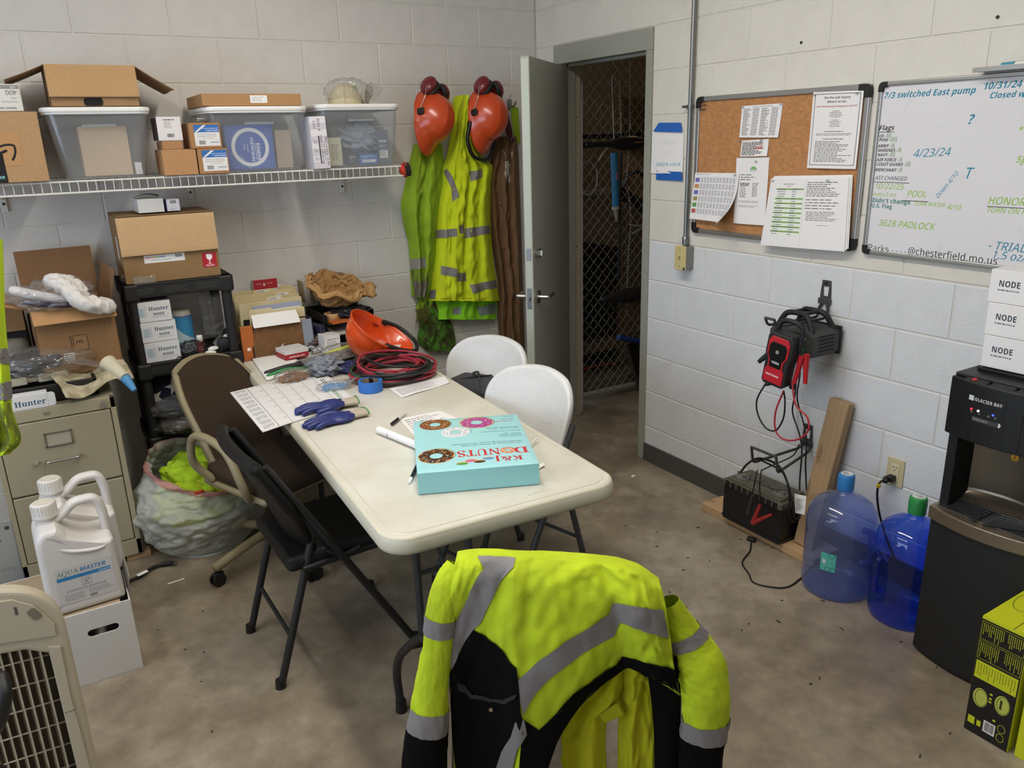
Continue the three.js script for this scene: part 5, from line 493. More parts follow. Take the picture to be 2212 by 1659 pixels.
// small cartons between the totes
const SM = (u0, u1, v0, v1, z) => 0;
{ const q = (a, b, z) => [[a[0], b[0]], [b[1], a[1]]]; let o;
  carton('small_carton', 'plain brown carton on the shelf under the little flat box', [-2.186, -2.046], [DY + 0.003, 1.738], [0.22, 0.415], '#b4875a'); carton('small_carton', 'little flat brown carton between the plain carton and the white one', [-2.176, -2.092], [1.739, 1.774], [0.24, 0.4], '#a97e54');
  o = carton('label_carton', 'white carton with a barcode label beside the left tote', [-2.186, -2.088], [1.775, 1.873], [0.25, 0.4], M('#ddd8d8', 0.6)); face(o, 'barcode_print', 0.085, 0.088, 0, 0.05, cv(170, 176, (c) => { c.fillStyle = '#dcd7d7'; c.fillRect(0, 0, 170, 176); tlines(c, 40, 14, 90, 1, 12, '#222', 0.6, 0); tlines(c, 46, 34, 80, 5, 11, '#8a8486', 0.4); bars(c, 60, 130, 54, 30); }), 0.6); part('dark_side', box(-0.0505, -0.0492, 0.002, 0.096, -0.07, 0.07, 0), M('#4b3836', 0.7), o);
  const lab = cv(256, 240, (c) => { c.fillStyle = '#dedcda'; c.fillRect(0, 0, 256, 240); c.fillStyle = '#2b69b0'; c.fillRect(0, 0, 256, 84); c.fillStyle = '#dedcda'; c.beginPath(); c.moveTo(8, 80); c.lineTo(96, 4); c.lineTo(130, 4); c.lineTo(34, 80); c.fill(); text(c, 'Core & Coil Ballast Kit', 88, 46, 15, '#eef', 'sans-serif', 'bold'); text(c, '71A5191-001D', 116, 72, 20, '#eef', 'sans-serif', 'bold'); text(c, '1-50W M110/P HX Metal Halide', 26, 112, 14, '#333'); text(c, '120/208/240/277V MULTIVOLT', 26, 134, 14, '#333'); tlines(c, 80, 150, 120, 1, 9, '#b66'); bars(c, 40, 176, 66, 46); text(c, 'ADVANCE', 150, 206, 20, '#2a4f86', 'sans-serif', 'bold italic'); });
  o = carton('ballast_carton', 'upper brown ballast carton with a blue and white label', [-2.062, -1.932], [1.739, 1.846], [0.24, 0.42], '#a5794c', 'ballast cartons'); face(o, 'blue_label', 0.105, 0.088, 0.006, 0.054, lab, 0.5); o = carton('ballast_carton', 'lower brown ballast carton with a blue and white label', [-2.042, -1.914], [DY + 0.003, 1.738], [0.24, 0.425], '#a5794c', 'ballast cartons'); face(o, 'blue_label', 0.105, 0.088, 0.006, 0.056, lab, 0.5);
  solo('plastic_clip', tf(mrg([cy(0.012, 0.014, 0.02, -0.03, 0.01, 0, 14), tf(cy(0.01, 0.01, 0.03, 0, 0, 0, 12), [0, 0.012, 0.01], [0, 0, PI / 2]), blob(0.03, 0.012, 0.02, 0.2, 3, 20, -0.9, 3)]), [-2.0, 1.848, 0.36]), CLEAR, 'clear plastic lamp fittings lying on the upper ballast carton', 'fitting');
  o = carton('flat_carton', 'long flat brown carton lying on the middle tote', [-1.992, -1.557], [1.914, 1.965], [0.06, 0.42], '#ad8355'); face(o, 'address_label', 0.075, 0.032, 0.025, 0.028, pageTex(150, 64, (c) => tlines(c, 20, 14, 110, 3, 14, '#999', 0.3)), 0.6);
  o = carton('bulb_carton', 'tall white and lilac bulb carton with vertical lettering between totes', [-1.528, -1.45], [DY + 0.003, 1.866], [0.28, 0.43], M('#d8d3d8', 0.5)); o.rotation.z = 0.025; face(o, 'letter_print', 0.076, 0.234, 0, 0.118, cv(200, 616, (c, W, H) => { for (let i = 0; i < 8; i++) { c.fillStyle = i % 2 ? '#cfc8d2' : '#e2dfe2'; c.fillRect(0, i * H / 8, W, H / 8); } c.save(); c.translate(W, 0); c.rotate(PI / 2); text(c, 'Belle &', 18, 106, 46, '#221f22', 'serif', 'italic'); text(c, 'Luci ✦', 46, 160, 46, '#221f22', 'serif', 'italic'); c.fillStyle = '#3a363a'; c.fillRect(226, 100, 330, 16); text(c, 'PROFESSIONAL GRADE', 240, 30, 29, '#221f22', 'serif', 'bold'); text(c, 'LOW VOLTAGE', 300, 60, 30, '#221f22', 'serif', 'bold'); text(c, 'VINTAGE LED BULBS', 222, 92, 32, '#221f22', 'serif', 'bold'); for (const x of [300, 400, 500]) { c.beginPath(); c.arc(x, 146, 14, 0, 7); c.strokeStyle = '#333'; c.lineWidth = 4; c.stroke(); tlines(c, x - 34, 170, 70, 2, 8, '#777'); } c.restore(); }), 0.5); }
{ // bagged cap on the right tote
  const o = thing('wrapped_hat', 'cream cap wrapped in clear plastic on the right tote', 'cap', [-1.285, 1.92, 0.3], 0.15); const K = M('#c9bd9a', 0.9, { bumpMap: rep(T_weave, 12), bumpScale: 0.0006 });
  const g = new THREE.SphereGeometry(0.085, 32, 20, 0, PI * 2, 0, PI * 0.55), p = g.attributes.position; for (let i = 0; i < p.count; i++) p.setXYZ(i, p.getX(i) * 0.95, Math.max(0, p.getY(i) * 1.12 + 0.005), p.getZ(i) * 1.02); g.computeVertexNormals(); part('crown', g.translate(-0.02, 0.001, 0), K, o);
  part('panel_seam', mrg([0, 1.05, 2.1].map((a) => { const pts = []; for (let i = 0; i <= 12; i++) { const t = i / 12 * PI; pts.push([-0.02 + 0.0815 * Math.cos(t) * Math.cos(a), 0.004 + 0.0965 * Math.sin(t), 0.0875 * Math.cos(t) * Math.sin(a)]); } return tube(pts, 0.0018, 24, 5); })), M('#a79b78', 0.9), o);
  part('strap_loop', tf(new THREE.TorusGeometry(0.032, 0.007, 8, 28), [0.07, 0.034, 0.04], [0, 0.7, 0], [1, 1, 1.6]), M('#a39c88', 0.8), o); part('emblem', tf(new THREE.TorusGeometry(0.014, 0.003, 6, 18, PI), [-0.0, 0.07, 0.073], [-0.5, 0.25, 0]), M('#6f9a4c', 0.7), o);
  part('plastic_wrap', rumple(tf(blob(0.115, 0.062, 0.1, 0.12, 2.5, 48, -0.98, 8), [0.0, 0.061, 0]), 0.006, 35, 4, 0.5), FILM, o); part('plastic_tail', rumple(sheet((u, v) => [0.09 + 0.07 * u, 0.05 + 0.05 * v - 0.03 * u, -0.03 + 0.09 * v], 14, 14, 0.0006), 0.012, 30, 6, 0.5), FILM, o); }
// ---------- black plastic rack and what stands on it ----------
const RK = M('#1a1a1b', 0.6);
{ const x0 = -2.425, x1 = -1.955, z0 = 0.02, z1 = 0.38, o = thing('plastic_rack', 'black plastic shelving rack against the left wall', 'rack', [(x0 + x1) / 2, 0, (z0 + z1) / 2]), W = (x1 - x0) / 2, D = (z1 - z0) / 2;
  for (const y of [0.09, 0.42, 0.773, 1.138]) { const sh = part('shelf', mrg([box(-W, W, y + 0.022, y + 0.034, -D, D, 0.004), box(-W, W, y - 0.03, y + 0.034, D - 0.016, D, 0.006, 2), box(-W, W, y - 0.03, y + 0.034, -D, -D + 0.012, 0.004), box(-W, -W + 0.012, y - 0.03, y + 0.034, -D, D, 0.004), box(W - 0.012, W, y - 0.03, y + 0.034, -D, D, 0.004)]), RK, o); for (const x of [-0.16, -0.02, 0.12]) part('lip_panel', box(x - 0.055, x + 0.055, y - 0.018, y + 0.012, D - 0.001, D + 0.003, 0.002), M('#242425', 0.55), sh); for (const [a, b] of [[-1, -1], [1, -1], [-1, 1], [1, 1]]) part('corner_socket', mrg([box(a * W - a * 0.064 , a * W, y - 0.042, y + 0.034, b * D - b * 0.064, b * D + b * 0.004, 0.012, 2)]), RK, sh); }
  const seg = [[0, 0.05], [0.124, 0.38], [0.454, 0.733], [0.807, 1.098]]; for (const [a, b] of [[-1, -1], [1, -1], [-1, 1], [1, 1]]) for (const [y0, y1] of seg) part('post', cy(0.0235, 0.0235, y1 - y0 + 0.02, a * (W - 0.032), (y0 + y1) / 2, b * (D - 0.032), 20), RK, o); }
const RT = 1.1725, R2 = 0.8075;
{ // carton with a folded flap and the fragile sticker
  const o = carton('fragile_carton', 'large cardboard carton with a red fragile sticker on the black rack', [-2.405, -2.0], [RT, 1.462], [0.02, 0.355], '#8f7048'), [W, H, D] = o.dim; tapeSeam(o, M('#8a6b3e', 0.3));
  part('flap', tf(sheet((u, v) => [(u - 0.5) * W * 1.005, -v * 0.165, 0.004 + 0.012 * v], 10, 8, 0.004), [0, H, D / 2 + 0.004]), cardMat('#c2a076'), o); part('top_flap', tf(sheet((u, v) => [(u - 0.5) * W, 0.002, (v - 0.5) * D], 4, 4, 0.004), [0, H + 0.003, 0]), cardMat('#8f7048'), o);
  face(o, 'shipping_label', 0.17, 0.034, -0.03, 0.102, pageTex(340, 68, (c) => { const g = ['#b55', '#c93', '#6a6', '#57b']; g.forEach((k, i) => { c.fillStyle = k; c.globalAlpha = 0.6; c.fillRect(10 + i * 42, 14, 42, 12); }); c.globalAlpha = 1; tlines(c, 60, 44, 180, 1, 10, '#888', 0.4); bars(c, 262, 8, 60, 26); }), 0.5);
  face(o, 'fragile_sticker', 0.062, 0.066, 0.16, 0.075, cv(128, 136, (c) => { c.fillStyle = '#b01f30'; c.fillRect(0, 0, 128, 136); c.fillStyle = '#f2eeee'; c.beginPath(); c.moveTo(38, 14); c.lineTo(92, 14); c.quadraticCurveTo(96, 62, 68, 68); c.lineTo(68, 98); c.lineTo(88, 104); c.lineTo(40, 104); c.lineTo(60, 98); c.lineTo(60, 68); c.quadraticCurveTo(32, 62, 38, 14); c.fill(); c.fillStyle = '#b01f30'; c.beginPath(); c.moveTo(76, 12); c.lineTo(84, 30); c.lineTo(78, 40); c.lineTo(90, 12); c.fill(); text(c, 'FRAGILE', 24, 126, 20, '#f2eeee', 'sans-serif', 'bold'); }), 0.4); sideface(o, 'side_label', 0.05, 0.1, 0.05, 0.15, pageTex(64, 128, (c) => tlines(c, 8, 12, 48, 8, 12, '#999')));
  part('loose_tape', rumple(sheet((u, v) => [-W / 2 + 0.03 + 0.09 * u, 0.03 - 0.05 * v, D / 2 + 0.003 + 0.01 * v], 8, 6, 0.0005), 0.003, 30, 1), FILM, o); part('torn_corner', tf(ext([[0, 0], [0.028, 0.0], [0.022, -0.014], [0.01, -0.022], [0.004, -0.012]], 0.004, 0.0005), [-W / 2 + 0.03, -0.0005, D / 2 - 0.004]), cardMat('#a98457'), o); }
{ let o = carton('white_carton', 'open-topped white carton on the fragile carton', [-2.303, -2.196], [1.4735, 1.533], [0.16, 0.32], M('#d9d8d6', 0.6)); part('flap', tf(sheet((u, v) => [(u - 0.5) * 0.105, 0.012 * Math.sin(u * 3), v * 0.07], 8, 4, 0.001), [-0.006, 0.063, -0.02], [-0.1, 0, 0]), M('#55504c', 0.8), o); o = carton('medicine_carton', 'small white and blue carton with a barcode beside the white one', [-2.184, -2.128], [1.4735, 1.526], [0.19, 0.31], M('#d9d8e0', 0.55)); face(o, 'barcode_print', 0.05, 0.048, 0, 0.026, cv(128, 120, (c) => { c.fillStyle = '#dddce4'; c.fillRect(0, 0, 128, 120); bars(c, 34, 8, 62, 34); c.strokeStyle = '#b9b8c8'; c.lineWidth = 3; c.beginPath(); c.moveTo(6, 116); c.lineTo(64, 66); c.lineTo(122, 116); c.stroke(); tlines(c, 30, 96, 70, 2, 10, '#99a'); }), 0.5); part('blue_edge', mrg([box(-0.0285, -0.0272, 0, 0.052, -0.058, 0.058, 0), box(0.0272, 0.0285, 0, 0.052, -0.058, 0.058, 0)]), M('#35489c', 0.5), o); }
solo('crumpled_wrap', tf(rumple(blob(0.05, 0.022, 0.05, 0.25, 3, 30, -0.9, 12), 0.004, 50, 1, 0.5), [-2.42 + 0.055, RT + 0.0195, 0.28]), FILM, 'crumpled clear wrap at the left corner of the rack top', 'wrap');
// shelf below: three white boxes, wipes and sprinkler parts
const hunt = cv(384, 208, (c) => { c.fillStyle = '#d9d8da'; c.fillRect(0, 0, 384, 208); text(c, 'Hunter', 166, 92, 54, '#1f3b52', 'serif', 'bold'); text(c, 'NODE', 206, 146, 40, '#28323e', 'sans-serif', 'bold'); tlines(c, 196, 160, 150, 1, 9, '#778', 0.5, 0); bars(c, 58, 58, 62, 98, '#6f9cb4'); tlines(c, 34, 48, 20, 11, 11, '#9ab'); tlines(c, 126, 40, 16, 11, 11, '#89a'); });
[['lowest of three white irrigation boxes on the black rack', -2.395, R2, 0.0], ['middle of three white irrigation boxes on the black rack', -2.399, R2 + 0.094, 0.02], ['topmost of three white irrigation boxes on the black rack', -2.405, R2 + 0.188, -0.02]].forEach(([l, x, y, t]) => { const o = carton('irrigation_box', l, [x, x + 0.166], [y, y + 0.0925], [0.14, 0.365], M('#dad9da', 0.55), 'white irrigation boxes on the rack', t); face(o, 'box_print', 0.162, 0.088, 0, 0.0465, hunt, 0.55); });
{ const o = thing('wipes_canister', 'blue and yellow disinfecting wipes canister on the black rack', 'canister', [-2.185, R2, 0.22]); part('can', lath([[0, 0], [0.044, 0.001], [0.047, 0.006], [0.047, 0.17], [0.045, 0.18], [0, 0.18]], 36), print(cv(512, 320, (c, W, H) => { c.fillStyle = '#3d93c4'; c.fillRect(0, 0, W, H); c.fillStyle = '#c3dce6'; c.beginPath(); c.moveTo(0, 130); c.quadraticCurveTo(250, 220, 512, 110); c.lineTo(512, 240); c.lineTo(0, 240); c.fill(); c.fillStyle = '#d6a71e'; c.fillRect(0, 236, W, 84); for (const x of [40, 296]) { c.fillStyle = '#2547a0'; c.beginPath(); c.moveTo(x, 70); c.lineTo(x + 60, 30); c.lineTo(x + 170, 40); c.lineTo(x + 176, 96); c.lineTo(x + 110, 118); c.lineTo(x + 20, 106); c.fill(); c.strokeStyle = '#b02a34'; c.lineWidth = 5; c.stroke(); text(c, 'CLOROX', x + 22, 90, 38, '#f0f2f6', 'sans-serif', 'bold'); tlines(c, x + 20, 180, 130, 4, 16, '#7a5a8a', 0.4); } }), 0.4), o).rotation.y = -1.35; part('lid', lath([[0, 0.205], [0.034, 0.204], [0.042, 0.196], [0.0455, 0.18], [0.0455, 0.176], [0, 0.176]], 32), M('#d6d3c4', 0.5), o); }
{ const o = thing('pill_bottle', 'little red bottle with a white cap beside the wipes', 'bottle', [-2.13, R2, 0.31]); part('body', lath([[0, 0], [0.016, 0], [0.0175, 0.004], [0.0175, 0.05], [0.013, 0.058], [0, 0.058]], 24), M('#a3273a', 0.45), o); part('cap', lath([[0, 0.086], [0.0125, 0.085], [0.014, 0.08], [0.014, 0.057], [0, 0.057]], 24), WHITE, o); part('label', surf((u, v) => { const a = (u - 0.5) * 2.2; return [0.0178 * Math.sin(a), 0.038 - 0.026 * v, 0.0178 * Math.cos(a)]; }, 10, 1), print(cv(96, 64, (c) => { c.fillStyle = '#a3273a'; c.fillRect(0, 0, 96, 64); c.strokeStyle = '#e8e2e0'; c.lineWidth = 4; c.beginPath(); c.ellipse(48, 32, 28, 22, 0, 0, 7); c.stroke(); text(c, '7250', 30, 40, 18, '#e8e2e0'); }), 0.4), o); }
solo('parts_bag', tf(rumple(blob(0.062, 0.036, 0.045, 0.22, 3, 40, -0.85, 21), 0.005, 45, 1, 0.6), [-2.175, R2 + 0.0315, 0.33]), glassy('#c9c9c8', 0.2), 'crumpled clear parts bag in front of the wipes canister', 'bag');
{ const rotor = (l, x, z, ry, capM, r) => { const o = thing('sprinkler_rotor', l, 'sprinkler', [x, R2 + r, z], ry, 'sprinkler rotors on the rack'); part('body', lath([[0, 0], [r * 0.8, 0], [r, 0.012], [r, 0.04], [r * 0.86, 0.05], [r * 0.86, 0.12], [r * 0.6, 0.14], [r * 0.6, 0.18], [0, 0.18]], 26).rotateX(-PI / 2), BLACKP, o); part('nozzle_cap', lath([[0, 0], [r * 0.78, 0.001], [r * 0.8, 0.006], [0, 0.006]], 24).rotateX(PI / 2).translate(0, 0, 0.004), capM, o); part('rubber_cover', tf(cy(0.008, 0.008, 0.006, 0, 0, 0, 14), [0, 0, 0.006], [PI / 2, 0, 0]), capM === BLACK ? M('#050505', 0.8) : STEEL, o); return o; };
  rotor('black sprinkler rotor lying at the front of the rack shelf', -2.036, 0.345, -0.55, BLACK, 0.033); rotor('black sprinkler rotor with a white cap lying in a clear bag', -2.02, 0.3, -0.2, M('#d5d0be', 0.5), 0.024).position.set(-2.008, R2 + 0.058, 0.32);
  solo('hanging_bag', rumple(tf(new THREE.CylinderGeometry(0.075, 0.04, 0.2, 40, 24, true), [-2.035, R2 + 0.155, 0.23], [0.1, 0, -0.12], [1, 1, 0.35]), 0.01, 22, 5, 0.4), FILM, 'tall clear plastic bag standing behind the sprinkler rotors', 'bag');
  solo('paper_folder', sheet((u, v) => [-2.05 + 0.085 * u, R2 + 0.006 + 0.06 * u * (1 - v) + 0.03 * u, 0.16 + 0.19 * v], 6, 6, 0.002), M('#b9b8b4', 0.7), 'folded grey paper at the right end of the rack shelf', 'paper');
  const cap = lath([[0, 0], [0.016, 0], [0.018, 0.005], [0.014, 0.014], [0.006, 0.018], [0, 0.018]], 20); [[-2.098, 0.357, 0], [-2.082, 0.35, 0.3]].forEach(([x, z, a], i) => { const o = solo('drain_fitting', tf(cap.clone(), [0, 0, 0], [0, 0, 0], [1.5, 0.9, 1]), WHITE, i ? 'white plastic fitting nearer the sprinkler rotor' : 'white plastic fitting nearer the clear parts bag', 'fitting', 'white fittings on the rack'); o.position.set(x, R2 + i * 0.016, z); o.rotation.y = a; });
  solo('paper_tag', box(-2.145, -2.105, R2, R2 + 0.002, 0.355, 0.377, 0), PAPER, 'small printed paper tag at the front lip of the rack shelf', 'tag'); const n = solo('bolt_nuts', mrg([tf(new THREE.TorusGeometry(0.008, 0.004, 6, 8), [-2.243, R2 + 0.005, 0.372], [PI / 2, 0, 0]), tf(new THREE.TorusGeometry(0.008, 0.004, 6, 8), [-2.236, R2 + 0.011, 0.37], [1.2, 0, 0])]), STEEL, 'little steel nuts in front of the lowest irrigation box', 'nuts'); n.userData.kind = 'stuff'; }
// lower shelf: folded flag and bags
const R3 = 0.4545;
{ const fx0 = -2.41, o = thing('folded_flag', 'folded dark blue flag with white stars on the lower rack shelf', 'flag', [-2.2, R3, 0.19]); part('cloth', rumple(bx(0.36, 0.2, 0.26, 0, 0.18, -0.02, 0.05, 6), 0.006, 12, 3), M('#14172e', 0.9), o); const star = (r) => { const p = []; for (let i = 0; i < 10; i++) { const a = i * PI / 5 + PI / 2, q = i % 2 ? r * 0.4 : r; p.push([q * Math.cos(a), q * Math.sin(a)]); } return ext(p, 0.002, 0.0003); }; for (const [x, y, a] of [[-0.075, 0.21, 0.2], [0.05, 0.235, -0.3], [-0.165, 0.17, 0.4]]) part('star', tf(star(0.042), [x, y, 0.1135], [0, 0, a]), M('#b9b6ac', 0.9), o); part('green_stripe_pack', box(0.0, 0.17, 0.0, 0.08, 0.06, 0.2, 0.006), M('#3c6a52', 0.6), o); }
[['upper clear bag of dark folded shirts hanging over the rack lip', -2.275, 0.6, '#3c3d4a', 0.07, 31], ['lower clear bag of grey folded shirts hanging over the rack lip', -2.262, 0.515, '#8a8274', 0.075, 44]].forEach(([l, x, y, h, hh, sd]) => { const o = thing('shirt_bag', l, 'bag', [x, y - 0.02, 0.34], -0.12, 'bagged shirts'); part('shirt', rumple(bx(0.2, hh * 0.62, 0.12, 0, 0, 0, 0.018, 4), 0.006, 18, sd), M(h, 0.9), o); part('plastic_bag', rumple(tf(blob(0.135, hh * 0.62, 0.085, 0.14, 2.4, 48, -2, sd), [0, 0, 0.01]), 0.007, 36, sd, 0.5), FILM, o); });
for (let i = 0; i < 3; i++) { const o = carton('flag_packet', ['lowest white packet stacked beside the bagged shirts', 'middle white packet stacked beside the bagged shirts', 'top white packet stacked beside the bagged shirts'][i], [-2.13, -1.975], [R3 + i * 0.037, R3 + 0.036 + i * 0.037], [0.2, 0.36], M('#cfcac2', 0.6), 'white packets on the lower shelf', 0.04 * (i - 1)); face(o, 'packet_print', 0.14, 0.03, 0, 0.018, cv(256, 56, (c) => { c.fillStyle = '#cfcac2'; c.fillRect(0, 0, 256, 56); if (i === 1) { c.fillStyle = '#23304e'; c.fillRect(0, 40, 256, 16); } text(c, ['US FLAG 5x8', 'FLAG NYLON', 'US FLAG'][i], 60, 34, 24, '#4a5648', 'serif', 'bold'); tlines(c, 14, 12, 36, 3, 12, '#888'); })); }
// ---------- filing cabinet and the heap on it ----------
const CB = '#a39a80', CX0 = -3.005, CX1 = -2.549, CZ = 0.655, CY = 0.765;
{ const o = thing('filing_cabinet', 'beige two-drawer steel filing cabinet beside the trash bag', 'cabinet', [(CX0 + CX1) / 2, 0.03, 0.36]), W = (CX1 - CX0) / 2, F = CZ - 0.36, H = CY - 0.03, C = M(CB, 0.42), C2 = M('#a0977e', 0.42);
  part('body', mrg([box(-W, W, 0, H, -0.33, F - 0.018, 0.003), box(-W, -W + 0.022, 0, H, F - 0.02, F, 0.003), box(W - 0.022, W, 0, H, F - 0.02, F, 0.003), box(-W, W, H - 0.05, H, F - 0.02, F, 0.003), box(-W, W, 0, 0.075, F - 0.02, F, 0.003)]), C, o);
  for (const [y0, y1, pulls] of [[0.38, H - 0.054, 1], [0.079, 0.372, 1]]) { const d = part('drawer', mrg([box(-W + 0.025, W - 0.025, y0, y1, F - 0.018, F + 0.002, 0.004, 2)]), C2, o); const yc = (y0 + y1) / 2; part('card_frame', mrg([box(-0.05, 0.05, yc + 0.092, yc + 0.098, F + 0.002, F + 0.008, 0.001), box(-0.05, 0.05, yc + 0.036, yc + 0.042, F + 0.002, F + 0.008, 0.001), box(-0.05, -0.044, yc + 0.036, yc + 0.098, F + 0.002, F + 0.008, 0.001), box(0.044, 0.05, yc + 0.036, yc + 0.098, F + 0.002, F + 0.008, 0.001)]), M('#9a968b', 0.3, { metalness: 0.8 }), d); part('card', box(-0.044, 0.044, yc + 0.042, yc + 0.092, F + 0.002, F + 0.004, 0), M('#a9a28c', 0.6), d); part('pull', bent([[-0.06, yc - 0.02, F], [-0.06, yc - 0.02, F + 0.028], [0.06, yc - 0.02, F + 0.028], [0.06, yc - 0.02, F]], 0.0055, 0.012), CHROME, d); part('thumb_latch', bx(0.018, 0.016, 0.012, -0.095, yc - 0.02, F + 0.008, 0.003), M('#9a9280', 0.4), d); }
  part('lock', tf(cy(0.0135, 0.0135, 0.012, 0, 0, 0, 20), [W - 0.045, H - 0.026, F + 0.003], [PI / 2, 0, 0]), CHROME, o); part('badge', box(-0.035, -0.01, H - 0.032, H - 0.02, F, F + 0.0015, 0.0003), M('#7e7868', 0.4), o);
  for (const [x, z] of [[W - 0.02, F - 0.035], [W - 0.02, -0.28]]) solo('wood_block', box(-0.05, 0.05, 0, 0.03, -0.025, 0.025, 0.003).translate((CX0 + CX1) / 2 + x, 0, 0.36 + z), PINE2, z > 0 ? 'wooden block under the front corner of the filing cabinet' : 'wooden block under the rear corner of the filing cabinet', 'block'); }
// black tray, valve manifold, white box, canvas, bagged part, open carton
solo('black_tray', mrg([box(-2.985, -2.6, CY + 0.0005, CY + 0.012, 0.2, 0.6, 0.004), box(-2.985, -2.6, CY + 0.002, CY + 0.075, 0.2, 0.215, 0.004), box(-2.985, -2.6, CY + 0.002, CY + 0.075, 0.585, 0.6, 0.004), box(-2.985, -2.97, CY + 0.002, CY + 0.075, 0.2, 0.6, 0.004), box(-2.615, -2.6, CY + 0.002, CY + 0.075, 0.2, 0.6, 0.004)]), M('#191816', 0.55), 'shallow black tray lying on top of the filing cabinet', 'tray');
{ const o = carton('printed_carton', 'white carton with blue lettering at the cabinet edge', [-2.955, -2.785], [CY + 0.0005, CY + 0.062], [0.605, 0.655], M('#dcd9d8', 0.55)); face(o, 'letter_print', 0.12, 0.045, 0.018, 0.03, cv(256, 96, (c) => { c.fillStyle = '#dcd9d8'; c.fillRect(0, 0, 256, 96); text(c, 'Hunter', 20, 76, 64, '#1f4b66', 'serif', 'bold'); }), 0.5); part('end_flap', tf(ext([[0, 0], [0.018, 0], [0.026, 0.008], [0.026, 0.05], [0.018, 0.058], [0, 0.058]], 0.0015, 0.0003), [0.085, 0.002, 0.023]), M('#dcd9d8', 0.55), o); }
{ const o = thing('manifold_strip', 'tan plastic manifold strip with screws on the black tray', 'manifold', [-2.83, CY + 0.0755, 0.5], 0.1); part('strip', mrg([box(-0.14, 0.14, 0, 0.022, -0.02, 0.02, 0.004), box(-0.13, -0.02, 0, 0.03, 0.02, 0.045, 0.004), box(0.02, 0.13, 0, 0.03, 0.02, 0.045, 0.004)]), M('#b9b09a', 0.6), o); for (let i = 0; i < 7; i++) part('screw', cy(0.011, 0.011, 0.012, -0.12 + i * 0.04, 0.028, 0.01, 12), STEEL, o); }
solo('canvas_cloth', rumple(sheet((u, v) => { const p = qmix([[-2.8, CY + 0.085, 0.42], [-2.5, CY + 0.12, 0.36], [-2.46, CY + 0.06, 0.6], [-2.72, CY + 0.04, 0.69]], u, v); const e = v > 0.85 ? (v - 0.85) * 0.12 : 0; p[1] += 0.022 * Math.sin(u * 7 + v * 3) * (1 - 0.4 * u) - e + 0.012; return p; }, 30, 24, 0.004), 0.004, 14, 2), M('#ffffff', 0.9, { map: mottle('#c3b89c', 0.6, lump, '#7f7355') }), 'stained cream canvas cloth draped over the cabinet front', 'cloth');
{ const o = thing('spray_nozzle', 'white spray bottle nozzle with a blue tip on the canvas cloth', 'nozzle'); part('cone', rod([-2.545, CY + 0.115, 0.53], [-2.495, CY + 0.062, 0.625], 0.036, 20, 0.021), M('#cfc6ae', 0.6), o); part('blue_tip', rod([-2.495, CY + 0.062, 0.625], [-2.47, CY + 0.01, 0.665], 0.0215, 20, 0.011), M('#4a8ec0', 0.5), o); }
{ const o = thing('bagged_part', 'black moulded part sealed in a clear bag on the heap', 'bag', [-2.79, CY + 0.15, 0.47], 0.1); part('moulded_part', mrg([rumple(bx(0.2, 0.05, 0.12, -0.02, 0, 0, 0.015, 4), 0.008, 14, 4), tf(cy(0.03, 0.034, 0.05, 0, 0, 0, 20), [-0.06, 0.02, 0.02]), tf(cy(0.026, 0.03, 0.05, 0, 0, 0, 20), [0.02, 0.02, 0.01])]), M('#1d1d1e', 0.55), o); part('plastic_bag', rumple(tf(blob(0.175, 0.058, 0.12, 0.14, 2.2, 52, -2, 61), [0.02, 0, 0.01]), 0.008, 30, 3, 0.5), FILM, o); part('bag_flap', rumple(sheet((u, v) => [0.1 + 0.12 * u, 0.03 - 0.05 * u - 0.03 * v, -0.05 + 0.17 * v], 16, 16, 0.0006), 0.006, 24, 8, 0.4), FILM, o); part('grille', mrg([0, 1, 2, 3].flatMap((i) => [box(0.085 + i * 0.01, 0.088 + i * 0.01, 0.0, 0.03, 0.085, 0.088, 0), box(0.083, 0.121, 0.001 + i * 0.009, 0.004 + i * 0.009, 0.085, 0.088, 0)])), M('#b9b9b4', 0.5), o); }
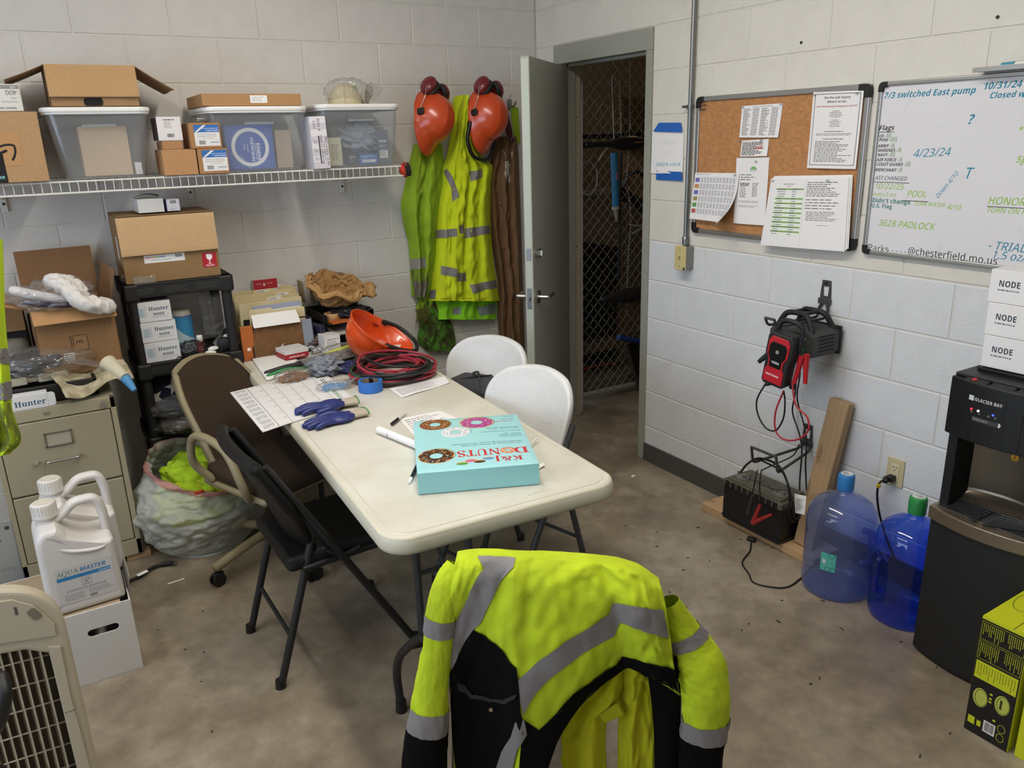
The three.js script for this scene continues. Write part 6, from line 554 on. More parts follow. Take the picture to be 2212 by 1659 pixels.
{ const x0 = -2.795, x1 = -2.492, zf = 0.5, zb = 0.14, y0 = CY + 0.078, y1 = 1.13, o = thing('mail_carton', 'open brown carton stuffed with plastic bags on the cabinet heap', 'box', [(x0 + x1) / 2, y0, (zf + zb) / 2], 0.06), W = (x1 - x0) / 2, D = (zf - zb) / 2, H = y1 - y0, m = cardMat('#8a6640'), t = 0.005;
  part('wall', box(-W, W, 0, H, D - t, D, 0.001), m, o); part('wall', box(-W, W, 0, H, -D, -D + t, 0.001), m, o); part('wall', box(-W, -W + t, 0, H, -D, D, 0.001), m, o); part('wall', box(W - t, W, 0, H, -D, D, 0.001), m, o); part('base', box(-W, W, 0, t, -D, D, 0.001), m, o);
  part('flap', tf(sheet((u, v) => [(u - 0.5) * W * 2.02, -v * 0.055, v * 0.05], 8, 6, 0.004), [0, H + 0.002, D]), cardMat('#b18557'), o); part('flap', tf(sheet((u, v) => [(u - 0.5) * W * 2, (1 - v) * 0.2, -0.05 * (1 - v)], 8, 6, 0.004), [0, H, -D]), cardMat('#7d5a38'), o); part('flap', tf(sheet((u, v) => [0.03 * (1 - v) , (1 - v) * 0.13, (0.5 - u) * D * 1.9], 8, 6, 0.004), [W, H, 0]), m, o); part('flap', tf(sheet((u, v) => [-0.16 * (1 - v), (1 - v) * 0.05 + 0.0, (u - 0.5) * D * 1.9], 8, 6, 0.004), [-W, H, 0]), cardMat('#b18557'), o);
  decal('square_stamp', 0.072, 0.072, print(cv(160, 160, (c) => { c.fillStyle = '#8f6b45'; c.fillRect(0, 0, 160, 160); c.strokeStyle = '#231a12'; c.lineWidth = 5; c.strokeRect(10, 10, 140, 140); c.save(); c.translate(80, 80); c.rotate(PI / 2); text(c, 'E', -26, 26, 76, '#231a12', 'sans-serif', '', 'left'); tlines(c, -56, 44, 112, 2, 12, '#3a2a1c', 0.5); c.restore(); }), 0.8), o, [0.0, H * 0.46, D + 0.0009]);
  part('under_carton', box(-W + 0.01, W - 0.01, -0.0002, 0.0, -D, D, 0), m, o); }
{ const o = thing('plastic_bundle', 'bundle of clear plastic bags spilling over the open carton', 'bags', [-2.665, 1.15, 0.42], -0.1); part('clear_bags', rumple(tf(blob(0.155, 0.06, 0.13, 0.2, 2.6, 56, -2, 71), [-0.03, 0.02, 0]), 0.01, 28, 5, 0.5), FILM, o); part('rolled_sheet', tube([[-0.16, 0.06, 0.03], [-0.06, 0.03, 0.06], [0.05, 0.0, 0.075]], 0.02, 30, 14), M('#cfcbc8', 0.5), o); part('dark_strip', tube([[-0.12, 0.02, 0.1], [-0.02, 0.0, 0.12], [0.08, -0.01, 0.1]], 0.012, 24, 8), M('#2b2540', 0.4), o); part('white_bag', rumple(tube([[-0.02, 0.085, 0.02], [0.03, 0.06, 0.08], [0.075, 0.01, 0.125], [0.12, -0.01, 0.13], [0.17, -0.03, 0.11]], 0.03, 70, 22), 0.016, 17, 9, 0.6), M('#d5d0cc', 0.6), o); part('white_bag', rumple(tube([[-0.02, 0.085, 0.0], [0.05, 0.075, 0.03], [0.09, 0.03, 0.09]], 0.022, 50, 18), 0.012, 20, 3, 0.6), M('#d5d0cc', 0.6), o); }
carton('flat_shelf_carton', 'brown carton standing behind the open carton at the left picture edge', [-3.02, -2.815], [1.03, 1.155], [0.12, 0.36], '#96744c'); { const o = carton('support_bin', 'dark grey bin under the brown carton at the left picture edge', [-3.03, -2.815], [CY + 0.08, 1.029], [0.1, 0.3], M('#2c2a28', 0.7)); }
solo('tan_cover', tf(rumple(bx(0.09, 0.16, 0.1, 0, 0.08, 0, 0.03, 4), 0.004, 12, 2), [-2.86, CY + 0.08, 0.38]), M('#6d675c', 0.7), 'dull tan cover standing at the left beside the open carton', 'cover');
// ---------- folding table ----------
const TY = 0.74, TABLE = thing('folding_table', 'long cream plastic folding table covered with clutter', 'table', [-1.632, 0, 1.245], -0.049);
const TOPM = M('#ffffff', 0.42, { map: mottle('#dbd8ce', 0.3, tileNoise(512, 6, 77, 5, 0.62), '#b3aa94'), bumpMap: rep(T_fine, 4), bumpScale: 0.0003 });
{ const o = TABLE, W = 0.38, L = 1.22, r = 0.085, IV = M('#cfc9b4', 0.5), loop = (k, y) => { const a = []; for (let i = 0; i < 96; i++) { const p = loopPt(W - k, L - k, Math.max(0.02, r - k * 0.6), i / 96); a.push([p[0], y, p[1]]); } return a; };
  const prof = [[0.012, TY], [0.006, TY - 0.002], [0.003, TY - 0.008], [0.0035, TY - 0.014], [0, TY - 0.017], [0.0, TY - 0.034], [0.0015, TY - 0.0365], [0, TY - 0.039], [0.003, TY - 0.05], [0.014, TY - 0.052], [0.02, TY - 0.03]];
  const rows = prof.map(([k, y]) => loop(k, y)); part('apron', surf((u, v) => { const x = v * (rows.length - 1), i = Math.min(rows.length - 2, Math.floor(x)), k = x - i, j = Math.round((1 - u) * 96) % 96, a = rows[i][j], b = rows[i + 1][j]; const q = [0, 1, 2].map((m) => lerp(a[m], b[m], k)); return q; }, 96, 10), IV, o);
  const s = new THREE.Shape(); for (let i = 0; i <= 96; i++) { const p = loopPt(W - 0.012, L - 0.012, r - 0.008, i / 96); i ? s.lineTo(p[0], p[1]) : s.moveTo(p[0], p[1]); } const g = new THREE.ShapeGeometry(s).rotateX(-PI / 2).translate(0, TY, 0), p = g.attributes.position, uv = g.attributes.uv; for (let i = 0; i < p.count; i++) uv.setXY(i, p.getX(i) * 0.8, p.getZ(i) * 0.8); part('top', g, TOPM, o);
  { const us = new THREE.Shape(); for (let i = 0; i <= 64; i++) { const p = loopPt(W - 0.022, L - 0.022, r - 0.01, i / 64); i ? us.lineTo(p[0], p[1]) : us.moveTo(p[0], p[1]); } part('underside', ext(us, 0.026, 0).rotateX(-PI / 2).translate(0, TY - 0.03, 0), IV, o); } part('top_bead', new THREE.TubeGeometry(curve(loop(0.03, TY + 0.0002), true), 200, 0.0016, 5, true), IV, o);
  part('stamp_mark', tf(new THREE.PlaneGeometry(0.075, 0.016), [0.12, TY + 0.0006, L - 0.075], [-PI / 2, 0, 0.05]), print(cv(200, 44, (c) => { c.fillStyle = '#d2cec0'; c.fillRect(0, 0, 200, 44); c.strokeStyle = '#a7a291'; c.lineWidth = 2; c.strokeRect(3, 3, 194, 38); c.save(); c.translate(200, 44); c.rotate(PI); text(c, 'LIFETIME', 40, 32, 26, '#aaa594'); c.restore(); }), 0.5), o);
  const LG = M('#3a3b3b', 0.5); for (const s2 of [-1, 1]) { const z = s2 * 0.64; for (const x of [-0.1, 0.1]) part('leg', bent([[x, TY - 0.03, z], [x * 1.02, 0.3, z + s2 * 0.02], [x * 1.05, 0.012, z + s2 * 0.03]], 0.0135, 0.05), LG, o); part('leg_brace', rod([-0.102, 0.28, z + s2 * 0.02], [0.102, 0.28, z + s2 * 0.02], 0.009), LG, o); part('foot_bar', rod([-0.105, 0.012, z + s2 * 0.03], [0.105, 0.012, z + s2 * 0.03], 0.0115), LG, o); part('folding_strut', rod([0, 0.28, z + s2 * 0.02], [0, TY - 0.035, z - s2 * 0.35], 0.008), LG, o); } }
// ---------- folding chairs: local +z is the way a chair faces ----------
function foldChair(o, frame, seatM, backM, style) {
  const w = 0.215, fr = (s) => part('front_leg', style === 'vinyl' ? mrg([rod([s * w, 0.012, 0.235], [s * w * 0.99, 0.62, -0.108], 0.0135, 12), rod([s * w * 0.99, 0.62, -0.108], [s * w * 0.95, 0.8, -0.212], 0.0135, 12)]) : mrg([rod([s * w, 0.012, 0.25], [s * w, 0.44, 0.0], 0.0125, 12), rod([s * w, 0.44, 0.0], [s * w * 1.04, 0.69, -0.12], 0.0125, 12)]), frame, o);
  fr(-1); fr(1); for (const s of [-1, 1]) { part('rear_leg', rod([s * (w - 0.024), 0.012, -0.245], [s * (w - 0.024), 0.52, -0.085], 0.013, 12), frame, o); for (const [y, z] of [[0, 0.242], [0, -0.249]]) part('foot_cap', cy(0.0165, 0.018, 0.03, s * (z > 0 ? w : w - 0.024), 0.015, z, 12), BLACK, o); part('seat_bracket', mrg([bent([[s * (w + 0.004), 0.475, -0.06], [s * (w + 0.004), 0.43, 0.0], [s * (w + 0.004), 0.445, 0.06]], 0.007, 0.03), tf(cy(0.01, 0.01, 0.008, 0, 0, 0, 12), [s * (w + 0.012), 0.475, -0.075], [0, 0, PI / 2]), tf(cy(0.01, 0.01, 0.008, 0, 0, 0, 12), [s * (w + 0.012), 0.43, 0.0], [0, 0, PI / 2])]), frame, o); }
  part('stretcher', rod([-w + 0.024, 0.17, -0.192], [w - 0.024, 0.17, -0.192], 0.008, 10), frame, o); part('stretcher', rod([-w, 0.12, 0.182], [w, 0.12, 0.182], 0.008, 10), frame, o);
  if (style === 'vinyl') {
    part('seat', (() => { const g = bx(0.4, 0.055, 0.4, 0, 0.445, 0.02, 0.026, 5), p = g.attributes.position; for (let i = 0; i < p.count; i++) { const z = p.getZ(i); p.setY(i, p.getY(i) - 0.06 * (z - 0.02) * -0.35 - 0.015 * Math.cos(z * 6)); } g.computeVertexNormals(); return g; })(), seatM, o); for (const s of [-1, 1]) part('seat_rail', rod([s * 0.2, 0.415, -0.13], [s * 0.2, 0.425, 0.2], 0.011), frame, o);
    const bk = (u, v) => { const a = (u - 0.5) * 2, t = 1 - v; return [a * (0.205 + 0.022 * Math.sin(t * 2.4) - 0.03 * Math.pow(1 - t, 3)), 0.475 + 0.345 * t - 0.018 * a * a * (t > 0.5 ? 1 : 0.3), -0.075 - 0.155 * t - 0.035 * (1 - a * a) + 0.012 * Math.sin(t * PI)]; };
    part('backrest', rumple(sheet(bk, 20, 16, 0.022), 0.0, 1), backM, o); part('back_roll', tube([0.02, 0.15, 0.3, 0.5, 0.7, 0.85, 0.98].map((u) => { const p = bk(u, 0.02); return [p[0], p[1] + 0.004, p[2] - 0.01]; }), 0.021, 50, 12), backM, o); for (const s of [-1, 1]) part('back_piping', tube([0, 0.25, 0.5, 0.75, 1].map((v) => { const p = bk(s < 0 ? 0 : 1, v); return [p[0], p[1], p[2] - 0.01]; }), 0.015, 30, 8), backM, o);
  } else {
    part('seat', (() => { const g = ext(rshape(0.42, 0.41, 0.09), 0.028, 0.008, [], 3).rotateX(-PI / 2).translate(0, 0.43, 0.03); return g; })(), seatM, o);
    const out = new THREE.Shape(); out.moveTo(-0.2, 0); out.lineTo(0.2, 0); out.lineTo(0.226, 0.2); out.quadraticCurveTo(0.23, 0.285, 0.15, 0.325); out.quadraticCurveTo(0, 0.37, -0.15, 0.325); out.quadraticCurveTo(-0.23, 0.285, -0.226, 0.2); out.closePath();
    const g = tess.modify(plain(ext(out, 0.034, 0.012, [], 4))), p = g.attributes.position; for (let i = 0; i < p.count; i++) { const x = p.getX(i), y = p.getY(i); p.setXYZ(i, x, y + 0.52, p.getZ(i) - 0.055 - 0.32 * y - 0.055 * (1 - Math.pow(x / 0.22, 2)) - (p.getZ(i) > 0.03 ? 0 : 0)); } const q = mergeVertices(g, 1e-4); q.computeVertexNormals(); part('backrest', toCreasedNormals(q, 0.7), backM, o);
  }
}
const CHB = M('#1a1b1d', 0.5), VIN = M('#0d0d0e', 0.45, { specularIntensity: 0.6, bumpMap: rep(T_fine, 5), bumpScale: 0.0006 }), RES = M('#ffffff', 0.5, { map: mottle('#d9d9d8', 0.05, lump), bumpMap: rep(T_fine, 3), bumpScale: 0.0006 });
{ const o = thing('folding_chair', 'black padded folding chair at the left side of the table', 'chair', [-2.03, 0, 1.67], PI / 2 + 0.02); foldChair(o, CHB, VIN, VIN, 'vinyl'); }
{ const mk = (l, x, z, yaw) => { const o = thing('plastic_folding_chair', l, 'chair', [x, 0, z], yaw, 'white folding chairs'); foldChair(o, M('#3c3e40', 0.5), RES, RES, 'resin'); };
  mk('white plastic folding chair farther back, behind the backpack', -1.135, 1.175, -PI / 2 + 0.42); mk('white plastic folding chair nearer the camera, beside the pastry box', -1.255, 1.7, -PI / 2 + 0.27); }
{ // stacking chair under the foreground jacket
  const o = thing('stacking_chair', 'black tube-frame chair under the yellow work jacket', 'chair', [-1.7, 0, 2.54], PI - 0.6); const T = M('#1c1d1f', 0.42), inv = (p) => { const v = V(p[0] + 1.7, p[1], p[2] - 2.54).applyEuler(new THREE.Euler(0, -(PI - 0.6), 0)); return v.toArray(); };
  part('side_frame', bent([inv([-1.978, 0.012, 2.195]), inv([-1.99, 0.2, 2.2]), inv([-1.965, 0.41, 2.4]), [0.19, 0.43, -0.16], [0.19, 0.71, -0.235]], 0.0135, 0.1, 12), T, o); part('side_frame', bent([[-0.22, 0.012, 0.28], [-0.215, 0.3, 0.26], [-0.2, 0.42, 0.16], [-0.19, 0.43, -0.16], [-0.19, 0.71, -0.235]], 0.0135, 0.1, 12), T, o);
  part('rear_leg', rod([0.2, 0.012, -0.27], [0.19, 0.43, -0.12], 0.0125), T, o); part('rear_leg', rod([-0.2, 0.012, -0.27], [-0.19, 0.43, -0.12], 0.0125), T, o); part('foot_cap', tf(cy(0.017, 0.019, 0.04, 0, 0, 0, 14), inv([-1.978, 0.02, 2.195])), BLACK, o); part('cross_bar', rod(inv([-1.975, 0.3, 2.29]), [-0.2, 0.3, 0.25], 0.013), T, o); part('seat', bx(0.38, 0.04, 0.36, 0, 0.445, 0.0, 0.018, 4), VIN, o); part('backrest', bx(0.39, 0.18, 0.022, 0, 0.63, -0.235, 0.01, 3), VIN, o); }
{ // office chair
  const o = thing('office_chair', 'brown swivel office chair with a tan shell and arms', 'chair', [-2.01, 0, 0.93], 0.38), TAN = M('#8e8265', 0.55), BR = M('#3a2a1a', 0.95, { bumpMap: rep(T_weave, 20), bumpScale: 0.0006 });
  const bk = (u, v) => { const a = (u - 0.5) * 2, t = 1 - v; return [a * (0.19 - 0.06 * Math.pow(t, 5) - 0.02 * (1 - t)), 0.4 + 0.445 * t - 0.03 * a * a * t * t, -0.14 - 0.3 * t + 0.04 * a * a + 0.03 * Math.sin(t * 3)]; };
  part('back_pad', sheet(bk, 18, 18, 0.035), BR, o); part('back_shell', sheet((u, v) => { const p = bk(u, v); const a = (u - 0.5) * 2; return [p[0] * 1.06, p[1] + 0.004, p[2] - 0.036]; }, 18, 18, 0.018), TAN, o); for (const s of [-1, 1]) part('shell_edge', tube([0.06, 0.3, 0.6, 0.85, 1].map((v) => { const p = bk(s < 0 ? 0 : 1, v); return [p[0] * 1.05, p[1], p[2] - 0.02]; }), 0.014, 30, 10), TAN, o);
  part('seat_pad', (() => { const g = bx(0.44, 0.075, 0.43, 0, 0.43, 0.05, 0.034, 5), p = g.attributes.position; for (let i = 0; i < p.count; i++) { const z = p.getZ(i); p.setY(i, p.getY(i) - (z > 0.15 ? (z - 0.15) * (z - 0.15) * 1.6 : 0)); } g.computeVertexNormals(); return g; })(), BR, o); part('seat_shell', bx(0.455, 0.03, 0.43, 0, 0.385, 0.04, 0.014, 3), TAN, o);
  for (const s of [-1, 1]) part('arm', tube([[s * 0.225, 0.41, -0.1], [s * 0.28, 0.5, -0.13], [s * 0.285, 0.61, -0.1], [s * 0.285, 0.635, 0.0], [s * 0.285, 0.6, 0.13], [s * 0.275, 0.48, 0.19], [s * 0.24, 0.395, 0.17], [s * 0.2, 0.38, 0.1]], 0.017, 60, 10), TAN, o);
  part('gas_column', mrg([cy(0.028, 0.028, 0.26, 0, 0.25, 0, 18), cy(0.045, 0.055, 0.06, 0, 0.11, 0, 18)]), BLACK, o);
  for (let i = 0; i < 5; i++) { const a = 0.56 + i * PI * 2 / 5, c = Math.cos(a), n = Math.sin(a), leg = part('base_leg', tube([[c * 0.03, 0.125, n * 0.03], [c * 0.18, 0.11, n * 0.18], [c * 0.335, 0.085, n * 0.335]], 0.021, 24, 10), TAN, o); part('caster', mrg([tf(cy(0.028, 0.028, 0.011, 0, 0, 0, 20), [c * 0.34 - n * 0.012, 0.029, n * 0.34 + c * 0.012], [PI / 2, 0, 0]).applyMatrix4(new THREE.Matrix4()), cy(0.008, 0.008, 0.05, c * 0.33, 0.06, n * 0.33, 10), tf(cy(0.028, 0.028, 0.011, 0, 0, 0, 20), [c * 0.34 + n * 0.012, 0.029, n * 0.34 - c * 0.012], [PI / 2, 0, 0]), bx(0.05, 0.02, 0.02, c * 0.335, 0.05, n * 0.335, 0.008)]), BLACK, leg); } }
{ // backpack on the far chair
  const o = thing('backpack', 'black backpack lying on the far white chair', 'backpack', [-1.075, 0.46, 1.1], 0.42), B = M('#17181a', 0.8, { bumpMap: rep(T_weave, 14), bumpScale: 0.0008 }), G = M('#34363a', 0.7);
  part('main_bag', rumple(bx(0.3, 0.15, 0.36, 0, 0.08, 0, 0.06, 6), 0.006, 9, 4), B, o); part('front_pocket', rumple(bx(0.25, 0.08, 0.26, 0, 0.19, 0.02, 0.035, 6), 0.005, 10, 7), G, o); part('top_handle', tube([[-0.13, 0.17, -0.1], [-0.16, 0.21, -0.12], [-0.12, 0.2, -0.15]], 0.011, 24, 8), B, o);
  part('bungee_cord', mrg([tube([[-0.1, 0.226, -0.07], [0, 0.236, 0.02], [0.1, 0.226, 0.1]], 0.004, 24, 6), tube([[0.1, 0.226, -0.07], [0, 0.238, 0.02], [-0.1, 0.226, 0.1]], 0.004, 24, 6), tube([[0, 0.238, 0.02], [0.015, 0.25, 0], [-0.01, 0.246, -0.01], [0, 0.238, 0.02]], 0.005, 20, 6)]), BLACK, o); part('buckle', bx(0.03, 0.006, 0.018, -0.05, 0.232, 0.13, 0.002), M('#b9bcc0', 0.4), o); part('strap', sheet((u, v) => [-0.15 + 0.03 * u, 0.12 - 0.1 * v, -0.05 + 0.16 * v + 0.02 * Math.sin(v * 6)], 4, 14, 0.006), B, o); }
{ // trash bag of clothing
  const o = thing('trash_bag', 'white drawstring trash bag stuffed with yellow safety shirts', 'bag', [-2.275, 0, 0.625], 0.1); const f = (u, v) => { const a = -u * PI * 2, t = 1 - v; const r = 0.225 * (0.82 + 0.36 * Math.sin(Math.min(1, t * 1.35) * PI * 0.62)) * (t < 0.08 ? 0.86 + 1.75 * t : 1) * (1 - 0.24 * sstep(0.6, 1, t)); const w = 1 + 0.03 * n3(Math.cos(a) * 2, Math.sin(a) * 2, t * 4) + 0.022 * Math.sin(a * 9 + 8 * n3(t * 2, a * 0.3, 1) + t * 9) * sstep(0.05, 0.3, t) + 0.03 * n3(t * 9, Math.cos(a) * 3 + 4, Math.sin(a) * 3); return [r * w * Math.cos(a) * 1.12 + 0.03 * t, (0.36 - 0.1 * t * (0.75 * Math.sin(a) + 0.55 * Math.cos(a))) * t + 0.001, r * w * Math.sin(a) * 0.92 - 0.03 * t]; };
  part('plastic_sack', rumple(surf(f, 150, 80), 0.006, 26, 5, 0.7), M('#e6e9e0', 0.35, { transmission: 0.6, thickness: 0, side: THREE.DoubleSide }), o); part('sack_bottom', new THREE.CircleGeometry(0.18, 40).rotateX(-PI / 2).translate(0, 0.002, 0), M('#cfd2cc', 0.4), o);
  part('drawstring_hem', rumple(surf((u, v) => { const p = f(u, 0.005 + 0.075 * v); const k = 1.035 + 0.012 * Math.sin(PI * v); return [p[0] * k, p[1] + 0.004, p[2] * k]; }, 140, 6), 0.003, 45, 3), M('#d39a92', 0.45, { transmission: 0.4, thickness: 0, side: THREE.DoubleSide }), o); part('draw_tab', tf(bx(0.04, 0.015, 0.012, 0, 0, 0, 0.004), [f(0.7, 0)[0], f(0.7, 0)[1] - 0.002, f(0.7, 0)[2] + 0.008]), M('#c8452e', 0.5), o);
  part('shirt_bundle', rumple(tf(blob(0.175, 0.13, 0.15, 0.16, 2.2, 70, -2, 91), [0.03, 0.29, -0.03]), 0.014, 12, 2, 0.6), M('#a8c81e', 0.85), o); part('shirt_bundle', rumple(tf(blob(0.19, 0.14, 0.16, 0.2, 2.2, 50, -2, 96), [0.0, 0.2, 0.0]), 0.012, 14, 2, 0.4), M('#b9c82a', 0.85), o); part('grey_shirts', tf(blob(0.19, 0.1, 0.16, 0.1, 2.2, 40, -0.95, 99), [0, 0.1, 0]), M('#7d7a7c', 0.9), o); }
// ---------- jugs, carton, air conditioner at the left ----------
{ const x0 = -3.06, x1 = -2.657, z0 = 1.12, z1 = 1.49, H = 0.275, o = thing('white_hand_box', 'white carton with an oval hand hole carrying the jugs', 'box', [(x0 + x1) / 2, 0, (z0 + z1) / 2]), W = (x1 - x0) / 2, D = (z1 - z0) / 2, m = M('#cfcdc8', 0.65), t = 0.005, hole = new THREE.Path(); const hx = 0.105, hy = 0.19; hole.moveTo(hx - 0.035, hy - 0.013); hole.lineTo(hx + 0.035, hy - 0.013); hole.absarc(hx + 0.035, hy, 0.013, -PI / 2, PI / 2); hole.lineTo(hx - 0.035, hy + 0.013); hole.absarc(hx - 0.035, hy, 0.013, PI / 2, PI * 1.5);
  part('front_wall', ext(shp([[-W, 0], [W, 0], [W, H], [-W, H]]), t, 0.0008, [hole]).translate(0, 0, D - t), m, o); part('wall', box(-W, W, 0, H, -D, -D + t, 0.001), m, o); part('wall', box(-W, -W + t, 0, H, -D + t, D - t, 0.001), m, o); part('wall', box(W - t, W, 0, H, -D + t, D - t, 0.001), m, o); part('top', box(-W, W - 0.03, H - t, H, -D + t, D - t, 0.001), cardMat('#b09a7c'), o); part('flap', tf(sheet((u, v) => [0.01 * v, 0.06 * v - 0.01, (0.5 - u) * 0.3], 6, 4, 0.004), [W, H, -0.04]), m, o); part('base', box(-W, W, 0, t, -D, D, 0), m, o); part('warning_mark', tf(ext([[0, 0.018], [0.014, 0], [0, -0.018], [-0.014, 0]], 0.001, 0.0002), [-0.01, 0.19, D + 0.0002]), M('#d0a020', 0.5), o);
  const JM = M('#dcd7d2', 0.38, { transmission: 0.08, thickness: 0 });
  const jug = (l, x, z, lab) => { const j = thing('chemical_jug', l, 'jug', [x, H + 0.0005, z], 0.05, 'white jugs on the carton');
    const s = new THREE.Shape(); s.moveTo(-0.1, 0); s.lineTo(0.1, 0); s.quadraticCurveTo(0.115, 0, 0.115, 0.015); s.lineTo(0.112, 0.215); s.quadraticCurveTo(0.112, 0.235, 0.085, 0.232); s.quadraticCurveTo(0.03, 0.225, -0.02, 0.275); s.quadraticCurveTo(-0.035, 0.3, -0.045, 0.308); s.lineTo(-0.085, 0.308); s.quadraticCurveTo(-0.112, 0.29, -0.113, 0.25); s.lineTo(-0.115, 0.015); s.quadraticCurveTo(-0.115, 0, -0.1, 0);
    part('body', ext(s, 0.2, 0.022, [], 5).translate(0, 0, -0.1), JM, j); part('neck', cy(0.03, 0.034, 0.03, -0.065, 0.315, 0, 24), JM, j); part('cap', mrg([lath([[0, 0.375], [0.031, 0.375], [0.036, 0.371], [0.037, 0.34], [0.0385, 0.333], [0.0385, 0.324], [0.034, 0.324]], 32).translate(-0.065, 0, 0), ...Array.from({ length: 24 }, (_, i) => box(-0.0012, 0.0012, 0.337, 0.37, 0.0362, 0.0385, 0).rotateY(i * PI / 12).translate(-0.065, 0, 0))]), M('#dad5ce', 0.45), j); part('cap_insert', cy(0.029, 0.029, 0.002, -0.065, 0.3752, 0, 24), M('#cbc4b6', 0.6), j);
    part('handle', tf(bent([[-0.05, 0.3, 0], [-0.015, 0.318, 0], [0.02, 0.352, 0], [0.085, 0.352, 0], [0.1, 0.3, 0], [0.101, 0.2, 0]], 0.0155, 0.022, 12), [0, 0, 0], [0, 0, 0], [1, 1, 1.35]), JM, j); part('shoulder_ridge', bent([[-0.09, 0.262, 0.085], [-0.02, 0.22, 0.1], [0.06, 0.205, 0.1], [0.1, 0.215, 0.09]], 0.007, 0.03, 8), JM, j);
    if (lab) { decal('jug_label', 0.17, 0.13, print(cv(680, 520, (c, w, h) => { c.fillStyle = '#c9c6c4'; c.fillRect(0, 0, w, h); text(c, 'A', 20, 110, 84, '#3c6a4a', 'serif', ''); text(c, 'QUA', 74, 110, 92, '#3c6a4a', 'serif', ''); text(c, 'MASTER', 280, 104, 82, '#2f6da6', 'sans-serif', 'bold italic'); c.fillStyle = '#2f7db4'; c.fillRect(10, 130, 640, 52); text(c, 'Herbicide', 500, 168, 34, '#e6edf2', 'serif', 'italic'); c.strokeStyle = '#555'; c.lineWidth = 4; c.strokeRect(290, 200, 110, 110); c.beginPath(); c.arc(345, 244, 30, 0, 7); c.stroke(); c.lineWidth = 8; c.beginPath(); c.moveTo(326, 240); c.lineTo(342, 262); c.lineTo(376, 216); c.stroke(); tlines(c, 300, 286, 90, 2, 10, '#555'); tlines(c, 90, 334, 480, 2, 16, '#555', 0.4, 0.1); tlines(c, 60, 390, 250, 8, 13, '#777', 0.4, 0.2); tlines(c, 350, 376, 290, 6, 13, '#777', 0.4, 0.2); c.fillStyle = '#8a8786'; c.fillRect(350, 460, 90, 40); }), 0.45), j, [0.008, 0.105, 0.1012]); }
    return j; };
  jug('white herbicide jug with a printed front label, nearer the camera', -2.785, 1.377, 1); jug('white jug standing behind the labelled herbicide jug', -2.76, 1.165, 0); }
{ const o = thing('portable_air_conditioner', 'beige portable air conditioner with a slatted front grille', 'air conditioner', [-3.08, 0, 1.985]), A = M('#b8ae98', 0.5), W = 0.25, D = 0.06;
  { const s = new THREE.Shape(); s.moveTo(-W, 0); s.lineTo(W, 0); s.lineTo(W, 0.54); s.quadraticCurveTo(W, 0.655, W - 0.09, 0.69); s.quadraticCurveTo(0, 0.745, -W, 0.75); s.closePath(); const gx0 = -0.2, gx1 = W - 0.05, gy1 = 0.545, hole = [[gx0, 0.08], [gx1, 0.08], [gx1, gy1 - 0.06], [gx1 - 0.05, gy1 - 0.03], [gx0, gy1 + 0.02]]; part('front_frame', ext(s, 0.045, 0.012, [hole], 3).translate(0, 0, D - 0.045), A, o); part('rear_case', box(-W, W - 0.012, 0, 0.5, -D - 0.1, D - 0.043, 0.03, 3), A, o); part('grille_back', box(gx0, gx1, 0.08, gy1, D - 0.044, D - 0.04, 0), M('#574f43', 0.8), o);
    for (let x = gx0 + 0.012; x < gx1 - 0.008; x += 0.0215) part('louver', tf(bx(0.0026, gy1 - 0.1, 0.032, 0, 0, 0, 0.0008), [x, (gy1 + 0.06) / 2, D - 0.024], [0, 0.35, 0]), A, o); for (let i = 0; i < 7; i++) part('crosspiece', tube([[gx0, gy1 - 0.05 - i * 0.072, D - 0.022], [(gx0 + gx1) / 2, gy1 - 0.056 - i * 0.072, D - 0.01], [gx1, gy1 - 0.075 - i * 0.072, D - 0.026]], 0.0024, 20, 6), A, o);
    part('control_door', ext(shp([[-0.12, 0.6], [W - 0.025, 0.535], [W - 0.022, 0.57], [W - 0.06, 0.64], [W - 0.1, 0.67], [-0.12, 0.71]]), 0.006, 0.0015).translate(0, 0, D - 0.001), M('#b5ab95', 0.5), o); part('door_grip', tf(ext(rshape(0.022, 0.036, 0.009), 0.003, 0.0005), [W - 0.06, 0.615, D + 0.004], [0, 0, 0.5]), M('#7a705f', 0.7), o); part('logo_plate', box(W - 0.1, W - 0.094, 0.625, 0.648, D + 0.005, D + 0.0062, 0.0004), M('#57504a', 0.5), o); part('filter_strip', ext(shp([[W - 0.047, 0.09], [W - 0.018, 0.09], [W - 0.02, 0.2], [W - 0.024, 0.34], [W - 0.021, 0.5], [W - 0.047, 0.51]]), 0.006, 0.0012).translate(0, 0, D - 0.001), M('#bbb19b', 0.5), o); part('filter_seam', box(W - 0.047, W - 0.02, 0.3, 0.302, D + 0.0045, D + 0.0056, 0), M('#6f6657', 0.7), o); } }
{ const o = thing('black_tool', 'black rounded tool handle in front of the air conditioner grille', 'tool'); part('grip', tube([[-2.976,0.54,2.18], [-2.975,0.515,2.214], [-2.989,0.468,2.223], [-3.019,0.421,2.222]], 0.018, 30, 14), BLACK, o); part('stand_rod', rod([-3.019,0.421,2.222], [[-3.019,0.421,2.222][0], 0.002, [-3.019,0.421,2.222][2]], 0.01, 10), BLACK, o); part('yellow_collar', tf(cy(0.017, 0.017, 0.04, 0, 0, 0, 16), [-3.029,0.369,2.235]), M('#c99a1e', 0.5), o); }
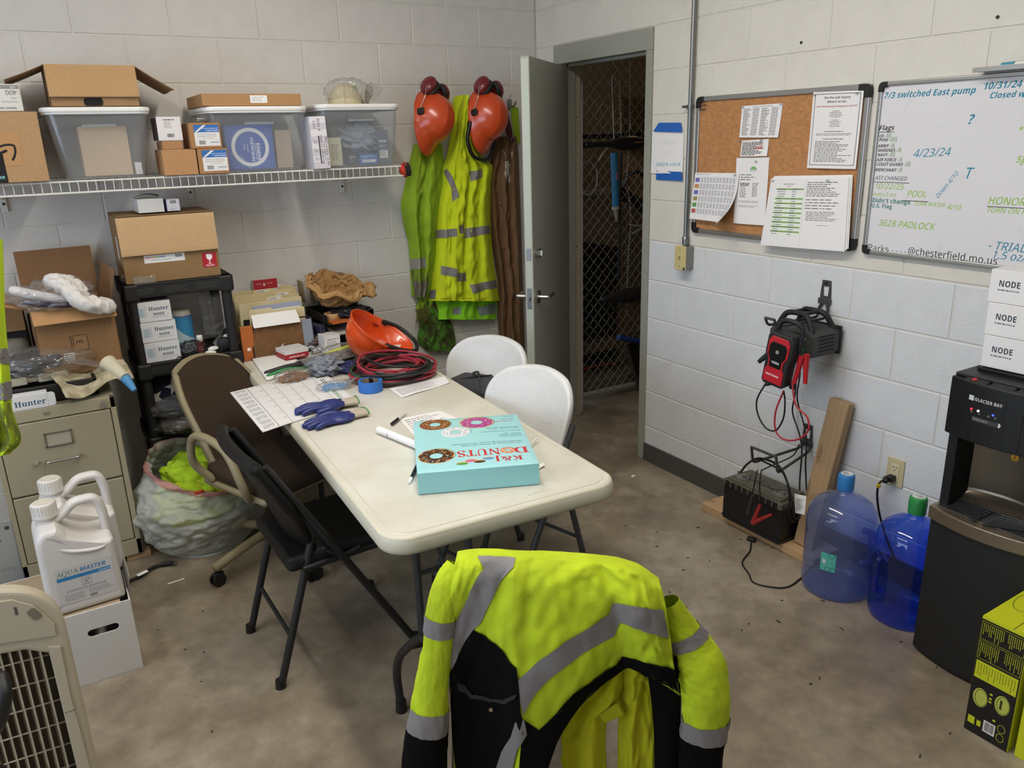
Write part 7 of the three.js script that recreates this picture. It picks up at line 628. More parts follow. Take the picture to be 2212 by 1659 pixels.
{ const o = thing('sign_panel', 'grey lettered panel leaning beside the filing cabinet', 'sign', [-3.03, 0.002, 1.0], 0); o.rotation.set(-0.03, 0, 0); part('panel', box(-0.16, 0.055, 0, 0.455, -0.006, 0.006, 0.002), M('#8a8a85', 0.5), o); decal('panel_print', 0.2, 0.44, print(cv(200, 440, (c) => { c.fillStyle = '#8f8f8a'; c.fillRect(0, 0, 200, 440); text(c, 'EL', 96, 70, 64, '#2a2a2a', 'sans-serif', ''); c.fillStyle = '#3a3632'; c.beginPath(); c.arc(186, 22, 8, 0, 7); c.fill(); text(c, 'Systems', 90, 190, 26, '#6e6e6a'); }), 0.5), o, [-0.05, 0.23, 0.0068]); }
{ const o = thing('loose_power_cord', 'black power cord end lying on the floor by the cabinet', 'cord'); part('cord', tube([[-2.68, 0.012, 0.9], [-2.631,0.012,0.85], [-2.583,0.012,0.829], [-2.532,0.014,0.79], [-2.489,0.012,0.777]], 0.0075, 40, 9), BLACK, o); part('plug', mrg([rod([-2.493,0.012,0.779], [-2.453,0.012,0.792], 0.011, 10), rod([-2.452,0.014,0.787], [-2.433,0.014,0.796], 0.003, 6), rod([-2.458,0.01,0.804], [-2.439,0.01,0.817], 0.003, 6)]), BLACK, o); part('paper_tag', tf(bx(0.045, 0.002, 0.02, 0, 0, 0, 0.0005), [-2.577,0.024,0.835], [0, 0.35, 0.05]), PAPER, o); }
solo('plastic_strip', rod([-2.498,0.003,0.952], [-2.43,0.003,0.945], 0.0035, 6), PAPER, 'short white plastic strip lying on the floor by the cord', 'strip'); solo('paper_scrap', tf(bx(0.03, 0.003, 0.016, 0, 0, 0, 0.001), [-0.204,0.002,1.2], [0, 0.4, 0]), PAPER, 'white scrap of paper on the floor before the doorway', 'scrap');
// ---------- things on the table ----------
const T0 = TY + 0.0008;
const flatQuad = (q, y0, bow, nu = 14, nv = 14, th = 0.0006) => sheet((u, v) => { const p = qmix(q, u, v); p[1] = y0 + bow(u, v); return p; }, nu, nv, th);
// desk calendar overhanging the left edge
{ const q = [[-1.692,0.745,0.771], [-1.721,0.745,1.28], [-2.128,0.745,1.402], [-2.12,0.745,0.832]], o = thing('desk_calendar', 'white desk calendar pad overhanging the left table edge', 'calendar');
  const tex = pageTex(1024, 768, (c, w, h) => { c.fillStyle = '#dfdddc'; c.fillRect(0, 0, w, h); c.strokeStyle = '#55524e'; c.lineWidth = 4; c.beginPath(); c.moveTo(0, 640); c.lineTo(w, 640); c.stroke(); c.lineWidth = 2.5; for (let i = 0; i < 5; i++) { c.beginPath(); c.moveTo(0, 130 + i * 102); c.lineTo(w, 130 + i * 102); c.stroke(); } c.strokeStyle = '#b9b6b2'; for (let j = 1; j < 7; j++) { c.beginPath(); c.moveTo(j * w / 7, 130); c.lineTo(j * w / 7, 640); c.stroke(); } for (let i = 0; i < 5; i++) for (let j = 0; j < 7; j++) text(c, String(i * 7 + j + 1), j * w / 7 + 8, 158 + i * 102, 22, '#444'); for (let k = 0; k < 10; k++) tlines(c, 20 + k * 100, 664, 84, 6, 14, '#666', 0.4); c.fillStyle = '#3f7d36'; c.fillRect(40, 30, 130, 70); text(c, 'CHESTERFIELD', 560, 92, 42, '#3f7d36', 'sans-serif', 'bold'); tlines(c, 220, 60, 260, 2, 18, '#333'); });
  part('top_sheet', flatQuad(q, T0 + 0.006, (u, v) => -0.006 * Math.max(0, v - 0.75) * 2), print(tex, 0.7), o); part('pad', flatQuad(q, T0 + 0.0052, (u, v) => -0.006 * Math.max(0, v - 0.75) * 2, 10, 10, 0.004), PAPER, o); }
solo('white_pad', flatQuad([[-1.912,0.745,0.361], [-1.73,0.745,0.36], [-1.737,0.745,0.709], [-1.945,0.745,0.754]], T0 + 0.011, (u, v) => 0.002 * Math.sin(u * 5), 10, 10, 0.01), PAPER, 'thick white paper pad at the back left of the table', 'pad');
// gloves
function glove(l, p, yaw, mirror) { const o = thing('work_glove', l, 'glove', p, yaw, 'blue work gloves'); const s = mirror ? -1 : 1, B = M('#232f6e', 0.45), palm = rumple(tf(new THREE.SphereGeometry(1, 36, 24), [0, 0.016, 0], [0, 0, 0], [0.062, 0.017, 0.047]), 0.0025, 30, 2), fin = [[0.05, 0.03, 0.115, 0.042, 0.0105], [0.055, 0.011, 0.135, 0.016, 0.0115], [0.055, -0.01, 0.13, -0.012, 0.011], [0.048, -0.028, 0.108, -0.036, 0.0098]].map(([x, z, x2, z2, r]) => tube([[x - 0.02, 0.015, s * z], [(x + x2) / 2, 0.018, s * (z + z2) / 2], [x2, 0.0105, s * z2]], r, 18, 10)), th = tube([[-0.02, 0.015, s * 0.035], [0.015, 0.018, s * 0.058], [0.06, 0.011, s * 0.062]], 0.0125, 18, 10);
  part('dipped_hand', mrg([palm, ...fin, th]), B, o); part('knit_cuff', rumple(tf(new THREE.CylinderGeometry(0.034, 0.03, 0.06, 30, 6, true), [-0.075, 0.0145, 0], [0, 0, PI / 2], [0.42, 1, 1]), 0.0014, 60, 3), M('#b3a796', 0.9, { side: THREE.DoubleSide }), o); part('cuff_edge', tf(new THREE.TorusGeometry(0.034, 0.003, 6, 30), [-0.105, 0.0165, 0], [0, PI / 2, 0], [1, 0.42, 1]), M('#4f8f4a', 0.8), o); return o; }
{ const a = [-1.85,0.75,1.453], b = [-1.834,0.75,1.301]; glove('blue dipped work glove lying nearer the camera', [a[0], T0, a[2]], PI + 0.12, false); const g = glove('blue dipped work glove partly under the other one', [b[0], T0 + 0.006, b[2]], PI - 0.08, true); }
// tape roll
{ const c = [-1.612,0.742,1.16], o = thing('tape_roll', 'roll of bright blue painter tape standing on the table', 'tape', [c[0], T0, c[2]]); part('tape', lath([[0.037, 0], [0.05, 0], [0.051, 0.002], [0.051, 0.044], [0.05, 0.046], [0.037, 0.046], [0.037, 0]], 48), M('#2f6fc4', 0.6), o); part('cardboard_core', lath([[0.034, 0.001], [0.037, 0.001], [0.037, 0.0455], [0.034, 0.0455], [0.034, 0.001]], 40), M('#8a7d68', 0.8), o); part('black_marker_cap', tf(cy(0.009, 0.009, 0.036, 0, 0, 0, 14), [0.006, 0.036, -0.002], [0.2, 0, 0.25]), BLACK, o); }
// jumper cable coil: red and black loops
{ const c = [-1.451,0.742,1.018], o = thing('jumper_cables', 'coiled red and black jumper cables heaped on the table', 'cable', [c[0], T0, c[2]]), red = M('#9e2c3c', 0.42), blk = M('#1d1c1c', 0.45), grn = M('#1f4a34', 0.5);
  for (let k = 0; k < 20; k++) { const R = rr(0.125, 0.185), h = 0.007 + (k % 5) * 0.009 + rr(0, 0.01), ex = rr(0.9, 1.08), px = rr(-0.02, 0.02), pz = rr(-0.02, 0.02), ph = rr(0, 6), pts = []; for (let i = 0; i < 22; i++) { const a = i / 22 * PI * 2; pts.push([px + R * ex * Math.cos(a), h + 0.012 * (0.5 + 0.5 * Math.sin(a * 2 + ph)), pz + R / ex * 0.95 * Math.sin(a)]); } part(k % 2 ? 'black_loop' : 'red_loop', tube(pts, 0.0056, 90, 7, true), k === 7 ? grn : k % 2 ? blk : red, o); }
  part('red_loop', tube([[-0.13, 0.05, 0.06], [-0.15, 0.075, -0.02], [-0.09, 0.095, -0.1], [0.05, 0.085, -0.12], [0.17, 0.06, -0.08], [0.2, 0.04, 0.03], [0.12, 0.03, 0.13]], 0.0058, 90, 8), red, o); part('black_loop', tube([[0.18, 0.06, -0.15], [0.06, 0.07, -0.1], [-0.06, 0.085, -0.11], [-0.1, 0.085, -0.03], [-0.04, 0.07, 0.07], [0.08, 0.055, 0.1], [0.19, 0.03, 0.05], [0.2, 0.02, -0.04]], 0.0062, 90, 8), blk, o); part('red_loop', tube([[-0.12, 0.03, -0.03], [-0.1, 0.05, 0.09], [0.02, 0.045, 0.15], [0.14, 0.03, 0.13], [0.2, 0.03, 0.02]], 0.0058, 70, 8), red, o); }
solo('printed_sheet', flatQuad([[-1.54,0.745,1.184], [-1.268,0.745,1.166], [-1.292,0.745,1.268], [-1.546,0.745,1.334]], T0 + 0.0015, (u, v) => 0.002 * Math.sin(u * 6) + 0.003 * u * u), print(pageTex(512, 256, (c) => { tlines(c, 30, 60, 420, 10, 16, '#666', 0.35, 0.4); }), 0.75), 'printed sheet sticking out under the coiled cables', 'paper');
// bags of small parts
const bagOf = (o, rx, ry, rz, sd) => part('clear_bag', rumple(tf(blob(rx, ry, rz, 0.1, 2.4, 44, -0.9, sd), [0, ry * 0.92, 0]), 0.0035, 45, sd, 0.5), FILM, o);
{ const c = [-1.838,0.745,0.816], o = thing('rubber_band_bag', 'clear bag full of tan rubber bands on the calendar', 'bag', [c[0], T0 + 0.0075, c[2]], 0.25), g = []; for (let i = 0; i < 130; i++) { const t = new THREE.TorusGeometry(rr(0.009, 0.014), 0.0013, 5, 12), a = rnd() * 6.3, r = Math.sqrt(rnd()); tf(t, [r * 0.072 * Math.cos(a), 0.006 + rnd() * 0.028 * (1 - r * r), r * 0.045 * Math.sin(a)], [rr(0.8, 2.3), rr(-0.6, 0.6), rnd() * 3]); g.push(t); } part('rubber_bands', mrg(g), M('#a06a34', 0.7), o).userData.kind = 'stuff'; bagOf(o, 0.09, 0.022, 0.06, 3); }
{ const c = [-1.737,0.745,1.056], o = thing('blue_tie_bag', 'clear bag of pale blue plastic ties on the calendar', 'bag', [c[0], T0 + 0.0075, c[2]], -0.1), g = []; for (let i = 0; i < 90; i++) { const a = rnd() * 6.3, r = Math.sqrt(rnd()), x = r * 0.05 * Math.cos(a), z = r * 0.035 * Math.sin(a), d = rnd() * 3; g.push(rod([x, 0.004 + rnd() * 0.014, z], [x + 0.02 * Math.cos(d), 0.004 + rnd() * 0.014, z + 0.02 * Math.sin(d)], 0.0014, 5)); } part('blue_ties', mrg(g), M('#4f9fd6', 0.4), o).userData.kind = 'stuff'; bagOf(o, 0.075, 0.014, 0.05, 6); part('bag_neck', rumple(sheet((u, v) => [0.06 + 0.05 * u, 0.012 + 0.03 * v * u, -0.06 + 0.07 * v], 14, 14, 0.0006), 0.008, 40, 2, 0.5), FILM, o); }
solo('grey_plastic_bag', tf(rumple(blob(0.075, 0.042, 0.065, 0.28, 2.6, 48, -0.85, 14), 0.006, 36, 2, 0.5), [[-1.688,0.76,0.809][0], T0 + 0.04, [-1.688,0.76,0.809][2]]), M('#7c8089', 0.4), 'crumpled grey plastic bag in the middle of the clutter', 'bag');
solo('navy_cloth', tf(rumple(blob(0.05, 0.026, 0.045, 0.25, 2.6, 36, -0.85, 17), 0.004, 40, 2, 0.4), [[-1.59,0.75,0.84][0], T0 + 0.024, [-1.59,0.75,0.84][2]]), M('#1b2550', 0.6), 'dark navy glove bundle beside the grey plastic bag', 'glove');
{ const a = [-1.773,0.755,0.629], b = [-1.373,0.775,0.626], o = thing('tool_bag', 'long clear bag with black plastic tools lying across the clutter', 'bag'); part('black_strip', tube([[a[0], a[1] + 0.006, a[2]], qmix([a, b, b, a], 0.5, 0).map((v, i) => v + (i === 1 ? 0.012 : 0)), b], 0.012, 40, 10), M('#1c1d1f', 0.35), o); part('black_strip', tube([[a[0] + 0.02, a[1] - 0.002, a[2] + 0.03], [(a[0] + b[0]) / 2 + 0.02, 0.765, (a[2] + b[2]) / 2 + 0.04], [b[0] - 0.04, b[1], b[2] + 0.03]], 0.01, 40, 10), M('#1c1d1f', 0.35), o); part('clear_bag', rumple(sheet((u, v) => { const p = qmix([a, b, [b[0] + 0.02, b[1] - 0.02, b[2] + 0.1], [a[0] + 0.02, a[1] - 0.01, a[2] + 0.08]], u, v); p[1] += 0.022 + 0.016 * Math.sin(PI * v) + 0.02 * u * u; return p; }, 40, 16, 0.001), 0.006, 34, 5, 0.5), FILM, o); }
{ const a = [-1.924,0.752,0.71], b = [-1.751,0.752,0.7]; solo('green_tool', tube([a, [(a[0] + b[0]) / 2, 0.766, (a[2] + b[2]) / 2], b], 0.01, 30, 10), M('#1f7a3c', 0.4), 'green plastic handle between the pad and the rubber bands', 'handle tool'); solo('pruning_tool', tube([[-1.921,0.752,0.658], [-1.823,0.765,0.655], [-1.732,0.765,0.655]], 0.011, 30, 10), BLACK, 'black plastic handle beside the green one', 'handle tool'); }
// cartons near the back
{ let c = [-1.735,0.745,0.494], o = carton('lock_box', 'white and red lock carton standing on the paper pad', [c[0] - 0.06, c[0] + 0.06], [T0 + 0.013, T0 + 0.055], [c[2] - 0.11, c[2]], M('#a3222e', 0.5)); o.rotation.y = 0.15; part('white_top', bx(0.121, 0.02, 0.111, 0, 0.034, 0, 0.002), M('#d8d6d4', 0.5), o); decal('top_print', 0.11, 0.1, print(pageTex(220, 200, (k) => { for (let i = 0; i < 5; i++) tlines(k, 12 + i * 41, 16, 32, 16, 10.5, '#9a9896', 0.35, 0.1); }), 0.5), o, [0, 0.0447, 0], [-PI / 2, 0, 0]); face(o, 'red_print', 0.11, 0.02, 0, 0.012, cv(220, 40, (k) => { k.fillStyle = '#a3222e'; k.fillRect(0, 0, 220, 40); text(k, 'AMERICAN LOCK', 24, 29, 20, '#f0e6e6', 'sans-serif', 'bold italic'); }), 0.5);
  c = [-1.53,0.745,0.433]; o = carton('pill_carton', 'small white carton with fine print standing near the back', [c[0] - 0.042, c[0] + 0.042], [T0, T0 + 0.085], [c[2] - 0.085, c[2]], M('#dad8d6', 0.5)); o.rotation.y = 0.1; face(o, 'fine_print', 0.078, 0.078, 0, 0.042, pageTex(160, 160, (k) => { tlines(k, 24, 30, 116, 1, 12, '#444', 0.6, 0); tlines(k, 16, 50, 130, 9, 11.5, '#777', 0.4, 0.3); }), 0.5); }
{ const c = [-1.536,0.75,0.582], o = thing('yellow_pack', 'yellow and black packaged gloves in the clutter', 'package', [c[0], T0, c[2]], 0.25); part('yellow_foam', tube([[-0.08, 0.03, 0], [-0.03, 0.042, 0.015], [0.04, 0.046, 0.01], [0.085, 0.055, -0.01]], 0.017, 40, 12), M('#cfd42a', 0.6), o); part('black_insert', bx(0.1, 0.03, 0.06, -0.03, 0.02, -0.02, 0.008, 3), BLACK, o); part('green_insert', bx(0.12, 0.022, 0.05, -0.02, 0.012, 0.035, 0.006, 2), M('#3f6d5a', 0.5), o); part('clear_bag', rumple(tf(blob(0.12, 0.036, 0.07, 0.12, 2.4, 40, -0.95, 25), [0, 0.034, 0]), 0.004, 40, 3, 0.5), FILM, o); }
{ const c = [-1.846,0.745,0.183], o = thing('bit_case', 'clear drill bit case with yellow and black latches', 'case', [c[0], T0, c[2]], 0.12); part('case_base', bx(0.17, 0.022, 0.09, 0.03, 0.011, 0, 0.004, 2), M('#8d7f68', 0.4, { transmission: 0.4, thickness: 0 }), o); part('black_latch', bx(0.05, 0.03, 0.04, 0.03, 0.03, 0.02, 0.005, 2), BLACK, o); part('yellow_trim', mrg([bx(0.09, 0.014, 0.03, -0.02, 0.012, 0.045, 0.004, 2)]), M('#d0a020', 0.5), o); part('clear_lid', bx(0.17, 0.02, 0.09, 0.03, 0.034, -0.01, 0.005, 2), CLEAR, o); }
{ const o = thing('charger_adapter', 'white phone charger with looped white cables by the file holder', 'charger'), c = [-1.785,0.745,0.318]; part('plug_block', tf(bx(0.045, 0.024, 0.03, 0, 0, 0, 0.008, 3), [c[0], T0 + 0.026, c[2]]), WHITE, o); part('white_cable', tube([[c[0], T0 + 0.03, c[2]], [-1.779,0.79,0.388], [-1.745,0.8,0.337], [-1.749,0.79,0.297], [-1.803,0.765,0.341], [-1.858,0.752,0.284], [-1.905,0.748,0.285]], 0.003, 60, 6), WHITE, o); part('white_cable', tube([[c[0], T0 + 0.03, c[2]], [-1.705,0.77,0.405], [-1.622,0.77,0.379], [-1.596,0.765,0.443], [-1.583,0.75,0.493]], 0.003, 50, 6), WHITE, o); }
solo('looped_cord', tube([[-1.786,0.75,0.251], [-1.758,0.8,0.257], [-1.733,0.82,0.22], [-1.691,0.834,0.22], [-1.666,0.795,0.24], [-1.631,0.762,0.25], [-1.593,0.795,0.2], [-1.596,0.822,0.18], [-1.637,0.797,0.25], [-1.63,0.755,0.347], [-1.573,0.75,0.355]], 0.003, 110, 6), BLACK, 'thin black cord looping up in front of the clipboard', 'cord');
solo('grey_cable_bundle', tf(rumple(blob(0.06, 0.035, 0.045, 0.3, 3, 36, -0.9, 41), 0.006, 40, 4, 0.5), [[-1.583,0.76,0.314][0], T0 + 0.034, [-1.583,0.76,0.314][2]]), M('#5b4a4a', 0.6), 'dark tangle of wrapped cable behind the white carton', 'cable');
solo('silver_tube', tf(rumple(bx(0.1, 0.03, 0.035, 0, 0.016, 0, 0.014, 4), 0.003, 40, 2), [[-1.588,0.75,0.401][0], T0, [-1.588,0.75,0.401][2]], [0, 0.5, 0]), M('#b9bcc0', 0.25, { metalness: 0.6 }), 'small silvery tube in front of the cable tangle', 'tube');
// file holder against the wall
{ const x0 = -1.915, x1 = -1.58, o = thing('file_holder', 'black desktop file holder packed with manila folders', 'file holder', [(x0 + x1) / 2, T0, 0.19]), W = (x1 - x0) / 2, BLK = M('#1d1d1e', 0.5); part('tray', mrg([box(-W, W, 0, 0.012, -0.17, 0.17, 0.003), ...[-0.165, -0.08, 0.0, 0.09].map((z) => box(-W + 0.02, W - 0.02, 0.01, 0.17, z - 0.002, z + 0.002, 0.001))]), BLK, o);
  const fold = (z, h, tilt, tab, hex, w0 = -W + 0.012, w1 = W - 0.004) => { const f = thing('manila_folder', `manila folder ${tab.l} in the file holder`, 'folder', [(x0 + x1) / 2, T0 + 0.013, 0.19 + z], 0, 'manila folders in the holder'); const s = [[w0, 0], [w1, 0], [w1, h], [w1 - 0.012, h + 0.004], [tab.b, h + 0.004], [tab.b - 0.008, h + 0.018], [tab.a + 0.008, h + 0.018], [tab.a, h], [w0 + 0.01, h], [w0, h - 0.01]]; part('cover', tf(ext(s, 0.006, 0.001), [0, 0, 0], [tilt, 0, 0]), M(hex, 0.75), f); if (tab.t) decal('tab_label', 0.06, 0.012, print(pageTex(128, 26, (c) => tlines(c, 8, 8, 100, 1, 12, '#444', 0.6)), 0.6), f, [(tab.a + tab.b) / 2, (h + 0.009) * Math.cos(tilt), 0.0075 + (h + 0.009) * Math.sin(tilt)], [tilt, 0, 0]); return f; };
  fold(-0.15, 0.275, -0.02, { a: 0.02, b: 0.11, t: 1, l: 'farthest back with a labelled tab' }, '#d6c596'); fold(-0.115, 0.262, -0.02, { a: -0.06, b: 0.05, t: 1, l: 'second from the wall' }, '#dccb9d'); fold(-0.07, 0.245, 0.02, { a: 0.03, b: 0.12, t: 1, l: 'in the middle with a label at its right' }, '#d9c798'); fold(-0.03, 0.235, 0.0, { a: -0.02, b: 0.07, t: 1, l: 'third from the front' }, '#e0d0a4'); fold(0.09, 0.205, 0.03, { a: -0.14, b: -0.02, t: 0, l: 'nearest the camera' }, '#e2d2a6', -W + 0.03, W - 0.03);
  const pp = (z, h, w0, w1, m, l) => solo('paper_stack', box(w0, w1, 0, h, -0.004, 0.004, 0.001).translate((x0 + x1) / 2, T0 + 0.013, 0.19 + z), m, l, 'papers'); pp(0.03, 0.225, -0.1, 0.14, M('#a9b0c4', 0.7), 'bluish paper stack standing between the folders'); pp(0.055, 0.205, -0.12, 0.13, PAPER, 'white paper stack standing behind the front folder'); pp(-0.09, 0.23, 0.1, 0.17, M('#cdbd90', 0.7), 'tan paper edge at the right of the file holder');
  solo('white_form', flatQuad([[-1.88, 0, 0.31], [-1.66, 0, 0.31], [-1.655, 0, 0.36], [-1.885, 0, 0.36]], 0.955, (u, v) => -0.055 * v + 0.0 + (v < 0.02 ? 0.0 : 0)), PAPER, 'blank white form lying folded over the front folder', 'paper'); }
{ const c = [-1.734,1.043,0.07], o = carton('red_label_box', 'small red and white carton on top of the back folders', [c[0] - 0.062, c[0] + 0.062], [1.005, 1.082], [0.02, 0.06], M('#d6d2ca', 0.5)); face(o, 'red_print', 0.122, 0.05, 0, 0.052, cv(244, 100, (k) => { k.fillStyle = '#a8202e'; k.fillRect(0, 0, 244, 100); k.save(); k.translate(244, 100); k.rotate(PI); text(k, '4', 120, 62, 46, '#f0e8e8', 'sans-serif', 'bold'); text(k, 'Number', 160, 60, 14, '#f0e8e8'); text(k, 'Box Lock', 50, 60, 14, '#f0e8e8'); k.restore(); }), 0.5); }
{ const o = thing('cork_clipboard', 'brown cork-faced board with a black edge leaning on the folders', 'board', [-1.745, T0, 0.352]); o.rotation.x = -0.12; part('cork', ext([[-0.15, 0], [0.1, 0], [0.1, 0.16], [0.085, 0.175], [-0.11, 0.175], [-0.15, 0.14]], 0.006, 0.001), M('#ffffff', 0.9, { map: mottle('#74502c', 0.12, fineN) }), o); part('black_edge', tube([[-0.152, 0, 0.003], [-0.152, 0.14, 0.003], [-0.11, 0.178, 0.003], [0.1, 0.178, 0.003], [0.152, 0.17, 0.003], [0.152, 0, 0.003]], 0.004, 60, 6, false, 0.1), BLACK, o); part('grey_panel', box(0.1, 0.15, 0.004, 0.165, 0, 0.005, 0.001), M('#8b93a0', 0.6), o); }
{ const o = thing('orange_binder', 'narrow orange binder standing behind the rack post', 'binder', [-1.92, T0, 0.34], 0.1); part('cover', box(-0.03, 0.03, 0, 0.17, -0.012, 0.012, 0.003), M('#b5652a', 0.6), o); part('spine_label', box(-0.008, 0.008, 0.05, 0.065, 0.012, 0.0128, 0), PAPER, o); }
// letter trays, orange notebook, paper bag
{ const cx = -1.4, cz = 0.21, o = thing('letter_tray', 'stacked black letter trays against the wall', 'tray', [cx, T0, cz], 0.06), B = M('#161617', 0.45); for (const y of [0, 0.06, 0.125]) part('tray_shelf', mrg([box(-0.13, 0.13, y, y + 0.004, -0.16, 0.16, 0.001), box(-0.13, -0.126, y, y + 0.045, -0.16, 0.14, 0.001), box(0.126, 0.13, y, y + 0.045, -0.16, 0.14, 0.001), box(-0.13, 0.13, y, y + 0.045, -0.16, -0.156, 0.001)]), B, o); part('post', mrg([[-0.128, 0.1], [0.128, 0.1], [-0.128, -0.12], [0.128, -0.12]].map(([x, z]) => cy(0.005, 0.005, 0.17, x, 0.085, z, 8))), B, o).userData.kind = 'stuff';
  solo('orange_notebook', tf(bx(0.2, 0.012, 0.24, 0, 0.006, 0, 0.002), [cx - 0.02, T0 + 0.1295, cz + 0.06], [0, 0.12, 0]), M('#b35f28', 0.55), 'orange notebook lying in the letter tray', 'notebook'); solo('tray_papers', tf(bx(0.21, 0.014, 0.27, 0, 0.007, 0, 0.001), [cx, T0 + 0.0645, cz + 0.02], [0, 0.05, 0]), M('#c9c5b8', 0.7), 'paper stack in the middle letter tray', 'papers'); solo('dark_binder', tf(bx(0.035, 0.13, 0.2, 0, 0.065, 0, 0.008), [cx - 0.165, T0, cz + 0.05], [0, 0.4, 0.2]), M('#23243c', 0.5), 'dark blue binder leaning left of the letter trays', 'binder');
  solo('tan_tape_roll', tf(lath([[0.03, 0], [0.042, 0], [0.042, 0.03], [0.03, 0.03], [0.03, 0]], 30), [cx - 0.075, T0 + 0.142, cz + 0.1]), M('#b9905f', 0.6), 'tan tape roll on the orange notebook', 'tape'); solo('black_plastic_wrap', tf(rumple(blob(0.1, 0.026, 0.1, 0.2, 3, 40, -0.9, 57), 0.006, 40, 2, 0.5), [cx + 0.03, T0 + 0.166, cz + 0.08]), M('#23232a', 0.25), 'glossy black plastic wrap on top of the trays', 'wrap');
  const b = thing('paper_bag', 'crumpled brown paper bag open at the top on the trays', 'bag', [cx + 0.0, T0 + 0.19, cz + 0.02], 0.2), f = (k) => (u, v) => { const a = -u * PI * 2, t = 1 - v, R = (0.06 + 0.075 * Math.pow(t, 0.7)) * k, w = 1 + 0.05 * Math.sin(a * 3 + 1) * t + 0.06 * n3(Math.cos(a) * 2, Math.sin(a) * 2, t * 3); return [R * 1.2 * w * Math.cos(a), 0.012 + 0.1 * t + 0.055 * t * t * Math.sin(a * 1 + 3.6) + 0.014 * t * Math.sin(a * 7), R * 0.9 * w * Math.sin(a)]; };
  part('bag_wall', rumple(rumple(sheet(f(1), 110, 40, 0.0012), 0.013, 13, 3, 1), 0.005, 34, 9, 1), M('#a37c4c', 0.85, { side: THREE.DoubleSide }), b); part('bag_collar', rumple(sheet((u, v) => { const p = f(1)(u, 0.22 * (1 - v)); return [p[0] * (1 + 0.05 + 0.1 * v), p[1] + 0.012 - 0.03 * v * v, p[2] * (1 + 0.05 + 0.1 * v)]; }, 90, 8, 0.0012), 0.011, 16, 8, 1), M('#b28a57', 0.85), b); part('bag_base', tf(blob(0.1, 0.03, 0.075, 0.2, 3, 30, -0.9, 5), [0, 0.022, 0]), M('#a37c4c', 0.85), b);
  const cb = carton('torn_carton', 'torn brown carton behind the paper bag', [cx - 0.09, cx + 0.09], [T0 + 0.2, 1.068], [0.012, 0.1], '#8a6b48'); part('open_flap', tf(sheet((u, v) => [-0.05 * v, 0.1 * (1 - v) - 0.03, (u - 0.5) * 0.09], 6, 6, 0.003), [-0.12, 0.05, 0], [0, 0, 0.5]), cardMat('#a08a6c'), cb); }
// orange helmet lying open on the clutter
function helmetShell() { // crown up +y, bill toward +z
  return sheet((u, v) => { v = 0.001 + 0.999 * v; const a = -u * PI * 2, t = v * PI / 2, r = Math.pow(Math.sin(t), 0.9), bill = Math.pow(Math.max(0, Math.sin(a)), 0.9) * sstep(0.8, 1, v), rim = 0.006 * sstep(0.9, 1, v), rib = 1 + 0.02 * Math.exp(-Math.pow((Math.abs(Math.cos(a) * r) - 0.3) / 0.08, 2)) * (1 - v * 0.7); return [(0.116 * r + rim) * Math.cos(a) * rib, 0.155 * Math.cos(t) * rib - 0.018 * bill, ((0.14 * r + rim) * Math.sin(a) + 0.046 * bill) * rib]; }, 72, 34, 0.003);
}
const brimPt = (a) => { const b = Math.pow(Math.max(0, Math.sin(a)), 0.9); return [0.122 * Math.cos(a), -0.018 * b, 0.146 * Math.sin(a) + 0.046 * b]; };
const ORG = M('#c9481c', 0.28, { clearcoat: 0.5, clearcoatRoughness: 0.2 });
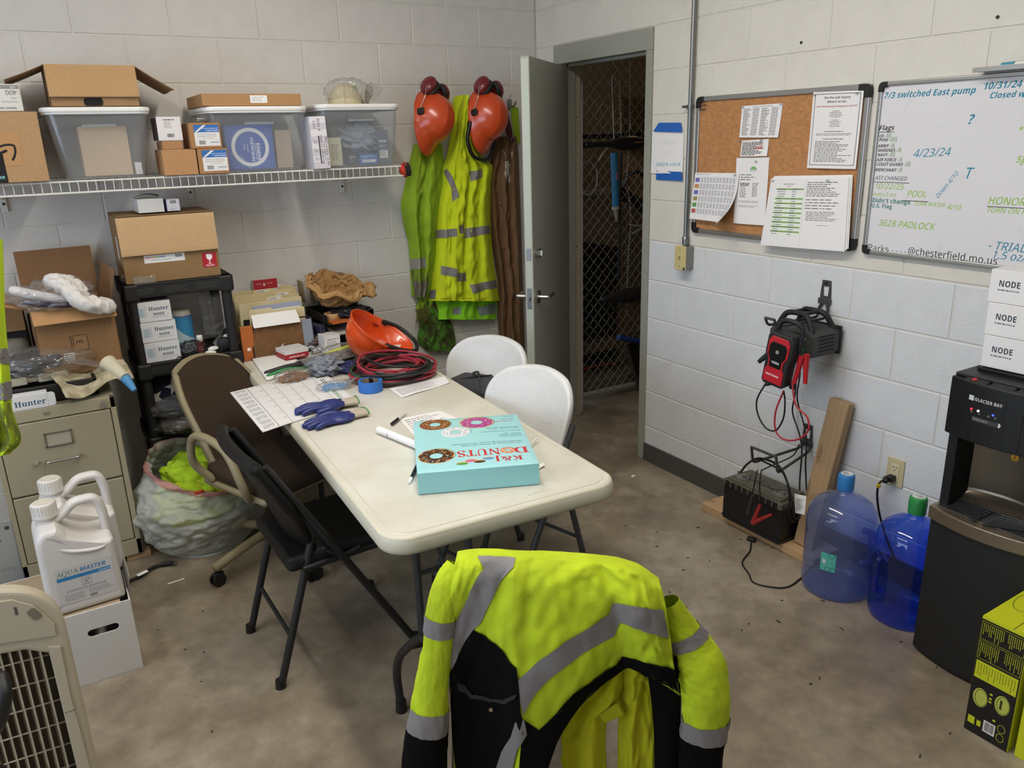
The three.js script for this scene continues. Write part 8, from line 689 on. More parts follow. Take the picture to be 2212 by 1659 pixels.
{ const c = [-1.41,0.9,0.762], o = thing('safety_helmet', 'bright orange safety helmet lying open side up on the table', 'helmet', [c[0], 0.9, c[2]]); const up = V(-0.5, -0.72, -0.42).normalize(), bill = V(0.78, -0.5, 0.1); bill.addScaledVector(up, -bill.dot(up)).normalize(); const x = up.clone().cross(bill); o.quaternion.setFromRotationMatrix(new THREE.Matrix4().makeBasis(x, up, bill));
  part('shell', helmetShell(), M('#e0501a', 0.3, { clearcoat: 0.4 }), o); part('brim_edge', tube(Array.from({ length: 36 }, (_, i) => brimPt(-i / 36 * PI * 2)), 0.0035, 120, 6, true), M('#e0501a', 0.35), o); part('inner_sticker', tf(sheet((u, v) => [(u - 0.5) * 0.075, (0.5 - v) * 0.06, 0.012 * (1 - Math.pow((u - 0.5) * 2, 2))], 8, 6, 0.0004), [0, 0, 0]).applyQuaternion(new THREE.Quaternion().setFromUnitVectors(V(0, 0, 1), V(-0.3, -0.4, -0.86).normalize())).translate(0.035, 0.035, 0.112), print(cv(200, 150, (k) => { k.fillStyle = '#e8d3cc'; k.fillRect(0, 0, 200, 150); tlines(k, 12, 12, 170, 12, 11, '#b07068', 0.4, 0.2); k.strokeStyle = '#d8705a'; k.lineWidth = 4; k.beginPath(); k.arc(140, 110, 26, 0, 7); k.stroke(); }), 0.4), o);
  part('visor_clip', mrg([tf(bx(0.02, 0.02, 0.03, 0, 0, 0, 0.006), [0.108, -0.004, 0.05]), tf(bx(0.02, 0.02, 0.03, 0, 0, 0, 0.006), [-0.108, -0.004, 0.05])]), BLACK, o).userData.kind = 'stuff'; part('visor_bar', tube([[-0.112, -0.006, 0.045], [-0.105, -0.022, 0.12], [-0.06, -0.03, 0.19], [0, -0.032, 0.21], [0.06, -0.03, 0.19], [0.105, -0.022, 0.12], [0.112, -0.006, 0.045]], 0.0095, 60, 8), BLACK, o); for (const s of [-1, 1]) part('inner_slot', tf(bx(0.03, 0.008, 0.003, 0, 0, 0, 0.001), [s * 0.105, 0.03, 0.02], [0, PI / 2, 0.1]), M('#7a2408', 0.6), o);
  const e = thing('ear_muff', 'dark red ear muff under the open orange helmet', 'ear muff', [[-1.338,0.76,0.692][0], T0, [-1.338,0.76,0.692][2]]); part('cup', tf(new THREE.SphereGeometry(0.045, 24, 18), [0, 0.034, 0], [0, 0, 0], [1.2, 0.72, 0.8]), M('#5a1420', 0.4), e); part('cushion', tf(new THREE.TorusGeometry(0.036, 0.012, 10, 28), [0.0, 0.012, 0.0], [PI / 2, 0, 0], [1.3, 1, 1]), BLACK, e); part('arm', tube([[0.03, 0.05, 0], [0.06, 0.04, 0.01], [0.09, 0.02, 0.02]], 0.005, 20, 6), BLACK, e); }
// pastry box
{ const o = thing('donut_box', 'light blue donut box with colourful printed donuts', 'box', [-1.62, T0, 2.08], -0.4), W = 0.36, D = 0.45, H = 0.07, BL = M('#9fd8dc', 0.35, { clearcoat: 0.3, clearcoatRoughness: 0.3 });
  part('tray', bx(W, H - 0.004, D, 0, (H - 0.004) / 2, 0, 0.002), BL, o);
  const tex = cv(1024, 1280, (c, w, h) => { c.fillStyle = '#a9e2e8'; c.fillRect(0, 0, w, h);
    const donut = (x, y, R, base, ice, spr, wavy, hole = 0.36) => { c.fillStyle = 'rgba(60,110,120,0.35)'; c.beginPath(); c.ellipse(x - 8, y + 6, R * 1.04, R * 1.04, 0, 0, 7); c.fill(); c.fillStyle = base; c.beginPath(); c.arc(x, y, R, 0, 7); c.fill(); c.fillStyle = ice; c.beginPath(); for (let i = 0; i <= 72; i++) { const a = i / 72 * PI * 2, r = R * (wavy ? 0.93 + 0.045 * Math.sin(a * 9) : 0.975); c.lineTo(x + r * Math.cos(a), y + r * Math.sin(a)); } c.fill(); for (let i = 0; i < (wavy ? 60 : 70); i++) { const a = rnd() * 6.3, r = R * rr(hole + 0.12, 0.86); c.save(); c.translate(x + r * Math.cos(a), y + r * Math.sin(a)); c.rotate(rnd() * 3); c.fillStyle = spr[i % spr.length]; wavy ? c.fillRect(-9, -3, 18, 6) : (c.beginPath(), c.arc(0, 0, 4.5, 0, 7), c.fill()); c.restore(); } c.fillStyle = '#a9e2e8'; c.beginPath(); c.arc(x, y, R * hole, 0, 7); c.fill(); c.strokeStyle = 'rgba(90,50,20,0.5)'; c.lineWidth = 5; c.stroke(); };
    c.save(); c.translate(w, h); c.rotate(PI); // artwork is seen upside down from the camera
    donut(820, 1140, 150, '#7a3f22', '#8a4322', ['#f6e8d4', '#f2c9a0'], false); donut(420, 1110, 165, '#e2b46a', '#b8329a', ['#f4e9f4', '#e88ad0', '#7a1f6a'], true); donut(640, 880, 140, '#c9cfe0', '#eceef6', ['#3a3f55', '#9aa2c0'], false); donut(850, 340, 160, '#d89a4a', '#3a1c14', ['#f6f2e8', '#e8c24a', '#d85a4a'], true);
    text(c, 'K&J', 110, 208, 130, '#c4202c', 'serif', 'bold'); c.lineWidth = 2; text(c, 'D', 30, 400, 190, '#d02a34', 'serif', 'bold'); c.save(); c.translate(286, 400); c.scale(1, 1.35); text(c, 'NUTS', 0, 0, 140, '#d02a34', 'serif', 'bold'); c.restore(); donut(222, 340, 66, '#e0742a', '#e2601e', ['#f6e8d4'], false, 0.42);
    [['#5a9a4a', 640, 130], ['#d85a9a', 560, 176], ['#4a281c', 490, 146], ['#5a9ad8', 410, 196]].forEach(([k, x, y]) => { c.fillStyle = '#e2b46a'; c.beginPath(); c.ellipse(x, y, 52, 30, 0, 0, 7); c.fill(); c.fillStyle = k; c.beginPath(); c.ellipse(x, y - 8, 50, 24, 0, 0, 7); c.fill(); });
    text(c, "114 Triad Center W, O'Fallon MO 63366", 60, 520, 30, '#1d3a44', 'sans-serif', 'bold'); text(c, '158 Hilltown Village Center, Chesterfield MO', 60, 562, 30, '#1d3a44', 'sans-serif', 'bold'); [['Business hours:', 690], ['Tuesday-Sunday', 724], ['4:30am - 2pm', 758], ['Thank you for supporting us', 830], ['Place an order pick up', 900], ['636-555-8998   Offering', 934]].forEach(([s, y]) => text(c, s, 40, y, 28, '#3a6a74', 'sans-serif', 'bold')); text(c, 'DOORDASH', 70, 1106, 34, '#b0405a', 'sans-serif', 'bold'); text(c, 'Uber Eats', 50, 1160, 28, '#26404a', 'sans-serif', 'bold'); text(c, 'Grubhub', 40, 1234, 26, '#3a5a64'); c.restore(); });
  part('lid', sheet((u, v) => [(u - 0.5) * (W + 0.004), H + 0.004 * Math.sin(PI * u) * Math.sin(PI * v), (v - 0.5) * (D + 0.004)], 16, 16, 0.004), print(tex, 0.3, { clearcoat: 0.8, clearcoatRoughness: 0.22 }), o); part('lid_skirt', mrg([box(-W / 2 - 0.002, W / 2 + 0.002, 0.004, H, D / 2 + 0.0008, D / 2 + 0.0024, 0.0005)]), M('#93cdd0', 0.4), o); part('side_tab', box(-W / 2 - 0.0034, -W / 2 - 0.0012, 0.002, H - 0.004, -D / 2 + 0.01, D / 2 - 0.004, 0.0006), M('#a6dde2', 0.4), o); }
// marker, pen, rolled and flat papers
{ let a = [-1.71,0.749,1.618], b = [-1.619,0.749,1.538]; let o = thing('permanent_marker', 'white and black permanent marker beside the notes', 'marker'); const m = qmix([a, b, b, a], 0.45, 0); part('black_cap', rod(a, m, 0.0062, 12), BLACK, o); part('barrel', rod(m, b, 0.0058, 12, 0.0045), M('#cfcdc8', 0.5), o); part('clip', rod([a[0] + 0.01, a[1] + 0.007, a[2] - 0.005], [m[0], m[1] + 0.007, m[2]], 0.0015, 6), BLACK, o);
  a = [-1.868,0.748,2.131]; b = [-1.799,0.748,2.033]; o = thing('click_pen', 'black click pen with a white tip beside the donut box', 'pen'); const n = qmix([a, b, b, a], 0.25, 0); part('barrel', rod(n, b, 0.0055, 12), BLACK, o); part('tip', rod(a, n, 0.004, 12, 0.0055), WHITE, o); part('clip', rod([n[0], n[1] + 0.0065, n[2]], [b[0], b[1] + 0.0065, b[2]], 0.0014, 6), BLACK, o); }
solo('notes_sheet', flatQuad([[-1.657,0.742,1.564], [-1.491,0.742,1.574], [-1.461,0.742,1.747], [-1.699,0.742,1.861]], T0 + 0.001, (u, v) => 0.003 * u * (1 - v)), print(pageTex(256, 256, (c) => { for (let i = 0; i < 11; i++) tlines(c, 20, 24 + i * 20, 200, 1, 14, '#444', 0.35, 0.4); }), 0.75), 'handwritten notes sheet lying under the donut box corner', 'paper');
{ const a = [-1.778,0.756,1.662], b = [-1.724,0.756,1.901], ax = V(...b).sub(V(...a)), L = ax.length(), g = surf((u, v) => { const t = u * PI * 3.6, r = 0.008 + 0.006 * u; return [r * Math.cos(t), L * (0.5 - v), r * Math.sin(t)]; }, 60, 4).applyQuaternion(new THREE.Quaternion().setFromUnitVectors(V(0, 1, 0), ax.normalize())); g.translate((a[0] + b[0]) / 2, T0 + 0.0145, (a[2] + b[2]) / 2); solo('rolled_paper', g, print(pageTex(256, 256, (c) => { tlines(c, 20, 20, 210, 12, 18, '#556', 0.3, 0.5); }), 0.7, { side: THREE.DoubleSide }), 'white paper rolled into a loose tube on the table', 'paper'); }
solo('paper_slip', flatQuad([[-1.496,0.742,2.244], [-1.451,0.742,2.24], [-1.453,0.742,2.257], [-1.511,0.742,2.278]], T0 + 0.001, (u) => 0.008 * u), PAPER, 'small printed slip sticking out right of the donut box', 'paper'); solo('plastic_fork', mrg([rod([-1.427,0.75,2.107], [-1.358,0.757,2.064], 0.003, 6), tf(bx(0.02, 0.002, 0.014, 0, 0, 0, 0.0008), [-1.432,0.748,2.108])]), WHITE, 'white plastic fork at the right of the donut box', 'fork');
// ---------- clothes and helmets hanging on the left wall ----------
const HIV = '#c9d80e', LIME = '#8fae1c', REFL = M('#7f7a79', 0.6);
const clothM = (hex, k = 0.08, o = {}) => M('#ffffff', 0.88, { map: mottle(hex, k, lump), bumpMap: T_cloth, bumpScale: 0.0012, side: THREE.DoubleSide, ...o });
const DIRT = (a, b, k = 0.85) => M('#ffffff', 0.92, { map: mottle(a, k, midN, b), side: THREE.DoubleSide });
// cloth with folds: the net plus vertical pleats along the local normal, closed to the back at zb
function drape(netName, folds, zb, amp = 0.012, nu = 60, nv = 70) {
  const base = net(NET[netName]), f = (u, v) => { const p = base(u, v), k = folds.reduce((s, [c, w, a, sl]) => s + a * Math.exp(-Math.pow((u - c - (sl ?? 0) * (v - 0.5)) / w, 2)), 0), n = n3(p[0] * 9, p[1] * 3.5, 7) * 0.8 + 0.5 * n3(p[0] * 22, p[1] * 13, 3) + 0.35 * (1 - 2 * Math.abs(n3(p[0] * 14, p[1] * 9, 11))); p[2] += amp * (k * (0.55 + 0.45 * n3(p[0] * 4, p[1] * 5, 2)) + n) * Math.sin(PI * clamp(u, 0.02, 0.98)); return p; };
  return { f, g: mrg([surf(f, nu, nv), surf((u, v) => { const p = f(1 - u, v); return [p[0], p[1], lerp(p[2], zb, 1 - Math.pow(Math.abs(2 * u - 1), 6))]; }, 30, nv)]) };
}
const wallHook = (x, y, l) => { const h = thing('coat_hook', l, 'hook', [x, y, 0]); part('plate', box(-0.014, 0.014, -0.03, 0.03, 0.0005, 0.006, 0.002), STEEL, h); part('prong', bent([[0, -0.01, 0.004], [0, -0.012, 0.06], [0, 0.012, 0.075]], 0.005, 0.02), STEEL, h); };
{ const o = thing('lime_work_coat', 'faded lime work coat hanging leftmost on the wall', 'coat'); let d = drape('coat_lime', [[0.3, 0.06, 1.2, 0.1], [0.5, 0.05, -1.4, -0.1], [0.72, 0.06, 1, 0.1], [0.88, 0.05, -0.8]], 0.012, 0.014); part('sleeve', d.g, clothM(LIME, 0.14), o); part('reflective_band', patch(d.f, [[0.019,0.75],[0.613,0.738],[0.65,0.806],[0,0.819]]), M('#8f8b84', 0.7), o); part('soiled_cloth', patch(d.f, [[0,0.825],[0.65,0.812],[0.9,0.994],[0.013,0.994],[0,0.913]], 0.002), DIRT('#7e9a1e', '#4d5524'), o); part('lower_band', patch(d.f, [[0.019,0.9],[0.731,0.894],[0.869,0.994],[0.013,0.994]]), DIRT('#7d776c', '#57503f'), o);
  d = drape('coat_lime_body', [[0.3, 0.08, 1, 0.1], [0.6, 0.08, -1, 0.1]], 0.008, 0.012); part('body', d.g, clothM('#85a518', 0.16), o); part('reflective_band', patch(d.f, [[0,0.444],[0.294,0.438],[0.281,0.519],[0,0.525]]), M('#8f8b84', 0.7), o); part('reflective_band', patch(d.f, [[0,0.65],[0.244,0.644],[0.294,0.725],[0.025,0.725]]), M('#8f8b84', 0.7), o); }
{ const o = thing('soiled_trousers', 'grass-stained green trousers hanging below the lime coat', 'trousers'), d = drape('pants_dirty', [[0.25, 0.08, 1], [0.55, 0.1, -1], [0.8, 0.08, 1]], 0.006, 0.012, 50, 40); part('cloth', d.g, DIRT('#4b8a1e', '#3c3719', 0.95), o); const g = []; for (let i = 0; i < 40; i++) { const a = [-0.862,0.812,0.09], x = a[0] + rr(-0.04, 0.03), y = a[1] + rr(-0.01, 0.03); g.push(tube([[x, y, 0.07 + rr(0, 0.03)], [x + rr(-0.02, 0.02), y - rr(0.03, 0.06), 0.09 + rr(0, 0.02)], [x + rr(-0.03, 0.03), y - rr(0.06, 0.12), 0.08]], 0.0012, 8, 4)); } part('dry_grass', mrg(g), M('#6a6230', 0.9), o).userData.kind = 'stuff'; }
{ const o = thing('lime_safety_vest', 'bright lime safety vest hanging behind the yellow rain jacket', 'vest'), d = drape('coat_under', [[0.2, 0.05, 1.4], [0.4, 0.05, -1.4], [0.62, 0.05, 1.4], [0.82, 0.05, -1]], 0.012, 0.012, 60, 30); part('cloth', d.g, clothM('#8fd81c', 0.06), o); part('reflective_band', patch(d.f, [[0.675,0.669],[0.975,0.556],[0.994,0.819],[0.731,0.9]]), M('#84908a', 0.6), o); part('reflective_band', patch(d.f, [[0.288,0.694],[0.425,0.644],[0.431,0.844],[0.3,0.869]]), M('#84908a', 0.6), o); }
{ const o = thing('yellow_rain_jacket', 'bright yellow hooded rain jacket with grey reflective bands', 'jacket'), d = drape('coat_yellow', [[0.16, 0.04, 1, 0.1], [0.3, 0.035, -1.6, 0.05], [0.46, 0.04, 1.2], [0.53, 0.025, -1.8, -0.04], [0.66, 0.05, 1.2, 0.05], [0.8, 0.04, -1.2, 0.08], [0.9, 0.04, 0.8]], 0.012, 0.018, 80, 100); part('shell', d.g, clothM(HIV, 0.05), o);
  for (const q of [[[0.025,0.425],[0.088,0.406],[0.388,0.55],[0.294,0.575]], [[0.55,0.425],[0.75,0.406],[0.794,0.456],[0.562,0.481]], [[0.025,0.694],[0.369,0.688],[0.375,0.719],[0.031,0.725]], [[0.4,0.675],[0.531,0.669],[0.525,0.706],[0.406,0.706]], [[0.544,0.688],[0.969,0.675],[0.981,0.706],[0.537,0.725]], [[0.131,0.825],[0.388,0.838],[0.388,0.875],[0.138,0.863]], [[0.394,0.856],[0.544,0.856],[0.556,0.894],[0.4,0.894]], [[0.588,0.913],[0.988,0.888],[0.988,0.925],[0.619,0.956]], [[0,0.938],[0.088,0.938],[0.088,0.988],[0.006,0.988]]]) part('reflective_band', patch(d.f, q), REFL, o);
  part('hood_seam', tube([[0.5, 0.02], [0.35, 0.12], [0.3, 0.22], [0.36, 0.3], [0.6, 0.32]].map(([u, v]) => { const p = d.f(u, v); p[2] += 0.003; return p; }), 0.0016, 40, 5), M('#a3ae10', 0.9), o); part('placket', tube([0.36, 0.5, 0.7, 0.9, 0.99].map((v) => { const p = d.f(0.5, v); p[2] += 0.004; return p; }), 0.0022, 40, 5), M('#a3ae10', 0.9), o); part('hem_seam', tube([0.05, 0.2, 0.4, 0.6, 0.8, 0.95].map((u) => { const p = d.f(u, 0.985); p[2] += 0.002; return p; }), 0.0022, 60, 5), M('#a3ae10', 0.9), o); }
{ const o = thing('brown_coverall', 'paint-splashed brown canvas coverall hanging beside the door', 'coverall'), d = drape('coverall', [[0.15, 0.05, 1], [0.33, 0.05, -1.5, 0.1], [0.5, 0.05, 1.1], [0.66, 0.04, -1.2, -0.1], [0.84, 0.05, 1]], 0.012, 0.014); part('canvas', d.g, clothM('#6e4f30', 0.14), o); for (const q of [[[0.481,0.169],[0.581,0.163],[0.625,0.219],[0.556,0.256],[0.488,0.219]], [[0.644,0.181],[0.719,0.175],[0.706,0.263],[0.644,0.256]], [[0.338,0.1],[0.463,0.125],[0.494,0.144]], [[0.688,0.125],[0.756,0.113],[0.75,0.156]]]) part('paint_splash', patch(d.f, q, 0.0015), M('#b9b0a4', 0.6), o); for (const q of [[0.3, 0.38, 0.5, 0.44], [0.2, 0.58, 0.6, 0.62]]) part('seam', tube([[q[0], q[1]], [(q[0] + q[2]) / 2, (q[1] + q[3]) / 2 - 0.02], [q[2], q[3]]].map(([u, v]) => { const p = d.f(u, v); p[2] += 0.003; return p; }), 0.002, 30, 5), M('#4a3520', 0.9), o);
  part('shoulder_strap', sheet((u, v) => { const a = [-0.25,1.913,0.06], b = [-0.246,1.725,0.1]; return [lerp(a[0], b[0], v) + (u - 0.5) * 0.04, lerp(a[1], b[1], v), lerp(0.04, 0.1, v)]; }, 4, 10, 0.004), M('#4a1420', 0.8), o); part('strap_hook', bent([[-0.246,1.725,0.1], [-0.232,1.764,0.1], [-0.221,1.963,0.05], [-0.204,1.981,0.05]], 0.002, 0.01), STEEL, o); part('lime_lining', sheet((u, v) => { const a = [-0.173,1.914,0.02], b = [-0.166,1.711,0.03]; return [lerp(a[0], b[0], v) + (u - 0.5) * 0.05, lerp(a[1], b[1], v), 0.03]; }, 4, 8, 0.004), M(LIME, 0.85), o); }
function helmet(l, c, up, bill, visor) {
  const o = thing('safety_helmet', l, 'helmet', c, 0, 'helmets hanging on the wall'), U = V(...up).normalize(), B = V(...bill); B.addScaledVector(U, -B.dot(U)).normalize(); o.quaternion.setFromRotationMatrix(new THREE.Matrix4().makeBasis(U.clone().cross(B), U, B));
  part('shell', helmetShell(), ORG, o); part('brim_edge', tube(Array.from({ length: 36 }, (_, i) => brimPt(-i / 36 * PI * 2)), 0.0035, 120, 6, true), ORG, o);
  for (const s of [-1, 1]) { part('side_adapter', tf(ext(rshape(0.036, 0.042, 0.014), 0.012, 0.004, [], 2), [s * 0.112, 0.035, 0.0], [0, s * PI / 2, 0]), BLACK, o); const m = part('ear_cup', tf(new THREE.SphereGeometry(0.047, 28, 20), [s * 0.07, 0.06, -0.15], [0.3, s * 0.4, 0], [0.62, 0.95, 1.15]), M('#6d1522', 0.35, { clearcoat: 0.3 }), o); part('ear_cushion', tf(new THREE.TorusGeometry(0.034, 0.014, 10, 28), [s * 0.045, 0.06, -0.14], [0.3, PI / 2 + s * 0.4, 0], [1.15, 0.95, 1.1]), BLACK, m); part('cup_wire', tube([[s * 0.122, 0.035, -0.01], [s * 0.12, 0.07, -0.08], [s * 0.1, 0.065, -0.14]], 0.0022, 24, 6), CHROME, o); }
  if (visor) { part('visor_frame', tube([[-0.112, 0.0, 0.045], [-0.122, -0.02, 0.13], [-0.08, -0.03, 0.205], [0, -0.03, 0.225], [0.08, -0.03, 0.205], [0.122, -0.02, 0.13], [0.112, 0.0, 0.045]], 0.011, 60, 8), BLACK, o); } return o; }
{ const a = [-0.759,1.842,0.13], b = [-0.43,1.846,0.16]; helmet('orange helmet with red ear muffs above the faded lime coat', [a[0] - 0.03, a[1] + 0.01, 0.13], [0.55, 0.16, 0.8], [-0.3, -1, 0.1], false); helmet('orange helmet with a black visor frame between jacket and coverall', [b[0] - 0.03, b[1] + 0.01, 0.15], [0.42, 0.16, 0.88], [-0.15, -1, 0.1], true); wallHook(a[0] + 0.02, 1.86, 'steel coat hook behind the left orange helmet'); wallHook(b[0], 1.86, 'steel coat hook behind the right orange helmet'); wallHook([-0.488,1.897,0][0], 1.9, 'steel coat hook behind the yellow hood'); wallHook([-0.192,1.933,0][0], 1.93, 'steel coat hook above the brown coverall'); }
{ // coat at the left picture edge
  const o = thing('hanging_safety_jacket', 'soiled yellow safety jacket hanging at the left picture edge', 'jacket'), d = drape('coat_edge', [[0.2, 0.06, 1], [0.5, 0.06, -1], [0.8, 0.05, 1]], 0.96, 0.02, 50, 60); part('cloth', d.g, clothM('#b9d414', 0.08), o); part('reflective_band', patch(d.f, [[0.119,0.419],[0.963,0.413],[1,0.456],[1,0.481],[0.113,0.481]]), REFL, o); part('reflective_band', patch(d.f, [[0.113,0.581],[1,0.556],[1,0.638],[0.863,0.656],[0.113,0.619]]), REFL, o); part('soiled_cloth', patch(d.f, [[0.163,0.688],[0.944,0.663],[1,0.738],[0.981,0.856],[0.925,0.969],[0.125,0.994]], 0.0018), DIRT('#93a81a', '#5d6420', 0.8), o);
  part('coat_hanger', mrg([rod([d.f(0.5, 0)[0], 1.45, 1.03], [d.f(0.5, 0)[0], 2.2, 1.03], 0.003), rod([d.f(0.5, 0)[0], 2.2, 1.03], [d.f(0.5, 0)[0], 2.2, 0.0], 0.006)]), STEEL, o); }
// ---------- cage behind the doorway ----------
const FZ = 0.1, GALV = M('#a8a399', 0.5, { metalness: 0.35 });
{ const o = thing('chain_link_fence', 'grey chain-link cage fence seen through the open doorway', 'fence', [0.95, 0, FZ]), g = [], p = 0.0354; const x0 = -0.72, n = 38; for (let k = 0; k < n; k++) { const pts = [], x = x0 + k * p; for (let i = 0; i <= 60; i++) pts.push(V(x + ((i + k) % 2 ? p * 0.5 : -p * 0.5) * 1.04, 0.06 + i * 0.0375, ((i % 2) ? 1 : -1) * 0.0015)); const path = new THREE.CurvePath(); const c = new THREE.CatmullRomCurve3(pts, false, 'catmullrom', 0.12); g.push(new THREE.TubeGeometry(c, 122, 0.0018, 4)); } part('wire_mesh', mrg(g), GALV, o).userData.kind = 'stuff'; part('bottom_rail', rod([x0, 0.06, -0.02], [x0 + 1.4, 0.06, -0.02], 0.018, 12), GALV, o); part('top_rail', rod([x0, 2.33, 0], [x0 + 1.4, 2.33, 0], 0.02, 12), GALV, o); part('post', cy(0.022, 0.022, 2.35, x0 + 1.4, 1.175, 0, 14), GALV, o); }
const chain = (l, pts, r = 0.011) => { const o = thing('hanging_chain', l, 'chain', [0, 0, 0], 0, 'chains on the cage'), c = curve(pts), L = c.getLength(), n = Math.round(L / (r * 2.5)), g0 = tf(new THREE.TorusGeometry(r * 0.62, r * 0.2, 5, 10), [0, 0, 0], [0, 0, 0], [0.75, 1.35, 1]); for (let i = 0; i < n; i++) { const t = (i + 0.5) / n, m = part('link', g0, GALV, o); m.position.copy(c.getPointAt(t)); m.quaternion.setFromUnitVectors(V(0, 1, 0), c.getTangentAt(t)); m.rotateY(i % 2 ? PI / 2 : 0.3); } };
chain('rusty chain hanging beside the grease gun handle', [[0.514,2.064,0.14], [0.524,1.909,0.14], [0.534,1.718,0.14]]); chain('long chain hanging down the cage to the black cylinder', [[0.603,2.177,0.13], [0.609,1.716,0.13], [0.576,1.477,0.14], [0.546,1.45,0.14], [0.6,1.375,0.14], [0.628,1.197,0.13], [0.613,0.957,0.13], [0.609,0.584,0.13]], 0.009);
{ const o = thing('grease_gun', 'black grease gun with a blue cartridge hanging on the cage', 'grease gun'), a = [0.234,1.69,0.16], b = [0.717,1.691,0.16]; part('motor_body', (() => { const L = V(...b).distanceTo(V(...a)), g = lath([[0, 0], [0.018, 0.002], [0.02, 0.03], [0.016, 0.06], [0.018, L * 0.42], [0.028, L * 0.48], [0.042, L * 0.62], [0.044, L * 0.78], [0.03, L * 0.94], [0, L]], 24); g.applyQuaternion(new THREE.Quaternion().setFromUnitVectors(V(0, 1, 0), V(...b).sub(V(...a)).normalize())); return g.translate(...a); })(), M('#1f1d1b', 0.4), o); part('cartridge', rod([0.461,1.637,0.16], [0.48,1.303,0.16], 0.022, 20), M('#2a6f9a', 0.4), o); part('nozzle', rod([0.48,1.303,0.16], [0.489,1.215,0.16], 0.02, 16, 0.006), M('#8d8a80', 0.5), o); part('collar', rod([0.48,1.309,0.16], [0.481,1.291,0.16], 0.026, 18), GALV, o); part('trigger_lever', tube([[0.403,1.666,0.17], [0.359,1.635,0.18], [0.331,1.598,0.18]], 0.006, 20, 8), GALV, o); decal('orange_lettering', 0.09, 0.012, print(cv(200, 28, (c) => { c.fillStyle = '#1f1d1b'; c.fillRect(0, 0, 200, 28); text(c, 'ZIMMER NOTE', 6, 24, 26, '#d07a22', 'sans-serif', 'bold italic'); }), 0.4), o, [[0.63,1.696,0.16][0], [0.63,1.696,0.16][1], 0.2065]); part('price_tag', tf(bx(0.012, 0.04, 0.002), [[0.47,1.497,0.16][0], [0.47,1.497,0.16][1], 0.184]), M('#b0607a', 0.6), o); }
solo('wire_hook', bent([[0.484,1.719,0.13], [0.465,2.07,0.13], [0.479,2.096,0.13], [0.497,2.065,0.13]], 0.004, 0.015), GALV, 'long thin wire hook hanging on the cage', 'hook');
{ const o = thing('black_cylinder', 'black torpedo-shaped blower tube hanging low on the cage', 'blower'), a = [0.352,0.726,0.18], b = [0.732,0.727,0.18], L = V(...b).distanceTo(V(...a)); const g = lath([[0, 0], [0.012, 0.0], [0.02, 0.03], [0.034, 0.1], [0.045, L * 0.5], [0.05, L * 0.85], [0.042, L], [0, L]], 26); g.applyQuaternion(new THREE.Quaternion().setFromUnitVectors(V(0, 1, 0), V(...b).sub(V(...a)).normalize())); part('tube', g.translate(...a), M('#232120', 0.45), o); part('band', rod(qmix([a, b, b, a], 0.4, 0), qmix([a, b, b, a], 0.43, 0), 0.047, 24), BLACK, o); part('strap', tube([[0.526,0.845,0.14], [0.54,1.436,0.13], [0.544,1.634,0.13]], 0.008, 40, 7), BLACK, o); }
{ const o = thing('loading_ramp', 'narrow metal ramp with a blue pool noodle leaning beyond the door', 'ramp'), a = [0.776,0.03,0.113], b = [a[0] - 0.22, 0.42, 0.2]; part('rail', rod([a[0] - 0.06, 0.02, a[2] + 0.05], [b[0] - 0.05, b[1], b[2] + 0.05], 0.014, 8), M('#55524d', 0.5, { metalness: 0.5 }), o); part('rail', rod([a[0] + 0.08, 0.02, a[2]], [b[0] + 0.09, b[1] - 0.02, b[2]], 0.014, 8), M('#55524d', 0.5, { metalness: 0.5 }), o); part('deck', sheet((u, v) => qmix([[b[0] - 0.05, b[1], b[2] + 0.05], [b[0] + 0.09, b[1] - 0.02, b[2]], [a[0] + 0.08, 0.02, a[2]], [a[0] - 0.06, 0.02, a[2] + 0.05]], u, v), 4, 10, 0.006), M('#34322f', 0.5, { metalness: 0.4 }), o); part('blue_noodle', rod([b[0] - 0.12, b[1] + 0.06, b[2] + 0.06], [b[0] + 0.1, b[1] - 0.01, b[2] + 0.03], 0.018, 14), M('#1d3f7c', 0.6), o); }
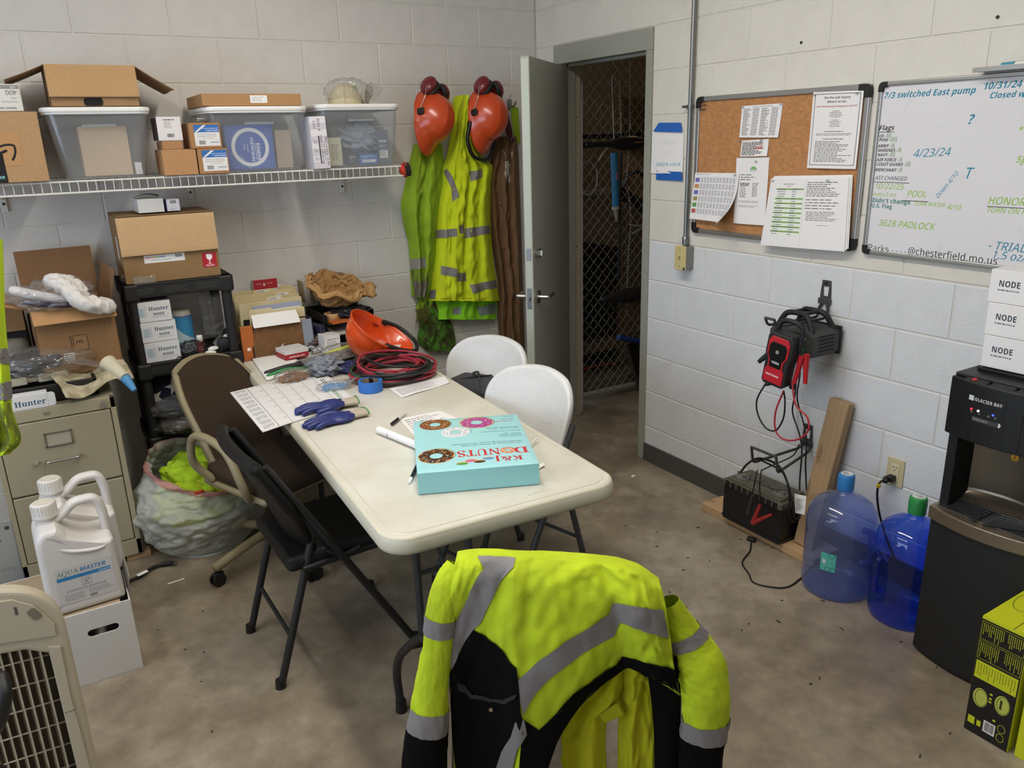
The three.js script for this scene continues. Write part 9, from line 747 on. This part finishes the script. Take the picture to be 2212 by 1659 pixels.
{ const D = M('#2f2a25', 0.9), mk = (n, l, g, m) => solo(n, g, m, l, n.split('_').pop());
  mk('plywood_panel', 'tan plywood sheet behind the cage mesh', box(1.05, 1.55, 1.25, 2.0, -0.5, -0.48, 0.002), M('#a3845c', 0.8)); mk('steel_pipe', 'horizontal pale pipe behind the cage mesh', rod([0.2, 1.36, -0.1], [0.75, 1.385, -0.1], 0.03, 14), M('#6d6252', 0.6)); mk('wire_ring', 'white wire hoop hanging behind the cage mesh', tf(new THREE.TorusGeometry(0.105, 0.006, 8, 40), [0.417,1.48,-0.05], [0, 0.3, 0]), M('#9a968c', 0.5)); mk('red_hose', 'thin red hose running along the cage bottom', tube([[0.286,0.229,0.04], [0.43,0.236,0.04], [0.59,0.225,0.04]], 0.006, 30, 7), M('#8a2a26', 0.5)); mk('wood_post', 'dark wooden post behind the cage mesh', box(0.42, 0.5, 0, 2.2, -0.3, -0.22, 0.004), D); mk('tool_shelf', 'dark shelf board crowded behind the cage', mrg([box(0.3, 2.2, 1.72, 1.75, -0.9, -0.4, 0.002)]), D); mk('yellow_rake', 'yellow and blue tool handle at the right of the doorway', rod([0.628,1.18,0.3], [0.63,0.703,0.3], 0.012, 10), M('#b08a1e', 0.5)); mk('lower_beam', 'dull timber beam low behind the cage', box(0.25, 1.6, 0.25, 0.32, -0.3, -0.2, 0.003), M('#5a4a36', 0.9)); mk('floor_timber', 'grey timber lying along the foot of the cage', box(0.22, 1.5, 0, 0.07, -0.2, -0.1, 0.003), M('#6a604f', 0.9)); mk('storage_crate', 'dark crate standing behind the cage mesh', box(0.55, 1.2, 0, 0.9, -1.2, -0.7, 0.01), M('#26221e', 0.9)); mk('bow_saw', 'black saw frame hanging at the right behind the cage', tf(mrg([bent([[-0.16, -0.1, 0], [-0.14, 0.12, 0], [0.14, 0.12, 0], [0.16, -0.1, 0]], 0.014, 0.08), ext([[-0.16, -0.1], [0.16, -0.1], [0.12, -0.02], [-0.12, -0.02]], 0.004, 0.0005)]), [0.768,1.362,0.05], [0, 0, -0.5]), M('#23211f', 0.5)); mk('bolt_cutter', 'grey bolt cutter hanging at the right of the cage', mrg([tube([[0.62,1.18,0.14], [0.682,1.17,0.15], [0.752,1.183,0.15]], 0.008, 20, 8), tube([[0.637,1.122,0.14], [0.69,1.149,0.15], [0.752,1.159,0.15]], 0.008, 20, 8)]), M('#77736a', 0.5)); }
// ---------- work jacket thrown over the foreground chair ----------
{ const o = thing('work_jacket', 'yellow and black safety jacket draped over the nearest chair', 'jacket'), base = net(NET.jacket), JY = clothM('#b9cc12', 0.1), JB = M('#09090a', 0.96, { specularIntensity: 0.25, bumpMap: T_cloth, bumpScale: 0.001, side: THREE.DoubleSide });
  const toCam = V(-0.56, 0, 0.82), f = (u, v) => { const p = base(u, v), s = sstep(0.2, 0.42, v), n = 0.5 * n3(u * 7, v * 5, 2) + 0.35 * n3(u * 17, v * 9, 5) + 0.8 * Math.exp(-Math.pow((u - 0.36 + 0.05 * v) / 0.03, 2)) * s - 0.9 * Math.exp(-Math.pow((u - 0.68 - 0.02 * v) / 0.03, 2)) * s, k = 0.011 * n * (0.35 + 0.65 * s); return [p[0] + toCam.x * k, p[1] + 0.2 * k, p[2] + toCam.z * k]; };
  part('shell', sheet(f, 110, 110, 0.006), JY, o);
  const band = (q, m = REFL, off = 0.003, n = 'reflective_band') => part(n, patch(f, q, off), m, o);
  band([[0.144,0.288],[0.331,0.288],[0.325,0.35],[0.269,0.431],[0.238,0.488],[0.175,0.581],[0.138,0.606],[0.05,0.7],[0.013,0.794],[0,0.663],[0.044,0.556],[0.106,0.488],[0.163,0.406],[0.188,0.369]]); band([[0.681,0.562],[0.719,0.55],[0.838,0.531],[0.981,0.488],[0.988,0.638],[0.838,0.663],[0.75,0.65],[0.706,0.65],[0.669,0.713],[0.55,0.738],[0.45,0.769],[0.388,0.812],[0.338,0.856],[0.331,0.825],[0.331,0.756],[0.406,0.706],[0.494,0.669],[0.594,0.638],[0.663,0.606]]);
  band([[0.138,0.606],[0.219,0.644],[0.275,0.663],[0.3,0.694],[0.331,0.713],[0.331,0.788],[0.331,0.85],[0.338,0.875],[0.319,0.9],[0.288,0.931],[0.225,0.963],[0.131,0.975],[0.019,0.963],[0,0.913],[0,0.869],[0.006,0.806],[0.05,0.706]], JB, 0.004, 'black_side_panel'); band([[0.338,0.863],[0.388,0.894],[0.444,0.894],[0.5,0.869],[0.588,0.875],[0.669,0.875],[0.7,0.825],[0.825,0.875],[1,0.869],[1,0.988],[0.831,0.994],[0.675,1],[0.613,1],[0.55,0.975],[0.5,0.988],[0.45,0.994],[0.381,1],[0.294,0.975],[0.325,0.9]], JB, 0.004, 'black_hem'); band([[0.312,0.869],[0.338,0.863],[0.344,0.888],[0.312,0.906],[0.288,0.931],[0.25,0.956],[0.181,0.963],[0.225,0.931],[0.288,0.894]], REFL, 0.0055);
  part('pocket_flap', patch(f, [[0.038,0.831],[0.119,0.863],[0.206,0.863],[0.269,0.844],[0.325,0.806],[0.319,0.819],[0.275,0.85],[0.2,0.869],[0.113,0.869],[0.044,0.85]], 0.0085), M('#1e1e1f', 0.8), o); { const p = [-1.959,0.396,2.768]; part('snap_button', tf(cy(0.005, 0.005, 0.003, 0, 0, 0, 14), [-1.96,0.399,2.772], [PI / 2 - 0.2, 0, 0.55]), M('#b9a58a', 0.3, { metalness: 0.8 }), o); }
  const side = net(NET.jacket_side); part('black_front_panel', sheet(side, 20, 40, 0.005), JB, o);
  const ring = (pts, rad, a0, a1, m, n, grow = 0, sq = 0.75) => { const c = curve(pts), R = (t) => { const x = t * (rad.length - 1), i = Math.min(rad.length - 2, Math.floor(x)); return lerp(rad[i], rad[i + 1], x - i) + grow; }; const P = (u, v) => { const t = lerp(a0, a1, v), q = c.getPoint(t), T = c.getTangent(t).normalize(), X = V(0.82, 0, 0.57), A = X.addScaledVector(T, -X.dot(T)).normalize(), B = T.clone().cross(A), an = u * PI * 2, r = R(t) * (1 + 0.05 * n3(Math.cos(an) * 1.6, Math.sin(an) * 1.6, t * 9) + 0.035 * n3(Math.cos(an) * 3, t * 26, 4 + Math.sin(an) * 3)); return q.clone().addScaledVector(A, r * Math.cos(an)).addScaledVector(B, r * sq * Math.sin(an)).toArray(); }; part(n, surf(P, 48, Math.max(6, Math.round(70 * (a1 - a0)))), m, o); };
  const SL = [[-1.991,0.776,2.697], [-2.025,0.73,2.699], [-2.045,0.657,2.697], [-2.056,0.566,2.69], [-2.073,0.458,2.678], [-2.09,0.355,2.679], [-2.102,0.241,2.67], [-2.115,0.061,2.661]], rl = [0.03, 0.036, 0.037, 0.036, 0.042, 0.05, 0.057, 0.055]; ring(SL, rl, 0, 0.735, JY, 'left_sleeve'); ring(SL, rl, 0.29, 0.365, REFL, 'sleeve_band', 0.002); ring(SL, rl, 0.66, 0.74, REFL, 'sleeve_band', 0.002); ring(SL, rl, 0.735, 1, JB, 'black_cuff', 0.001);
  const SR = [[-1.582,0.681,2.977], [-1.554,0.617,2.985], [-1.526,0.555,3.003], [-1.508,0.499,3.028], [-1.505,0.426,3.043], [-1.503,0.33,3.044], [-1.507,0.23,3.041], [-1.505,0.051,3.043]], rr2 = [0.03, 0.04, 0.052, 0.06, 0.059, 0.057, 0.054, 0.05]; ring(SR, rr2, 0, 0.735, JY, 'right_sleeve', 0, 0.7); ring(SR, rr2, 0.2, 0.275, REFL, 'sleeve_band', 0.0025, 0.7); ring(SR, rr2, 0.675, 0.76, REFL, 'sleeve_band', 0.0025, 0.7); ring(SR, rr2, 0.735, 1, JB, 'black_cuff', 0.001, 0.7); }
{ const o = thing('yellow_sweatshirt', 'yellow sweatshirt hanging inside the draped work jacket', 'sweatshirt'), m = M('#b9b80e', 0.95, { side: THREE.DoubleSide, bumpMap: T_cloth, bumpScale: 0.001 }), fold = (b, s) => (u, v) => { const p = b(u, v), k = 0.008 * (Math.sin(u * 9 + v * 2 + s) + n3(u * 4, v * 6, s)); return [p[0] - 0.56 * k, p[1], p[2] + 0.82 * k]; }; part('sleeve', sheet(fold(net(NET.hood_a), 1), 40, 60, 0.012), m, o); part('body', sheet(fold(net(NET.hood_b), 4), 40, 60, 0.012), m, o); part('ribbed_cuff', tf(rumple(bx(0.06, 0.035, 0.014, 0, 0, 0, 0.006, 4), 0.0015, 80, 2), [-1.682,0.35,2.897], [0, -0.6, 0.5]), M('#a8a80c', 0.95), o); }
renderer.render(scene, camera);
